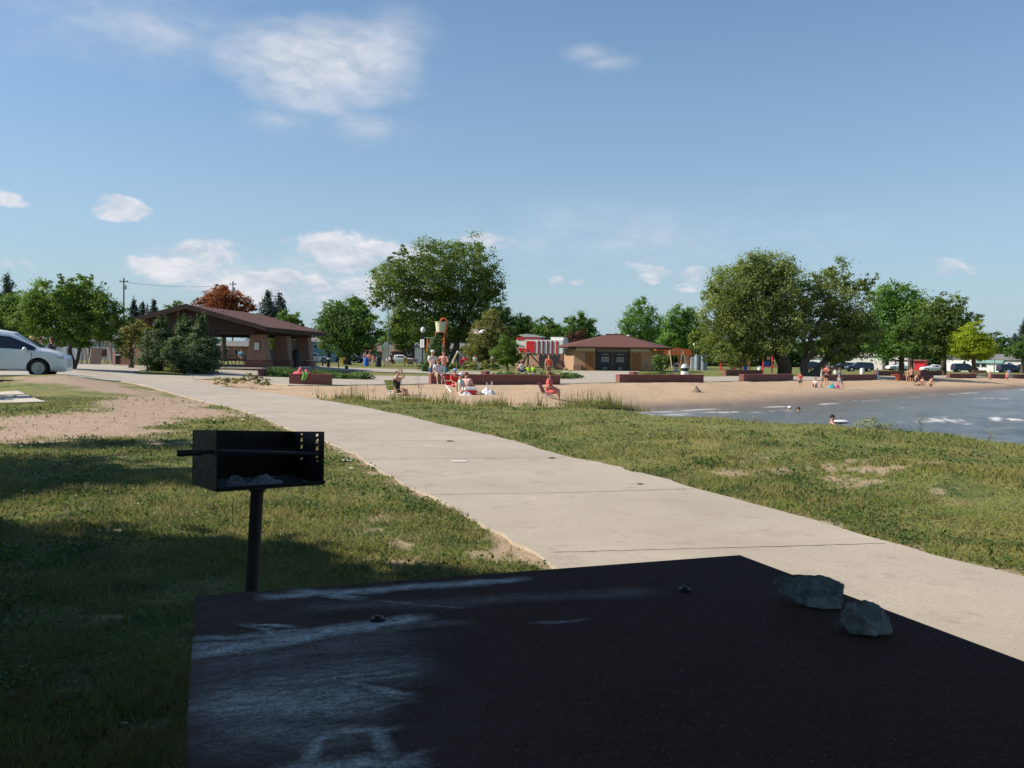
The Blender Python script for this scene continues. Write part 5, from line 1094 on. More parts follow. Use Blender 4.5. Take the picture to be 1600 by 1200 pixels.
def pose(kind):
    """joint places (left/right mirrored unless given) in body heights, facing local -Y"""
    J = {}
    for k, v in ST.items():
        if k in ('pel','bel','che','nec','hd'): J[k] = v
        else: J[k+'L'] = (-v[0], v[1], v[2]); J[k+'R'] = v
    def st(**k): J.update({a: b for a, b in k.items()})
    if kind == 'walk': st(kneL=(-.05,-.13,.30), ankL=(-.05,-.16,.06), toeL=(-.05,-.245,.03), kneR=(.05,.03,.28), ankR=(.05,.17,.09), toeR=(.05,.12,.02), wriL=(-.15,.10,.50), wriR=(.14,-.14,.53))
    if kind == 'bend': st(bel=(0,-.06,.61), che=(0,-.16,.69), nec=(0,-.24,.73), hd=(0,-.31,.74), shoL=(-.1,-.20,.72), shoR=(.1,-.20,.72), elbL=(-.12,-.25,.56), elbR=(.12,-.25,.56), wriL=(-.1,-.30,.42), wriR=(.1,-.30,.42))
    if kind in ('sit', 'sitarms', 'recline'):     # on a seat/edge whose top is z=.25
        dz = -.255; st(**{k: (v[0], v[1], v[2]+dz) for k, v in J.items() if k[:3] not in ('kne','ank','toe')})
        st(kneL=(-.07,-.235,.285), kneR=(.07,-.235,.285), ankL=(-.07,-.26,.05), ankR=(.07,-.23,.05), toeL=(-.07,-.34,.02), toeR=(.07,-.31,.02), elbL=(-.14,-.02,.39), elbR=(.14,-.02,.39), wriL=(-.08,-.15,.34), wriR=(.08,-.15,.34))
    if kind == 'sitarms': st(elbL=(-.16,-.10,.60), elbR=(.17,-.10,.61), wriL=(-.07,-.09,.72), wriR=(.08,-.09,.73))
    if kind in ('ground', 'groundarms'):          # seated on the ground, knees up
        dz = -.46; st(**{k: (v[0], v[1], v[2]+dz) for k, v in J.items() if k[:3] not in ('kne','ank','toe')})
        st(che=(0,.02,.28), nec=(0,.03,.37), hd=(0,.01,.47), kneL=(-.08,-.20,.21), kneR=(.08,-.19,.22), ankL=(-.07,-.34,.04), ankR=(.07,-.33,.04), toeL=(-.07,-.42,.02), toeR=(.07,-.41,.02), elbL=(-.15,-.05,.20), elbR=(.15,-.05,.2), wriL=(-.10,-.18,.20), wriR=(.1,-.18,.2))
    if kind == 'kneel': 
        dz = -.27; st(**{k: (v[0], v[1], v[2]+dz) for k, v in J.items() if k[:3] not in ('kne','ank','toe')})
        st(che=(0,-.06,.45), nec=(0,-.11,.53), hd=(0,-.17,.60), shoL=(-.1,-.08,.51), shoR=(.1,-.08,.51), kneL=(-.07,-.12,.05), kneR=(.07,-.12,.05), ankL=(-.06,.12,.04), ankR=(.06,.12,.04), toeL=(-.06,.2,.02), toeR=(.06,.2,.02), elbL=(-.13,-.16,.36), elbR=(.13,-.16,.36), wriL=(-.08,-.24,.24), wriR=(.08,-.24,.24))
    if kind == 'lie':                             # on the front, head raised, along local -Y
        st(pel=(0,0,.07), bel=(0,-.10,.08), che=(0,-.22,.11), nec=(0,-.31,.15), hd=(0,-.39,.20), hipL=(-.05,.03,.06), hipR=(.05,.03,.06), kneL=(-.06,.25,.04), kneR=(.06,.25,.04), ankL=(-.06,.46,.04), ankR=(.06,.44,.12), toeL=(-.06,.53,.03), toeR=(.06,.46,.20), shoL=(-.1,-.28,.12), shoR=(.1,-.28,.12), elbL=(-.14,-.34,.03), elbR=(.14,-.34,.03), wriL=(-.07,-.44,.03), wriR=(.07,-.44,.03))
    if kind == 'hold': st(elbL=(-.15,-.05,.64), elbR=(.15,-.05,.64), wriL=(-.07,-.17,.68), wriR=(.07,-.17,.68))
    if kind == 'swim': st(elbL=(-.18,-.08,.74), elbR=(.18,-.08,.74), wriL=(-.2,-.22,.76), wriR=(.2,-.22,.76))
    return J
def person(label, px, d, rot, h, kind, top=None, bottom=None, hair=(.06,.04,.03), hat=None, skinc=(.52,.30,.20), longhair=False, group=None, off=(0,0,0), pos=None, fat=1.0, sleeve=True, dress=False, legs=True):
    g = Vector(pos) if pos is not None else base(px, d)+Vector(off); J = pose(kind)
    t = thing('person', label, 'person', g, rot, group)
    key = lambda c: 'c%02d%02d%02d' % tuple(int(x*99) for x in c)
    hx = lambda v: (v[0]*h*(1+.15*(fat-1)), v[1]*h, v[2]*h)
    N_, E_ = [], []
    def n(p, r, par=None):
        N_.append((hx(p), r*h if isinstance(r, (int, float)) else (r[0]*h, r[1]*h))); i = len(N_)-1
        if par is not None: E_.append((par, i))
        return i
    def lerp(a, b_, t_): return tuple(a[i]+(b_[i]-a[i])*t_ for i in range(3))
    pe = n(J['pel'], (.082*fat, .062*fat)); be = n(J['bel'], (.072*fat, .055*fat), pe); ch = n(J['che'], (.088*fat, .06*fat), be); ne = n(J['nec'], .030, ch)
    hb = n(lerp(J['nec'], J['hd'], .45), .040, ne); hm = n(J['hd'], .052, hb); n(tuple(J['hd'][i]+(J['hd'][i]-J['nec'][i])*.38 for i in range(3)), .036, hm)
    for s in 'LR':
        sh = n(J['sho'+s], .040, ch); ub = n(lerp(J['sho'+s], J['elb'+s], .5), .032*fat, sh); el_ = n(J['elb'+s], .025, ub); wr = n(J['wri'+s], .016, el_)
        dv = Vector(J['wri'+s])-Vector(J['elb'+s]); dv.normalize(); w = Vector(J['wri'+s]); sd = dv.cross(Vector((0, 1, 0))); sd = sd.normalized() if sd.length > .1 else Vector((1, 0, 0))
        pm = n(tuple(w+dv*.035), (.021, .014), wr)
        for q, (o_, ln) in enumerate([(-.019, .036), (-.007, .043), (.006, .041), (.018, .033)]):
            f1 = n(tuple(w+dv*.055+sd*o_), .0058, pm); n(tuple(w+dv*(.055+ln)+sd*o_*1.15+Vector((0, -.008, -.006))), .0045, f1)
        n(tuple(w+dv*.045+sd*.032*(1 if s == 'L' else -1)+Vector((0, -.008, 0))), .006, pm)
        if legs:
            hp = n(J['hip'+s], .056*fat, pe); th_ = n(lerp(J['hip'+s], J['kne'+s], .5), .046*fat, hp); kn = n(J['kne'+s], .033, th_); cf = n(lerp(J['kne'+s], J['ank'+s], .35), .033, kn); an = n(J['ank'+s], .019, cf); n(J['toe'+s], .018, an)
    sm_ = mat('skin_'+key(skinc), skinc, .55, .05, 5)
    body = link('body', skin(N_, E_), sm_, t)
    def cloth(name, pts, edges, col):
        nn = [(hx(p), (r*h if isinstance(r, (int, float)) else (r[0]*h, r[1]*h))) for p, r in pts]
        link(name, skin(nn, edges), mat('cloth_'+key(col), col, .85, .12, 14, bump=.3), t)
    if top:
        e = .35 if sleeve else .02
        pts = [(J['che'], (.100*fat, .072*fat)), (J['bel'], (.090*fat, .072*fat)), (lerp(J['bel'], J['pel'], 1.15), (.092*fat, .076*fat)), (lerp(J['che'], J['nec'], .62), .050)]; ed = [(0, 1), (1, 2), (0, 3)]
        for s in 'LR': pts += [(J['sho'+s], .050), (lerp(J['sho'+s], J['elb'+s], e*2 if sleeve else .25), .040*fat)]; ed += [(0, len(pts)-2), (len(pts)-2, len(pts)-1)]
        cloth('dress' if dress else 'shirt', pts, ed, top)
    if bottom and legs:
        k = .85 if not dress else .95
        pts = [(J['pel'], (.092*fat, .074*fat)), (lerp(J['pel'], J['bel'], .5), (.083*fat, .066*fat))]; ed = [(0, 1)]
        for s in 'LR': pts += [(J['hip'+s], .064*fat), (lerp(J['hip'+s], J['kne'+s], k), .052*fat)]; ed += [(0, len(pts)-2), (len(pts)-2, len(pts)-1)]
        cloth('shorts' if not dress else 'skirt', pts, ed, bottom)
    # head dressing
    hd = Vector(hx(J['hd'])); upv = (Vector(J['hd'])-Vector(J['nec'])).normalized(); hm_ = mat('hair_'+key(hair), hair, .7, .2, 20)
    hb_ = MB().ball(tuple(hd+upv*.022*h+Vector((0, .014*h, 0))), (.056*h, .060*h, .054*h), 12)
    if longhair: hb_.ball(tuple(hd-upv*.045*h+Vector((0, .036*h, 0))), (.048*h, .030*h, .075*h), 10)
    hb_.build('hair', hm_, t, smooth=True)
    fc = MB().ball(tuple(hd+Vector((0, -.056*h, -.004*h))), (.009*h, .012*h, .013*h), 6); fc.build('nose', sm_, t)
    for s in (-1, 1):
        MB().ball(tuple(hd+Vector((s*.021*h, -.047*h, .010*h))), (.007*h, .005*h, .005*h), 6).build('eye', mat('eye_dark', (.03, .025, .02), .3), t)
        MB().ball(tuple(hd+Vector((s*.053*h, .002*h, -.002*h))), (.006*h, .011*h, .016*h), 6).build('ear', sm_, t)
    MB().box(tuple(hd+Vector((0, -.048*h, -.026*h))), (.028*h, .008*h, .006*h)).build('mouth', mat('lip_pink', (.40, .14, .12), .5), t)
    if hat:
        hc, brim = hat; q = tuple(hd+upv*.042*h); MB().ball(q, (.062*h, .066*h, .050*h), 12).lathe([(brim*h, -.004*h), (brim*h, .004*h), (.05*h, .008*h)], 14, q).build('hat', mat('hat_'+key(hc), hc, .8), t, smooth=True)
    return t
WH = (.72, .72, .70); RD = (.62, .045, .04); PK = (.70, .28, .26); BL = (.06, .12, .28); LB = (.16, .42, .52); GY = (.26, .27, .30); BK = (.02, .02, .022); NV = (.04, .05, .12); OR = (.72, .10, .03); LIME = (.38, .75, .05)
def facing(px, deg=0):   # yaw so that local -Y looks to the camera, turned by deg (+ = towards picture right)
    return math.atan2(-(-(px-800)), 1340)*-1+R(deg)
def camp_chair(label, px, d, rz, fabric, frame=(.3, .3, .32), low=.25, off=(0, 0, 0), w=.55):
    g = base(px, d)+Vector(off); t = thing('beach_chair', label, 'chair', g, rz); fm = mat('chair_frame_%02d' % int(frame[0]*99), frame, .4, .1, 5, metal=.3); cl = mat('chair_fabric_%02d%02d' % (int(fabric[0]*99), int(fabric[1]*99)), fabric, .8, .1, 8)
    MB().box((0, 0, low), (w-.05, .46, .025)).build('seat', cl, t); MB().box((0, 0, 0), (w-.05, .025, .48), 0, Matrix.Translation((0, .33, low+.21))@Matrix.Rotation(-.48, 4, 'X')).build('backrest', cl, t)
    for s in (-1, 1):
        MB().tube([(s*w/2, -.24, .0), (s*w/2, .26, low+.02)], .014, 6).build('leg', fm, t); MB().tube([(s*w/2, .28, .0), (s*w/2, -.24, low+.02)], .014, 6).build('leg', fm, t)
        MB().tube([(s*w/2, -.24, low), (s*w/2, .24, low), (s*w/2, .44, low+.42)], .014, 6).build('side_rail', fm, t); MB().box((s*w/2, 0, low+.22), (.05, .42, .02)).build('armrest', fm, t)
    return t
# sitter with raised arms, yellow chair
camp_chair('yellow low beach chair behind the weedy lawn edge', 617, 35, R(62), (.62, .60, .10), low=.16, off=(.05, .12, 0))
person('sunbather in a dark swimsuit sitting with both arms raised to the head', 620, 34.8, R(62), 1.62, 'groundarms' if False else 'sitarms', top=BK, bottom=BK, hair=(.10,.05,.03), sleeve=False, off=(0, 0, -.23), skinc=(.55,.30,.20))
# three at the wall end
person('standing person in a white shirt and cap at the left end of the long wall', 675, 45.2, R(30), 1.72, 'hold', WH, BL, hat=(WH, .075), group=None)
person('person in a pale shirt and blue shorts sitting on the end of the long wall', 684, 43.3, R(18), 1.74, 'sit', (.62, .62, .68), (.07, .14, .22), hair=(.12,.07,.05), off=(0, 0, .03))
person('shirtless person in light blue trunks standing behind the long wall end', 692.5, 44.9, R(-10), 1.76, 'hold', None, LB, hair=(.15,.07,.05), skinc=(.60,.30,.22))
# group with cooler
camp_chair('low folding chair under the child in red', 709, 38, R(35), RD, (.45, .42, .42), low=.28)
person('child in red with a blue and white hat in a low folding chair', 710, 37.9, R(35), 1.45, 'sit', RD, RD, hat=((.25, .38, .62), .085), hair=(.08,.05,.04), off=(0, 0, -.06))
person('person in a white cap and pale green top seated left of the red cooler', 720, 36.6, R(75), 1.66, 'ground', (.50, .62, .56), WH, hat=(WH, .07), hair=(.06,.05,.05))
person('person in a pale pink top seated behind the red cooler', 729, 37.8, R(150), 1.68, 'ground', (.66, .42, .38), PK, hair=(.16,.05,.04), fat=1.15)
g = base(735, 36); t = thing('cool_box', 'red cool box with a white lid on the sand', 'cooler', g, .15); MB().frus((0, 0, 0), (.42, .28), (.46, .31), .20).build('box', REDP, t, bevel=.012); MB().box((0, 0, .25), (.50, .34, .10)).build('lid', WHITE, t, bevel=.02); MB().tube([(-.24, 0, .17), (-.27, -.0, .22), (-.25, -.01, .33), (.25, -.01, .33), (.27, 0, .22), (.24, 0, .17)], .012, 6).build('handle', WHITE, t)
g = base(728, 35.6); t = thing('white_towel', 'white towel heaped left of the red cool box', 'towel', g)
def heap(seed, sx, sy, sz, n=22, sharp=1.0):
    rnd = random.Random(seed); m_ = MB(); V_ = []
    for i in range(n+1):
        for j in range(n+1):
            u, v = i/n*2-1, j/n*2-1; r = math.hypot(u, v); z = max(0, 1-r**1.6)*(.55+.75*noise.noise((u*2.2+seed, v*2.2, 1.3)))+.12*abs(noise.noise((u*5, v*5, seed)))*max(0, 1.1-r)
            V_.append((u*sx*(1+.15*noise.noise((v*2, seed, 0))), v*sy, max(0, z)*sz*sharp+.004))
    k = n+1; return m_.add(V_, [(i*k+j, (i+1)*k+j, (i+1)*k+j+1, i*k+j+1) for i in range(n) for j in range(n)])
heap(3, .28, .18, .2).build('folds', mat('towel_white', (.72, .70, .70), .9, .05, 5), t, smooth=True)
g = base(763, 36.2); t = thing('beach_bag', 'white plastic bags lying on the sand right of the cool box', 'bag', g)
bg_ = MB(); hp = heap(9, .34, .22, .42, sharp=1.1); bg_.add(hp.v, hp.f); bg_.build('bag_sheet', mat('bag_white', (.70, .70, .74), .45, .1, 9), t, smooth=True)
MB().tube([(-.05, 0, .36), (-.08, 0, .52), (.0, .02, .40)], .016, 6).build('handle', mat('bag_white', (.7, .7, .74)), t); MB().tube([(.1, 0, .38), (.15, 0, .56), (.19, .02, .40)], .016, 6).build('handle', mat('bag_white', (.7, .7, .74)), t)
g = base(749, 36.1); t = thing('red_mat', 'reddish cloth spread between the cool box and the white bags', 'towel', g); heap(5, .36, .16, .07).build('folds', mat('towel_rust', (.42, .13, .08), .9, .2, 8), t, smooth=True)
# seated woman right
camp_chair('low beach chair under the person in the coral red dress', 858, 35, R(75), (.30, .06, .08), (.25, .2, .22), low=.22)
person('person in a coral red dress seated sideways at the weedy bank', 858, 34.9, R(75), 1.66, 'sit', (.72, .14, .13), (.72, .14, .13), hair=(.13,.055,.03), longhair=True, dress=True, off=(0, 0, -.16), sleeve=True, fat=1.3, skinc=(.58,.30,.21))
person('standing person in an orange tank top behind the right part of the long wall', 857, 56, R(12), 1.62, 'stand', OR, (.28, .15, .09), hair=(.25,.10,.05), sleeve=False, skinc=(.58,.30,.20))
person('person in a white shirt sitting with their back turned by the small maple', 815, 76, R(-130), 1.78, 'ground', (.68, .68, .76), NV, off=(0, 0, .1))
person('left of two seated figures in lime green shirts', 826, 75, R(180), 1.4, 'ground', LIME, NV, group=None, off=(0, 0, 0)); person('right of two seated figures in lime green shirts', 833, 75.5, R(160), 1.4, 'ground', LIME, NV)
person('adult in black standing on the splash area behind the litter bin', 612, 104, R(20), 1.74, 'stand', BK, BK, hair=(.05,.04,.03))
person('small child in a pale top beside the adult in black', 605, 102, R(-20), 1.05, 'stand', (.6, .5, .4), (.25, .2, .2), hair=(.5,.35,.18))
person('person in pink standing behind the blue barrel', 577, 99, R(0), 1.6, 'hold', PK, (.5, .2, .3), hair=(.3,.15,.08)); person('person in a pale pink top left of the blue barrel', 571, 99.5, R(30), 1.65, 'stand', (.66, .36, .42), BLUEP and (.3, .3, .5), hair=(.2,.1,.08))
person('child in pale blue at the right of the water arch', 583, 100, R(0), 1.35, 'walk', PK, (.5, .4, .4), hair=(.3,.2,.12))
person('person in white by the white table under the olive tree', 742, 95, R(0), 1.6, 'stand', WH, NV, hair=(.1,.08,.06)); person('person in dark trousers standing under the olive tree', 770, 97, R(0), 1.7, 'stand', (.5, .42, .36), BK)
g = base(748.5, 95); t = thing('white_table', 'small white box table under the olive tree', 'table', g); MB().box((0, 0, .36), (.42, .4, .72)).build('cabinet', WHITE, t, bevel=.01); MB().box((0, 0, .74), (.5, .46, .04)).build('tabletop', WHITE, t)
g = base(722, 94); t = thing('stroller', 'red and dark stroller near the cream tripod swing', 'stroller', g); MB().prism([(-.3, .5), (.25, .45), (.32, .9), (.05, 1.1), (-.2, 1.0)], .45, XZ, -.2).build('hood', REDP, t, bevel=.03); MB().box((-.1, 0, .42), (.5, .42, .2)).build('seat', NVM if False else mat('cloth_navy', (.04, .05, .12), .8), t, bevel=.02)
for x in (-.3, .3):
    for y in (-.22, .22): MB().tube([(x, y-.02, .12), (x, y+.02, .12)], .12, 12).build('wheel', BLACK, t)
MB().tube([(-.25, -.22, .12), (.1, -.22, .6), (.45, -.22, 1.0), (.45, .22, 1.0), (.1, .22, .6), (-.25, .22, .12)], .018, 6).build('frame', GREYM, t)
person('person in blue sitting at a table seen through the pavilion', 377, 72, R(0), 1.6, 'sit', (.10, .35, .55), NV, off=(0, 0, .12))
# behind the van
person('blond person standing behind the minivan bonnet', 50, 36.5, R(120), 1.62, 'stand', (.5, .5, .55), NV, hair=(.55,.36,.16), longhair=True)
person('dark haired person in a white shirt behind the minivan', 62, 37, R(100), 1.58, 'stand', (.62, .64, .72), NV, hair=(.06,.035,.03), longhair=True)
person('dark haired person in a dark shirt nearest the minivan nose', 81, 36.2, R(-90), 1.60, 'stand', (.05, .045, .07), BK, hair=(.07,.035,.025), longhair=True, fat=1.1)
# right beach group
person('child in a red top and dark shorts standing alone left of the beach group', 1250, 60, R(160), 1.12, 'stand', RD, (.06, .08, .06), hair=(.2,.1,.06), sleeve=False)
person('person in grey shirt and grey trousers bending over the seated child', 1283.5, 62, R(70), 1.50, 'stand', GY, (.20, .20, .21), hair=(.05,.04,.03), fat=1.15)
person('child in white sitting on the sand left of the grey figure', 1274, 62, R(-40), 1.30, 'ground', (.62, .5, .45), (.25, .25, .38), hair=(.08,.05,.04))
person('person in dark red standing behind the grey figure', 1291, 66, R(-60), 1.62, 'hold', (.35, .06, .06), BK, hair=(.05,.03,.03), sleeve=False)
person('person in dark blue and pale shorts walking right across the sand', 1311, 62.5, R(75), 1.50, 'walk', (.08, .11, .17), (.42, .40, .48), hat=((.10, .12, .16), .07))
g = base(1299, 63); t = thing('beach_towel', 'crumpled turquoise and pink towel on the sand beside the walking person', 'towel', g)
heap(11, .30, .2, .4).build('turquoise_folds', mat('towel_turquoise', (.05, .42, .50), .85, .2, 6), t, smooth=True); q = heap(12, .22, .2, .42).build('pink_folds', mat('towel_magenta', (.60, .08, .30), .85, .2, 6), t, smooth=True); q.location = (.42, .02, 0)
person('shirtless person in black trunks seen from behind near the waterline', 1424, 82, R(175), 1.52, 'stand', None, BK, hair=(.15,.08,.05), skinc=(.62,.34,.22), fat=1.15)
person('bather half hidden behind the left of the shirtless person', 1418, 82.6, R(175), 1.3, 'stand', None, (.5,.3,.25), hair=(.15,.08,.05), skinc=(.60,.33,.22)); person('bather crouching to the right of the shirtless person', 1430, 82.5, R(100), 1.3, 'kneel', None, NV, hair=(.1,.06,.04), skinc=(.55,.30,.2))
person('child playing on the sand right of the shirtless person', 1441, 80, R(-60), 1.25, 'ground', None, (.6, .3, .25), hair=(.2,.1,.06)); person('person lying on the sand with head raised', 1437, 76, R(100), 1.2, 'lie', None, (.10, .09, .05), hair=(.1,.06,.04), skinc=(.50,.27,.18))
person('person kneeling on wet sand nearest the water on the right', 1453, 74, R(100), 1.3, 'kneel', None, (.12, .08, .05), hair=(.06,.04,.03), skinc=(.52,.28,.18))
person('pale child standing on the sand before the brown bench on the right', 1547, 92, R(0), 1.15, 'stand', (.62, .42, .36), PK, hair=(.4,.25,.15)); person('shirtless person in red trunks striding at the right edge', 1573, 92, R(-60), 1.2, 'walk', None, RD, hair=(.1,.06,.04), skinc=(.58,.26,.17))
# swimmers
def swimmer(label, px, py, rot, h, **k):
    v = FW+RT*(px-800)/FOC+UP*(600-py)/FOC; s = (WL-H)/v[2]; return person(label, 0, 0, rot, h, 'swim', pos=(v[0]*s, v[1]*s, WL-h*.79), **k)
swimmer('swimmer with a white cap, left of the two far swimmers', 1233, 645, R(40), 1.3, top=None, hat=(WH, .06)); swimmer('dark haired swimmer right of the white capped one', 1247.5, 645.5, R(60), 1.3, hair=(.05,.03,.02), skinc=(.6,.32,.2))
swimmer('swimmer nearest the bank with a white float', 1300, 661, R(70), 1.5, hair=(.03,.02,.02), skinc=(.45,.25,.18))
v = FW+RT*(1314-800)/FOC+UP*(600-660.5)/FOC; s = (WL-H)/v[2]; t = thing('swim_float', 'white foam float held beside the nearest swimmer', 'float', (v[0]*s, v[1]*s, WL)); MB().ball((0, 0, .05), (.30, .16, .07), 12).build('float_body', WHITE, t, smooth=True); MB().tube([(-.25, 0, .08), (-.05, -.05, .14), (.2, 0, .09)], .015, 6).build('strap', BLACK, t)
# towel on the wall, gull, brown bird, sand heap, orange thing
g = base(470, 40.35); t = thing('towel_bundle', 'bright pink and green towel bundle draped on the short red wall', 'towel', (g.x, g.y+.15, g.z+.515), .1)
heap(21, .42, .16, .36).build('pink_folds', mat('towel_coral_pink', (.85, .16, .22), .8, .15, 5), t, smooth=True)
gp = MB(); n_g = 8; vs = []
for i in range(n_g+1):
    for j in range(9): u = i/n_g; w_ = .26*(1-.35*u); vs.append((.16+(j/8-.5)*w_+.04*math.sin(u*5), -.20-.03*math.sin(j*1.3), .12-.42*u+.015*math.sin(j*2+u*4)))
gp.add(vs, [(i*9+j, i*9+j+1, (i+1)*9+j+1, (i+1)*9+j) for i in range(n_g) for j in range(8)]+[]); gp.build('green_hanging_cloth', mat('towel_green', (.22, .50, .12), .85, .3, 14), t, smooth=True)
def bird(label, loc, rz, s, bodyc, wing=None, fly=False, name='bird'):
    t = thing(name, label, 'bird', loc, rz); bm_ = mat('feather_%02d%02d' % (int(bodyc[0]*99), int(s*99)), bodyc, .7, .2, 14)
    N_ = [((0, .16, .14), .012), ((0, .08, .17), .05), ((0, -.04, .20), .062), ((0, -.12, .26), .034), ((0, -.16, .31), .030), ((0, -.225, .305), .007)]
    if fly: N_ = [((0, .2, 0), .012), ((0, .08, 0), .045), ((0, -.06, 0), .055), ((0, -.16, .02), .035), ((0, -.21, .03), .028), ((0, -.27, .02), .007)]
    link('body', skin([(tuple(x*s for x in a), r*s) for a, r in N_], [(i, i+1) for i in range(5)], 2), bm_, t)
    if fly:
        for q in (-1, 1): MB().add([tuple(x*s for x in a) for a in [(q*.03, -.08, .02), (q*.28, -.12, .16), (q*.62, -.02, .10), (q*.30, .05, .12), (q*.03, .07, .01), (q*.03, -.08, .0), (q*.28, -.12, .14), (q*.62, -.02, .09), (q*.30, .05, .11), (q*.03, .07, -.01)]],
                                   [(0,1,2,3,4),(9,8,7,6,5),(0,5,6,1),(1,6,7,2),(2,7,8,3),(3,8,9,4),(4,9,5,0)]).build('wing', wing or bm_, t)
    else:
        for q in (-1, 1): MB().tube([(q*.025*s, 0, 0), (q*.025*s, 0, .15*s)], .006*s, 5).build('leg', mat('leg_dull_orange', (.4, .2, .08)), t)
    MB().add([tuple(x*s for x in a) for a in ([(-.03, .14, .15), (.03, .14, .15), (.05, .28, .11), (-.05, .28, .11), (0, .2, .135)] if not fly else [(-.03, .16, .0), (.03, .16, .0), (.06, .32, .0), (-.06, .32, .0), (0, .24, -.02)])], [(0,1,2,3),(0,4,1),(1,4,2),(2,4,3),(3,4,0)]).build('tail', bm_, t)
w = Wp(747, 520, 42); bird('white gull flying in front of the olive tree', tuple(w), R(60), 1.15, (.74, .74, .74), fly=True, name='gull')
bird('brown bird standing on the weedy hump left of the towel wall', tuple(base(397, 33.5)+Vector((0, 0, .22))), R(70), 1.2, (.12, .08, .06))
g = base(1088, 45.5); t = thing('sand_castle', 'small dark pointed sand heap on the open beach', 'sand heap', g); m_ = MB(); ring = []
m_.lathe([(.30, -.05), (.24, .05), (.14, .16), (.07, .27), (.015, .33)], 11, (0, 0, 0)); hh = m_.build('sand_cone', mat('sand_damp', (.22, .16, .12), .95, .3, 12, bump=.8), t); 
for v_ in hh.data.vertices: n3 = noise.noise_vector(v_.co*7); v_.co += Vector((n3.x, n3.y, n3.z*.5))*.05
g = base(1402, 84); t = thing('orange_tarp', 'orange red cloth hanging over the left end of a red wall', 'cloth', g+Vector((0, -.25, 0))); m_ = MB(); m_.prism([(-.75, .62), (-.1, .70), (.12, .62), (.10, 0), (-.14, .0), (-.22, .42), (-.7, .52)], .07, XZ, 0); m_.build('folds', mat('cloth_orange_red', (.60, .14, .06), .85, .2, 5), t, bevel=.02)
g = base(1370.5, 88); t = thing('white_marker_post', 'slim white post on a flared base at the end of the dark wall', 'post', g); MB().lathe([(.30, 0), (.26, .18), (.10, .42), (.07, .9), (.05, 1.0)], 12).build('post', WHITE, t, True); MB().lathe([(.06, 1.0), (.08, 1.03), (.02, 1.1)], 10).build('cap', GREYM, t)
# hump with weeds near the brown bird; small weeds elsewhere
for i, (px, d, cs, lb) in enumerate([(395, 33.8, [(380,592,7,.7),(392,592,9,.8),(402,594,9,.7),(415,596,10,.5)], 'straggly weeds on the sandy hump under the brown bird'), (362, 35, [(345,596,10,.5),(358,595,10,.6),(370,596,9,.5)], 'dry weeds on the sandy hump left of the brown bird'), (265, 45, [(262,576,8,.5),(272,577,7,.5)], 'tuft of dry grass between the junipers')]):
    shrub(lb, px, d, cs, 'olive', name='weed_clump', seed=130+i, size_px=2.2, kcov=2.4, stem=.01)
shrub('pale flowering shrub on the bank against the lake', 1360, 20.6, [(1345,667,13,.8),(1362,662,16,.8),(1380,667,13,.7),(1355,656,9,.6)], 'sage', seed=140, size_px=2.2, kcov=1.3, stem=.012)
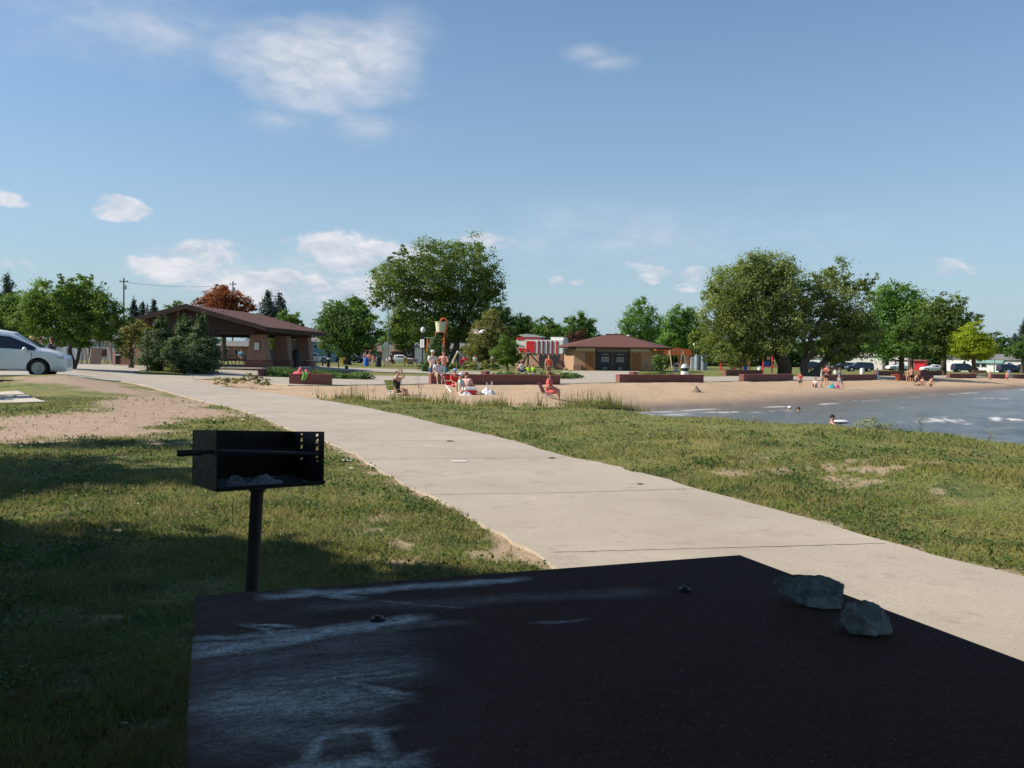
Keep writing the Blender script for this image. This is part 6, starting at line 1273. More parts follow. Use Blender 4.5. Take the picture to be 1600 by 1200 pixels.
# ---------------------------------------------------------------- vehicles
def car(label, px, d, rz, L_, Wd, Ht, paint, kind='suv', group=None, loc=None, lift=0., plates=True):
    g = Vector(loc) if loc is not None else base(px, d); t = thing('parked_car', label, 'car' if kind != 'pickup' else 'truck', g, rz, group)
    # local x forward. stations: x/L, z_bottom, z_belt, z_top, half width belt, half width roof
    st = dict(van=[(-.5,.42,.95,1.0,.86,.72),(-.485,.30,1.0,1.52,.95,.70),(-.45,.24,1.02,1.66,.98,.72),(-.2,.22,1.01,1.74,1.0,.75),(.02,.22,.99,1.74,1.0,.75),(.13,.22,.98,1.66,1.0,.72),(.245,.22,.97,1.33,.99,.74),(.325,.22,.96,1.08,.99,.80),(.38,.23,.93,1.00,.97,.84),(.44,.20,.86,.91,.93,.80),(.475,.20,.78,.82,.86,.72),(.495,.22,.66,.70,.76,.6),(.5,.30,.52,.56,.62,.46)],
              suv=[(-.5,.45,.9,.95,.85,.7),(-.485,.32,1.0,1.5,.95,.72),(-.42,.28,1.02,1.68,.98,.76),(-.1,.28,1.0,1.74,1.0,.78),(.05,.28,1.0,1.72,1.0,.76),(.14,.28,.99,1.55,1.0,.76),(.23,.28,.98,1.10,.99,.82),(.4,.28,.95,1.02,.96,.84),(.475,.32,.82,.90,.88,.76),(.5,.42,.6,.66,.78,.66)],
              sedan=[(-.5,.42,.78,.82,.82,.7),(-.47,.28,.92,.97,.93,.78),(-.36,.24,.94,1.02,.98,.80),(-.22,.22,.93,1.36,1.0,.72),(-.05,.22,.92,1.44,1.0,.72),(.08,.22,.91,1.38,1.0,.70),(.22,.22,.90,.97,.99,.80),(.4,.24,.82,.88,.95,.80),(.475,.28,.7,.75,.85,.72),(.5,.36,.52,.58,.74,.62)],
              pickup=[(-.5,.45,1.0,1.02,.95,.93),(-.47,.4,1.05,1.08,.98,.96),(-.12,.38,1.06,1.09,1.0,.97),(-.10,.36,1.06,1.70,1.0,.76),(-.04,.36,1.05,1.84,1.0,.76),(.10,.36,1.05,1.84,1.0,.76),(.20,.36,1.04,1.35,1.0,.80),(.27,.36,1.03,1.14,.99,.86),(.44,.38,1.0,1.08,.97,.86),(.5,.42,.8,.88,.90,.80)])[kind]
    hs = Ht/max(s[3] for s in st); hw = Wd/2; rows = []
    for x, zb, zt, zr, wb, wr in st:
        zb, zt, zr = zb*hs, zt*hs, zr*hs; wb *= hw; wr *= hw; x *= L_
        half = [(wb*.86, zb), (wb*.97, zb+.09), (wb, (zb+zt)/2), (wb*.985, zt-.07), (wb*.965, zt), (wr+(wb*.965-wr)*.15, zt+(zr-zt)*.78), (wr*.93, zt+(zr-zt)*.96), (wr*.55, zr+.012)]
        rows.append([(x, -y, z) for y, z in half]+[(x, y, z) for y, z in half[::-1]])
    k = len(rows[0]); vs = [p for r_ in rows for p in r_]; fs_ = [(i*k+j, i*k+(j+1) % k, (i+1)*k+(j+1) % k, (i+1)*k+j) for i in range(len(rows)-1) for j in range(k)]+[tuple(range(k))[::-1], tuple((len(rows)-1)*k+j for j in range(k))]
    me = MB().add(vs, fs_).mesh('body', smooth=True)
    wx = (-.31*L_, .315*L_) if kind != 'van' else (-.295*L_, .318*L_); wr_ = .335 if kind != 'pickup' else .40
    bo = link('body', me, paint, t)
    cut = MB()
    for x in wx: cut.tube([(x, -Wd, wr_*.98), (x, Wd, wr_*.98)], wr_+.065, 28)
    cme = cut.mesh('cut'); co = bpy.data.objects.new('cut', cme); C.objects.link(co); md = bo.modifiers.new('b', 'BOOLEAN'); md.object = co; md.operation = 'DIFFERENCE'; md.solver = 'EXACT'
    co.location = g; co.rotation_euler = (0, 0, rz); bpy.context.view_layer.update(); dg = bpy.context.evaluated_depsgraph_get(); nm = bpy.data.meshes.new_from_object(bo.evaluated_get(dg)); bo.modifiers.clear(); bo.data = nm; bo.data.materials.clear(); bo.data.materials.append(paint); bpy.data.objects.remove(co)
    # side glass follows the greenhouse
    def sidez(x):
        xs = [s[0]*L_ for s in st]
        i = max(0, min(len(xs)-2, next((q for q in range(len(xs)-1) if xs[q+1] >= x), len(xs)-2))); f = (x-xs[i])/(xs[i+1]-xs[i]); a, b_ = st[i], st[i+1]; return [a[j]+(b_[j]-a[j])*f for j in range(6)]
    spans = dict(van=[(-.44,-.20),(-.185,.035),(.05,.295)], suv=[(-.42,-.2),(-.185,-.01),(.005,.175)], sedan=[(-.2,-.03),(-.02,.15)], pickup=[(-.075,.015),(.025,.175)])[kind]
    for a, b_ in spans:
        for s in (-1, 1):
            vs = []; n = 6
            for i in range(n+1):
                x = (a+(b_-a)*i/n)*L_; q = sidez(x); zt, zr = q[2]*hs, q[3]*hs; wb, wr2 = q[4]*hw*.965, q[5]*hw
                for f in (.10, .74):
                    zz = zt+(zr-zt)*f; yy = wb+(wr2-wb)*(f/.78*.85); vs += [(x, s*(yy+.006), zz), (x, s*(yy-.02), zz)]
            fs2 = []
            for i in range(n): o_ = i*4; p_ = o_+4; fs2 += [(o_, p_, p_+2, o_+2), (o_+1, o_+3, p_+3, p_+1), (o_, o_+1, p_+1, p_), (o_+2, p_+2, p_+3, o_+3)]
            fs2 += [(0, 2, 3, 1), (n*4, n*4+1, n*4+3, n*4+2)]
            MB().add(vs, fs2).build('window', GLASS, t, smooth=True)
    ws = dict(van=(.145,.318), suv=(.125,.222), sedan=(.085,.20), pickup=(.13,.25))[kind]; vs = []; n = 6
    for i in range(n+1):
        x = (ws[0]+(ws[1]-ws[0])*i/n)*L_; q = sidez(x); zr = q[3]*hs; zt = q[2]*hs; w2 = q[5]*hw*.90
        vs += [(x, -w2, zt+(zr-zt)*.97+.008), (x, -w2*.5, zr+.022), (x, w2*.5, zr+.022), (x, w2, zt+(zr-zt)*.97+.008)]
    MB().add(vs, [(i*4+j, (i+1)*4+j, (i+1)*4+j+1, i*4+j+1) for i in range(n) for j in range(3)]).build('windscreen', GLASS, t, smooth=True)
    for x in wx:
        for s in (-1, 1):
            y = s*(hw*.96); wh = MB().tube([(x, y-s*.20, wr_), (x, y-s*.185, wr_), (x, y-s*.02, wr_), (x, y, wr_)], [wr_*.93, wr_, wr_, wr_*.95], 26).build('wheel', mat('tyre_rubber', (.02, .02, .02), .8), t, smooth=True)
            rm = MB().tube([(x, y-s*.03, wr_), (x, y+s*.006, wr_)], wr_*.66, 24)
            for j in range(10): a = j*math.pi/5; rm.tube([(x+math.cos(a)*.05, y+s*.03, wr_+math.sin(a)*.05), (x+math.cos(a)*wr_*.60, y+s*.012, wr_+math.sin(a)*wr_*.60)], .018, 5)
            rm.lathe([(.01, 0)], 3) if False else None
            rm.tube([(x, y, wr_), (x, y+s*.04, wr_)], .055, 12).build('rim', mat('rim_silver', (.45, .46, .47), .35, .1, 5, metal=.5), wh)
            MB().tube([(x, y-s*.26, wr_), (x, y-s*.215, wr_)], wr_+.06, 24).build('wheel_well', BLACK, t)
    fx = L_*.455; q = sidez(fx)
    for s in (-1, 1):
        MB().ball((fx, s*q[4]*hw*.93, q[2]*hs-.07), (.17, .10, .085), 12).build('headlight', mat('lamp_lens', (.55, .57, .6), .1, .05, 5, spec=.8), t, smooth=True)
        MB().box((-L_*.49, s*hw*.83, .95*hs), (.05, .14, .30)).build('tail_light', REDP, t, bevel=.01)
        mx_ = dict(van=.235, suv=.16, sedan=.13, pickup=.17)[kind]; mm_ = MB().ball((mx_*L_, s*(hw+.11), sidez(mx_*L_)[2]*hs+.06), (.08, .11, .085), 10); mm_.tube([(mx_*L_, s*hw*.9, sidez(mx_*L_)[2]*hs-.0), (mx_*L_, s*(hw+.05), sidez(mx_*L_)[2]*hs+.03)], .03, 6).build('wing_mirror', paint, t, smooth=True)
    gv = MB()
    for x in ((.035, -.19) if kind == 'van' else (-.01, -.19) if kind == 'suv' else (-.025,) if kind == 'sedan' else (.02,)):
        for s in (-1, 1): gv.box((x*L_, s*(hw*1.001), .62*hs), (.012, .008, .62*hs))
    for s in (-1, 1): gv.box(((spans[-1][1]-.02)*L_, s*(hw*.995), .66*hs), (.012, .008, .55*hs))
    gv.build('door_seam', mat('seam_dark', (.08, .08, .09)), t)
    hd_ = MB()
    for x in ((.0, -.05) if kind == 'van' else (-.04, .02)):
        for s in (-1, 1): hd_.box((x*L_, s*(hw*1.005), .80*hs), (.17, .03, .03))
    hd_.build('door_handle', paint, t); return t
PW = mat('car_white', (.76, .78, .80), .22, .04, 2, spec=.6); PBk = mat('car_black', (.015, .016, .02), .15, .1, 3, spec=.7); PBl = mat('car_dark_blue', (.02, .03, .06), .15, .1, 3, spec=.7)
vg = base(20, 32.4); x_n = (113-800)/FOC*32.4
car('white minivan parked at the left edge, front half in view', 0, 0, R(18), 5.05, 1.92, 1.74, PW, 'van', loc=(-19.38, 32.15, .40))
for px, d, rz, pt, kd, lb, hgt in [(1318, 160, R(170), PBk, 'suv', 'black estate car parked behind the willow, left of the dark blue one', 1.6), (1342, 152, R(175), PBl, 'suv', 'dark blue car parked in front of the long cream building', 1.7), (1406, 178, R(185), PW, 'pickup', 'white pickup truck parked left of the red shed', 1.75),
    (1457, 172, R(180), PW, 'sedan', 'white saloon car parked right of the red shed', 1.4), (1507, 165, R(0), PBl, 'suv', 'dark car in front of the white cottage', 1.7), (1578, 168, R(0), PBl, 'suv', 'dark blue car at the far right in front of the mobile home', 1.7), (1596, 172, R(180), PBk, 'suv', 'black car at the far right edge behind the last wall', 1.7), (1272, 165, R(0), PBl, 'suv', 'dark car glimpsed between the willow trunks', 1.6)]:
    car(lb, px, d, rz, 4.7 if kd != 'pickup' else 5.4, 1.85, hgt, pt, kd, 'cars parked beyond the lawn')
car('white car glimpsed behind the thin trunks right of the flagpole', 627, 138, R(0), 4.6, 1.8, 1.45, PW, 'sedan', 'cars parked by the far houses'); car('dark car parked beside the low tan roofed house', 548, 140, R(0), 4.6, 1.8, 1.6, PBk, 'suv', 'cars parked by the far houses'); car('silver white car behind the bike racks', 490, 118, R(10), 4.5, 1.8, 1.45, PW, 'sedan', 'cars parked by the far houses')
# ---------------------------------------------------------------- foreground: grill
def grill():
    t = thing('charcoal_grill', 'black steel park charcoal grill on a single post standing on the shaded lawn', 'grill', (-1.195, 3.90, 0))
    O = Vector((-1.175, 3.90, 0)); IRON = mat('grill_iron', (.012, .012, .013), .62, .45, 9, bump=.35, spec=.35, dirt=(.035, .02, .014))
    a = R(33); ex = Vector((math.cos(a), math.sin(a), 0)); ey = Vector((-math.sin(a), math.cos(a), 0)); FL = Vector((-1.214, 3.60, 0))-O; w, dp = .462, .425
    def P(x, y, z): v = FL+ex*x+ey*y; return (v.x, v.y, z)
    zb = .868; top = lambda x, y: 1.122-.022*(x/w)-.034*(y/dp)
    bot = lambda x, y: zb-.024*(y/dp)
    th_ = .006
    def plate(pts_in, pts_out): 
        n = len(pts_in); return MB().add(list(pts_in)+list(pts_out), [tuple(range(n)), tuple(range(n, 2*n))[::-1]]+[(i, n+i, n+(i+1) % n, (i+1) % n) for i in range(n)])
    plate([P(0,0,bot(0,0)), P(0,dp,bot(0,dp)), P(0,dp,top(0,dp)), P(0,0,top(0,0))], [P(-th_,0,bot(0,0)), P(-th_,dp,bot(0,dp)), P(-th_,dp,top(0,dp)), P(-th_,0,top(0,0))]).build('side_wall', IRON, t)
    plate([P(0,dp,bot(0,dp)), P(w,dp,bot(w,dp)), P(w,dp,top(w,dp)), P(0,dp,top(0,dp))], [P(0,dp+th_,bot(0,dp)), P(w,dp+th_,bot(w,dp)), P(w,dp+th_,top(w,dp)), P(0,dp+th_,top(0,dp))]).build('back_wall', IRON, t)
    plate([P(-th_,-.004,zb), P(w+th_,-.004,zb), P(w+th_,dp+th_,bot(w,dp)), P(-th_,dp+th_,bot(0,dp))], [P(-th_,-.004,zb-.008), P(w+th_,-.004,zb-.008), P(w+th_,dp+th_,bot(w,dp)-.008), P(-th_,dp+th_,bot(0,dp)-.008)]).build('floor_plate', IRON, t)
    # slotted right wall: full-height strips with ladder hooks in two slots
    sw = MB()
    def col(y0, y1, f0, f1):
        q = []
        for x in (w, w+th_):
            for y, f in ((y0, f0), (y1, f0), (y1, f1), (y0, f1)): z = bot(w, y)+(top(w, y)-bot(w, y))*f; q.append(P(x, y, z))
        sw.add(q, [(0,1,2,3),(7,6,5,4),(0,4,5,1),(1,5,6,2),(2,6,7,3),(3,7,4,0)])
    s1, s2 = (.060, .105), (.270, .312)
    for y0, y1 in ((0, s1[0]), (s1[1], s2[0]), (s2[1], dp)): col(y0, y1, 0, 1)
    for s_ in (s1, s2):
        col(*s_, 0, .40); col(*s_, .955, 1)
        for k in range(4):
            f0 = .40+.14*k; q = []
            y0, y1 = s_[1], s_[0]+.008; hh = top(w, 0)-bot(w, 0)
            for x in (w, w+th_):
                for y, f in ((y0, f0), (y1+.014, f0+.02), (y1, f0+.085), (y1+.012, f0+.075), (y0, f0+.045)): q.append(P(x, y, bot(w, y)+hh*f))
            sw.add(q, [(0,1,2,3,4),(9,8,7,6,5),(0,5,6,1),(1,6,7,2),(2,7,8,3),(3,8,9,4),(4,9,5,0)])
    sw.build('slotted_side_wall', IRON, t)
    MB().tube([P(0,0,zb+.004), P(w+.012,0,zb+.004)], .007, 6).build('front_lip', IRON, t)
    MB().tube([P(-th_/2,dp,bot(0,dp)), P(-th_/2,dp,top(0,dp)-.002)], .005, 6).build('corner_seam', IRON, t)
    # grate pushed low, its round handle bar sticking out on the left
    zg = 1.018
    hb = MB(); hb.tube([P(-.075,.055,zg+.006), P(-.0,.05,zg+.008), P(w-.01,.03,zg-.022)], .0085, 10).tube([P(-.150,.062,zg+.006), P(-.05,.054,zg+.007)], .014, 12); hb.build('handle_bar', mat('grill_bar', (.035, .035, .038), .42, .25, 12, metal=.4), t, smooth=True)
    gr = MB()
    for k in range(12): y = .07+k*.028; gr.tube([P(.02,y,zg-.012-.0*k), P(w-.015,y,zg-.03)], .004, 6)
    gr.tube([P(.03,.06,zg-.016), P(.03,.385,zg-.016)], .005, 6).tube([P(w-.03,.06,zg-.033), P(w-.03,.385,zg-.033)], .005, 6); gr.build('cooking_grate', IRON, t)
    MB().tube([(0, 0, -.1), (.015, .0, .3), (.040, .005, zb-.012)], .029, 20).build('post', mat('post_steel', (.026, .026, .028), .6, .3, 8, bump=.2), t, smooth=True)
    MB().tube([(.038, .005, zb-.05), (.040, .005, zb-.012)], .036, 20).build('collar', IRON, t)
    # ashes and crumpled foil belong to what lies in the grill: separate things
    def lump(name, lab, cat, x, y, sx, sy, sz, col, seed, n=26, metal=0., rough=.8):
        q = Vector(P(x, y, bot(x, y)+.001))+O-Vector((.02, 0, 0)); tt = thing(name, lab, cat, q, a); hp = heap(seed, sx, sy, sz, n); hp.build('crumpled_heap', mat(name+'_surface', col, rough, .5, 60, metal=metal, bump=.6), tt, smooth=False)
    lump('ash_pile', 'grey wood ash spread over the floor of the grill', 'ash', .24, .20, .20, .17, .018, (.15, .155, .165), 41)
    lump('foil_ball', 'crumpled grey foil lying in the ash of the grill', 'foil', .235, .10, .085, .05, .055, (.26, .28, .31), 44, 20, 0., .5)
    lump('charred_paper', 'pale charred paper left of the foil in the grill', 'paper', .10, .13, .085, .07, .045, (.17, .185, .20), 47, 20)
    lump('charcoal_heap', 'burnt black charcoal right of the foil in the grill', 'charcoal', .34, .13, .07, .08, .035, (.03, .03, .032), 49, 20)
grill()
# ---------------------------------------------------------------- foreground: table
def onz(px, py, z):
    v = FW+RT*(px-800)/FOC+UP*(600-py)/FOC; s = (z-H)/v[2]; return Vector((v[0]*s, v[1]*s, z))
TZ = .75
A = onz(307, 930, TZ); B = onz(1156, 866.5, TZ); ex = (B-A); WT = ex.length; ex.normalize(); ey = Vector((-ex.y, ex.x, 0)); DT = 1.60
def table():
    t = thing('park_table', 'large dark brown park table with chalky white smears on its left side', 'table', (A.x, A.y, 0), math.atan2(ex.y, ex.x))
    m = bpy.data.materials.new('table_top_worn'); N, L, b = nodes_of(m)
    def nd(t_, **k):
        n = N.new(t_)
        for a_, v in k.items(): setattr(n, a_, v)
        return n
    tc = nd('ShaderNodeTexCoord'); sp = nd('ShaderNodeSeparateXYZ'); L.new(tc.outputs['Object'], sp.inputs[0])
    def mth(op, a_, b_=None, c_=None, clamp=False):
        n = nd('ShaderNodeMath', operation=op); n.use_clamp = clamp
        for i, v in enumerate((a_, b_, c_)):
            if v is None: continue
            if isinstance(v, (int, float)): n.inputs[i].default_value = v
            else: L.new(v, n.inputs[i])
        return n.outputs[0]
    def noi(sc, det=6, rough=.65, stretch=None, dist=0.):
        n = nd('ShaderNodeTexNoise'); n.inputs['Scale'].default_value = sc; n.inputs['Detail'].default_value = det; n.inputs['Roughness'].default_value = rough; n.inputs['Distortion'].default_value = dist
        if stretch:
            mp = nd('ShaderNodeMapping'); mp.inputs['Scale'].default_value = stretch; L.new(tc.outputs['Object'], mp.inputs[0]); L.new(mp.outputs[0], n.inputs['Vector'])
        else: L.new(tc.outputs['Object'], n.inputs['Vector'])
        return n.outputs['Fac']
    def rng_(v, a_, b_, c_=0., d_=1.):
        n = nd('ShaderNodeMapRange'); L.new(v, n.inputs[0]); n.inputs[1].default_value = a_; n.inputs[2].default_value = b_; n.inputs[3].default_value = c_; n.inputs[4].default_value = d_; return n.outputs[0]
    def mixc(f, a_, b_):
        n = nd('ShaderNodeMix', data_type='RGBA')
        for k, v in (('Factor', f), ('A', a_), ('B', b_)):
            if isinstance(v, (int, float)): n.inputs[k].default_value = v
            elif isinstance(v, tuple): n.inputs[k].default_value = (*v, 1)
            else: L.new(v, n.inputs[k])
        return n.outputs['Result']
    X, Y = sp.outputs[0], sp.outputs[1]
    warp = mth('MULTIPLY', mth('SUBTRACT', noi(5, 4, .6), .5), .12)
    def toX(q): return (onz(q[0], q[1], TZ)-A).dot(ex), (onz(q[0], q[1], TZ)-A).dot(ey)
    masks_ = []
    # smears: centre px, half length px, half width px, tilt handled in table space, strength
    for (p0, p1, wd, st_) in [((330,1018),(640,968),.024,1.15),((330,998),(470,992),.014,.8),((440,932),(800,905),.020,1.1),((480,925),(540,932),.018,1.1),((500,950),(1000,925),.03,.22),((360,1075),(620,1040),.06,.45),((350,1100),(540,1092),.060,.9),((420,1092),(500,1090),.03,.5),
                              ((380,1130),(520,1150),.05,.5),((560,1062),(640,1050),.012,.6),((560,1070),(615,1085),.010,.7),((860,972),(895,970),.006,.6),((330,1160),(420,1180),.03,.2),((350,1040),(600,1000),.06,.3),((600,985),(700,975),.02,.3),((610,940),(700,945),.006,.6),((488,1186),(498,1160),.011,1.),((498,1160),(530,1145),.010,1.),((530,1145),(582,1140),.009,1.),((590,1148),(602,1172),.012,.9),((486,1200),(560,1192),.014,1.1),((560,1192),(614,1190),.012,1.1),((618,1186),(636,1182),.006,.8),((500,1064),(545,1057),.008,.8),((545,1057),(600,1050),.007,.9),((560,1068),(615,1078),.008,1.),((540,1090),(605,1082),.007,.7),((565,1108),(605,1100),.006,.6),((440,990),(600,975),.012,.9),((320,1010),(420,1004),.012,.9),((415,979),(436,980),.007,1.2),((425,991),(433,996),.012,1.),((395,981),(403,983),.005,.8)]:
        x0, y0 = toX(p0); x1, y1 = toX(p1); L_ = math.hypot(x1-x0, y1-y0); ux, uy = (x1-x0)/L_, (y1-y0)/L_
        dx = mth('SUBTRACT', X, x0); dy = mth('SUBTRACT', mth('ADD', Y, warp), y0)
        tt = mth('ADD', mth('MULTIPLY', dx, ux), mth('MULTIPLY', dy, uy)); nn = mth('ABSOLUTE', mth('SUBTRACT', mth('MULTIPLY', dy, ux), mth('MULTIPLY', dx, uy)))
        along = mth('MULTIPLY', mth('SUBTRACT', 1.0, mth('DIVIDE', mth('MAXIMUM', mth('SUBTRACT', mth('ABSOLUTE', mth('SUBTRACT', tt, L_/2)), L_/2), 0.0), .06+wd), clamp=True), 1.0)
        masks_.append(mth('MULTIPLY', mth('MULTIPLY', mth('SUBTRACT', 1.15, mth('DIVIDE', nn, wd*1.9), clamp=True), along), st_))
    # hand drawn chalk loop near the lower left
    def ringm(px, py, rx, ry, wd, st_):
        x0, y0 = toX((px, py)); r = mth('SQRT', mth('ADD', mth('POWER', mth('DIVIDE', mth('SUBTRACT', X, x0), rx), 2.0), mth('POWER', mth('DIVIDE', mth('SUBTRACT', mth('ADD', Y, mth('MULTIPLY', warp, .3)), y0), ry), 2.0)))
        return mth('MULTIPLY', mth('SUBTRACT', 1.0, mth('DIVIDE', mth('ABSOLUTE', mth('SUBTRACT', r, 1.0)), wd), clamp=True), st_)
    o = masks_[0]
    for q in masks_[1:]: o = mth('MAXIMUM', o, q)
    grain = rng_(noi(22, 9, .8, (1, 2.6, 1)), .38, .62); fine = rng_(noi(150, 3, .7), .35, .65, .35, 1.0); blot = rng_(noi(9, 6, .7), .3, .6)
    dust = mth('MULTIPLY', mth('SUBTRACT', 1.0, mth('DIVIDE', X, .8), clamp=True), .07)
    sm_ = mth('MULTIPLY', mth('MULTIPLY', mth('ADD', mth('MULTIPLY', mth('POWER', o, 1.0), mth('ADD', mth('MULTIPLY', grain, .85), .22)), mth('MULTIPLY', dust, blot)), fine), 1.0, clamp=True)
    basec = mixc(rng_(noi(2.2, 6, .6), .35, .65), (.064, .036, .029), (.090, .047, .038)); basec = mixc(rng_(noi(90, 4, .7), .4, .75), basec, (.095, .066, .060)); 
    basec = mixc(rng_(noi(16, 8, .8, (1, 7, 1)), .62, .72, 0, .35), basec, (.11, .10, .10))
    basec = mixc(rng_(noi(230, 1, .5), .72, .76, 0, .9), basec, (.34, .33, .32))
    x0, y0 = toX((1205, 1155)); pat = mth('SUBTRACT', 1.0, mth('ADD', mth('POWER', mth('DIVIDE', mth('SUBTRACT', X, x0), .10), 2.0), mth('POWER', mth('DIVIDE', mth('SUBTRACT', mth('ADD', Y, warp), y0), .032), 2.0)), clamp=True)
    basec = mixc(mth('MULTIPLY', mth('MULTIPLY', pat, 3.0, clamp=True), .6), basec, (.10, .045, .040))
    colr = mixc(sm_, basec, (.86, .86, .88)); L.new(colr, b.inputs['Base Color']); b.inputs['Roughness'].default_value = .9; b.inputs['Specular IOR Level'].default_value = .04
    bp = nd('ShaderNodeBump'); bp.inputs['Strength'].default_value = .35; bp.inputs['Distance'].default_value = .004; L.new(noi(160, 4, .7), bp.inputs['Height']); L.new(bp.outputs[0], b.inputs['Normal'])
    tt = MB().prism([(-.004, 0), (WT, 0), (WT, -DT), (-.028, -DT)], .044, None, TZ-.044).build('tabletop', m, t, bevel=.006)
    for q in ((590, 969), (1070, 923)):
        x, y = toX(q); MB().lathe([(.021, -.002), (.021, .004), (.017, .008)], 14, (x, y, TZ)).lathe([(.009, .006), (.009, .011), (.006, .013)], 6, (x, y, TZ)).build('bolt_head', mat('bolt_dark', (.03, .03, .035), .5, .2, 30, metal=.5), t)
    fr = mat('table_steel', (.03, .03, .03), .6)
    for x in (.25, WT-.25):
        MB().box((x, -DT/2, TZ-.075), (.06, DT-.2, .05)).build('support_rail', fr, t)
        for y in (-.35, -DT+.35): MB().tube([(x, y, 0), (x, y, TZ-.1)], .03, 10).build('leg', fr, t)
    return t
table()
def rock(label, px, py, sx, sy, sz, rz, seed, pts):
    """boulder: convex hull of hand placed corners, chipped with noise; resting on the table"""
    q = onz(px, py, TZ); t = thing('rock', label, 'rock', q, rz, None); bm = bmesh.new()
    for p in pts: bm.verts.new((p[0]*sx, p[1]*sy, p[2]*sz))
    bmesh.ops.convex_hull(bm, input=bm.verts); bmesh.ops.delete(bm, geom=[v for v in bm.verts if not v.link_faces], context='VERTS')
    bmesh.ops.triangulate(bm, faces=bm.faces)
    bmesh.ops.subdivide_edges(bm, edges=bm.edges, cuts=9, use_grid_fill=True); bmesh.ops.triangulate(bm, faces=bm.faces)
    for _ in range(2): bmesh.ops.smooth_vert(bm, verts=bm.verts, factor=.5, use_axis_x=True, use_axis_y=True, use_axis_z=True)
    bm.normal_update()
    for v in bm.verts:
        p = v.co*16+Vector((seed, 0, 0)); n1 = noise.noise(p); n2 = noise.noise(p*3.1); rdg = abs(noise.noise(p*1.4+Vector((3, 1, 2))))
        v.co += v.normal*(.007*n1+.0055*n2-.009*rdg+.0035*noise.noise(p*7))
    zm = min(v.co.z for v in bm.verts)
    for v in bm.verts: v.co.z -= zm+.001
    me = bpy.data.meshes.new('stone'); bm.to_mesh(me); bm.free()
    m = bpy.data.materials.get('rock_blue_grey')
    if not m:
        m = mat('rock_blue_grey', (.22, .24, .25), .9, .6, 34, bump=1.0, bscale=60, dirt=(.48, .50, .49))
    for p in me.polygons: p.use_smooth = True
    try: me.set_sharp_from_angle(angle=R(20))
    except Exception: pass
    link('stone', me, m, t); return t
rock('long pointed blue grey rock at the right edge of the table', 1262, 945, .10, .055, .068, R(-20), 3.,
     [(-1.08,.15,.75),(-.75,-.1,.05),(-.9,.3,1.0),(-.3,-.55,-.55+.6),(-.4,.5,1.12),(.2,-.8,-.05),(.15,.5,1.1),(.62,-.85,0),(.95,-.7,.02),(.9,-.35,.45),(1.0,.35,.85),(.75,.6,1.0),(.5,.6,.1),(-.6,.5,.2),(.9,.5,.1)])
rock('rounded chunky blue grey rock at the table edge nearest the viewer', 1346, 987, .070, .054, .072, R(-8), 9.,
     [(-1.0,-.1,.28),(-.85,-.2,.55),(-.55,.1,.95),(-.2,.3,1.05),(.6,.2,1.02),(.85,-.1,.8),(1.0,-.3,.25),(.9,-.6,.02),(.3,-.9,0),(.1,-.75,.45),(-.6,-.7,.05),(-.9,.3,.1),(.9,.5,.1),(0,.7,.1),(-.4,.6,.7),(.6,.5,.8)])
# small things lying about: litter, twigs, weed stalk
def scrap(name, label, cat, px, py, s, col, seed, rz=0., thick=.3, group=None):
    X, Y, ok = G([px], [py]); z = float(terr(X, Y)[0]); 
    onp = pdist(X, Y, PATH)[0] > 0; t = thing(name, label, cat, (X[0], Y[0], z+(.024+.0004*Y[0] if onp else .02)), rz, group)
    hp = heap(seed, s, s*.6, s*thick, 8); hp.build('piece', mat(name+'_col', col, .8, .2, 20), t)
PWH = (.62, .58, .50)
for i, (px, py, s, lb) in enumerate([(541, 722, .07, 'largest white scrap on the grass right of the grill'), (533, 709, .045, 'small white scrap just above the largest one'), (549, 734, .04, 'small white scrap just below the largest one'), (482, 789, .03, 'white scrap beside the grill post'), (425, 728, .02, 'tiny white speck hidden behind the grill'),
    (107, 727, .025, 'tiny white scrap in the shade far left'), (217, 790, .03, 'white scrap on the sunlit strip of grass at the left'), (335, 658, .05, 'white scrap on the grass above the grill'), (379, 657, .05, 'small white scrap above the right of the grill'), (195, 1139, .012, 'small pale scrap in the deep shade left of the table')]):
    scrap('paper_scrap', lb, 'litter', px, py, s, PWH, 200+i, i*.7, .35, 'paper scraps on the grass')
scrap('leaf_litter', 'white flattened scrap on the concrete walk', 'litter', 717, 724, .10, (.72, .70, .66), 220, .1, .06)
scrap('dark_leaf', 'small dark leaf on the far part of the walk', 'litter', 703, 692, .06, (.08, .06, .04), 221, 0, .2); scrap('dark_leaf', 'dark speck of leaf near the right grass edge of the walk', 'litter', 1000, 760, .035, (.10, .07, .05), 222, 0, .3); scrap('dark_leaf', 'dark leaf near the right edge of the walk beyond the joint', 'litter', 862, 719, .05, (.12, .09, .06), 223, 0, .3)
X, Y, ok = G([363], [824]); t = thing('weed_stalk', 'single thin dark weed stalk rising from the lawn left of the grill post', 'weed', (X[0], Y[0], 0)); MB().tube([(0, 0, -.01), (.004, 0, .09), (.0, 0, .17), (.012, 0, .235)], [.004, .0035, .003, .002], 6).build('stem', mat('stalk_dark', (.05, .045, .03), .8), t); MB().ball((.012, 0, .235), (.004, .004, .016), 6).build('seed_head', mat('stalk_dark', (.05, .045, .03)), t)
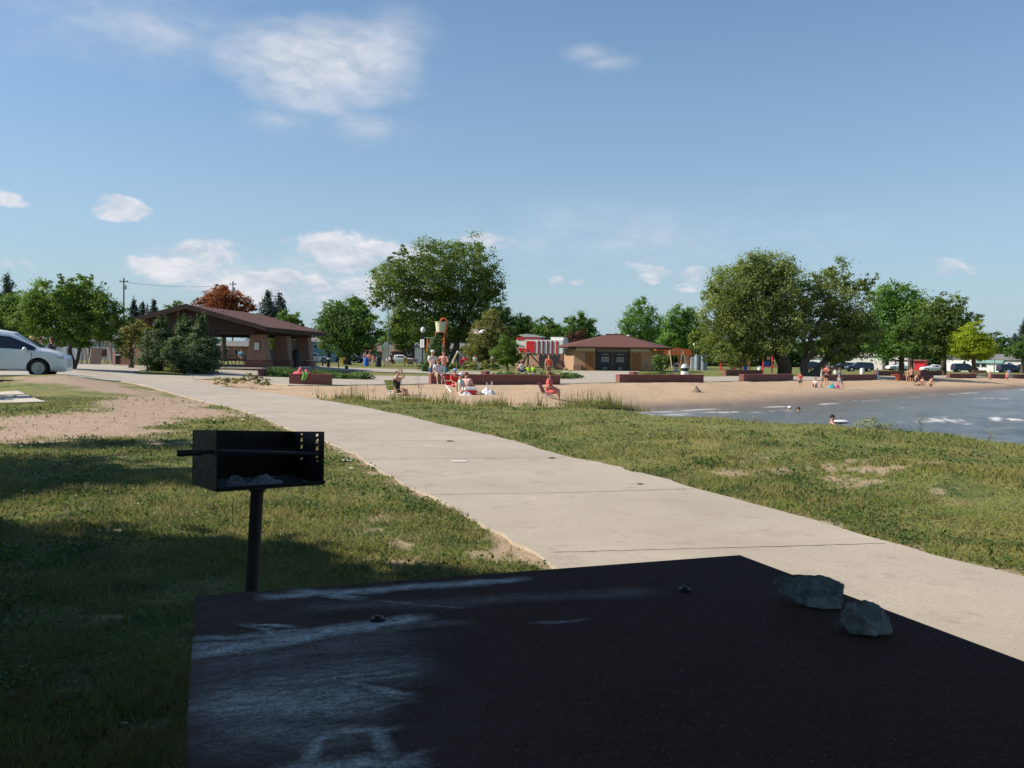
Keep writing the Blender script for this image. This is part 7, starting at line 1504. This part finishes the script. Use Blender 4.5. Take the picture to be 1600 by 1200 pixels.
# tall flower stalks in the beach grass
def stalk(label, px, d, h, lean, seed):
    rnd = random.Random(seed); g = base(px, d); t = thing('tall_weed', label, 'weed', g, 0, 'tall seed stalks in the beach grass'); m_ = MB(); tip = Vector((lean*h, 0, h)); m_.tube([(0, 0, -.02), tip*.5+Vector((.01, 0, 0)), tip], [.007, .005, .003], 5)
    for k in range(9):
        f = rnd.uniform(.35, .95); p = tip*f; q = p+Vector((rnd.uniform(-.12, .12), rnd.uniform(-.08, .08), rnd.uniform(.05, .15))); m_.tube([p, q], [.003, .002], 4)
    m_.build('stem', mat('stalk_green', (.12, .13, .05), .8), t)
    s_ = MB()
    for k in range(9): f = rnd.uniform(.6, 1.05); p = tip*f; s_.ball((p.x+rnd.uniform(-.10, .10), rnd.uniform(-.06, .06), p.z+rnd.uniform(.0, .1)), (.012, .012, .018), 5)
    s_.build('seed_head', mat('seed_tan', (.36, .28, .17), .8), t)
for i, (px, d, h, ln) in enumerate([(548, 30, .35, .05), (556, 30, .42, -.05), (583, 29.5, .3, .1), (627, 29, .95, .0), (653, 28.5, .85, .02), (655, 28.6, .5, .15), (700, 28.3, .3, 0), (841, 28.6, .5, -.05), (846, 28.8, .62, .03), (905, 28, .45, .1), (925, 27.6, .6, -.04), (948, 27.3, .55, .15), (955, 27.1, .4, -.1), (888, 28.2, .35, .0), (1438, 19.2, .55, .02), (1545, 17.2, .3, .1), (1180, 23.6, .3, 0)]):
    stalk(['short', 'knee high', 'waist high'][(h > .4)+(h > .7)]+' seed stalk '+['behind the near lawn edge, leftmost of all', 'just right of the leftmost stalk', 'left of the sunbather', 'rising over the sunbather', 'right of the sunbather', 'leaning right beside the stalk right of the sunbather', 'left of the cooler group', 'left of the coral dress, leaning', 'left of the coral dress, upright', 'right of the coral dress, leaning right', 'right of the coral dress, nearly upright', 'near the lake tip, leaning right', 'at the lake tip, leaning left', 'just behind the coral dress', 'against the lake right of the pale shrub', 'against the lake at the far right', 'on the bank below the swimmers'][i], px, d, h, ln, 300+i)
# broad leaved clover clumps breaking up the lawn
def clumps():
    X, Y, ok = G(rng.uniform(-50, 1680, 5200), 640+(1150-640)*rng.random(5200)**1.6); X, Y = X[ok], Y[ok]; a = lawn_ok(X, Y)*np.clip(fbm(X, Y, .7, 41.)*4-1.7, 0, 1); k = rng.random(len(X)) < a; X, Y = X[k], Y[k]; n = len(X)
    lf = 26; r = np.hypot(X, Y); s = (.010+.0011*r)
    cx_ = np.repeat(X, lf)+rng.normal(size=n*lf)*np.repeat(.05+.006*r, lf); cy_ = np.repeat(Y, lf)+rng.normal(size=n*lf)*np.repeat(.05+.008*r, lf); cz_ = terr(cx_, cy_)+.012+rng.random(n*lf)*.05; sz = np.repeat(s, lf)*rng.uniform(.5, 1.3, n*lf)*(pdist(cx_, cy_, PATH) < -.03)
    P_ = np.stack([cx_, cy_, cz_], 1); nn = rng.normal(size=(n*lf, 3))*.5+np.array([0, 0, 1.]); nn /= np.linalg.norm(nn, axis=1)[:, None]; a_ = np.cross(nn, rng.normal(size=(n*lf, 3))); a_ /= np.linalg.norm(a_, axis=1)[:, None]; b_ = np.cross(nn, a_); s_ = sz[:, None]
    v = np.stack([P_-a_*s_, P_-b_*s_*.6, P_+a_*s_, P_+b_*s_*.6], 1).reshape(-1, 3)
    o = link('clover_patches', fastmesh('clover_patches', v, np.arange(4*n*lf).reshape(-1, 4), np.repeat(rng.random(n*lf), 4)), leafmat('leaf_clover', (.040, .080, .020), (.100, .160, .045), .25)); tag(o, 'dark green clover leaves in patches through the short grass', 'clover', kind='stuff')
clumps()
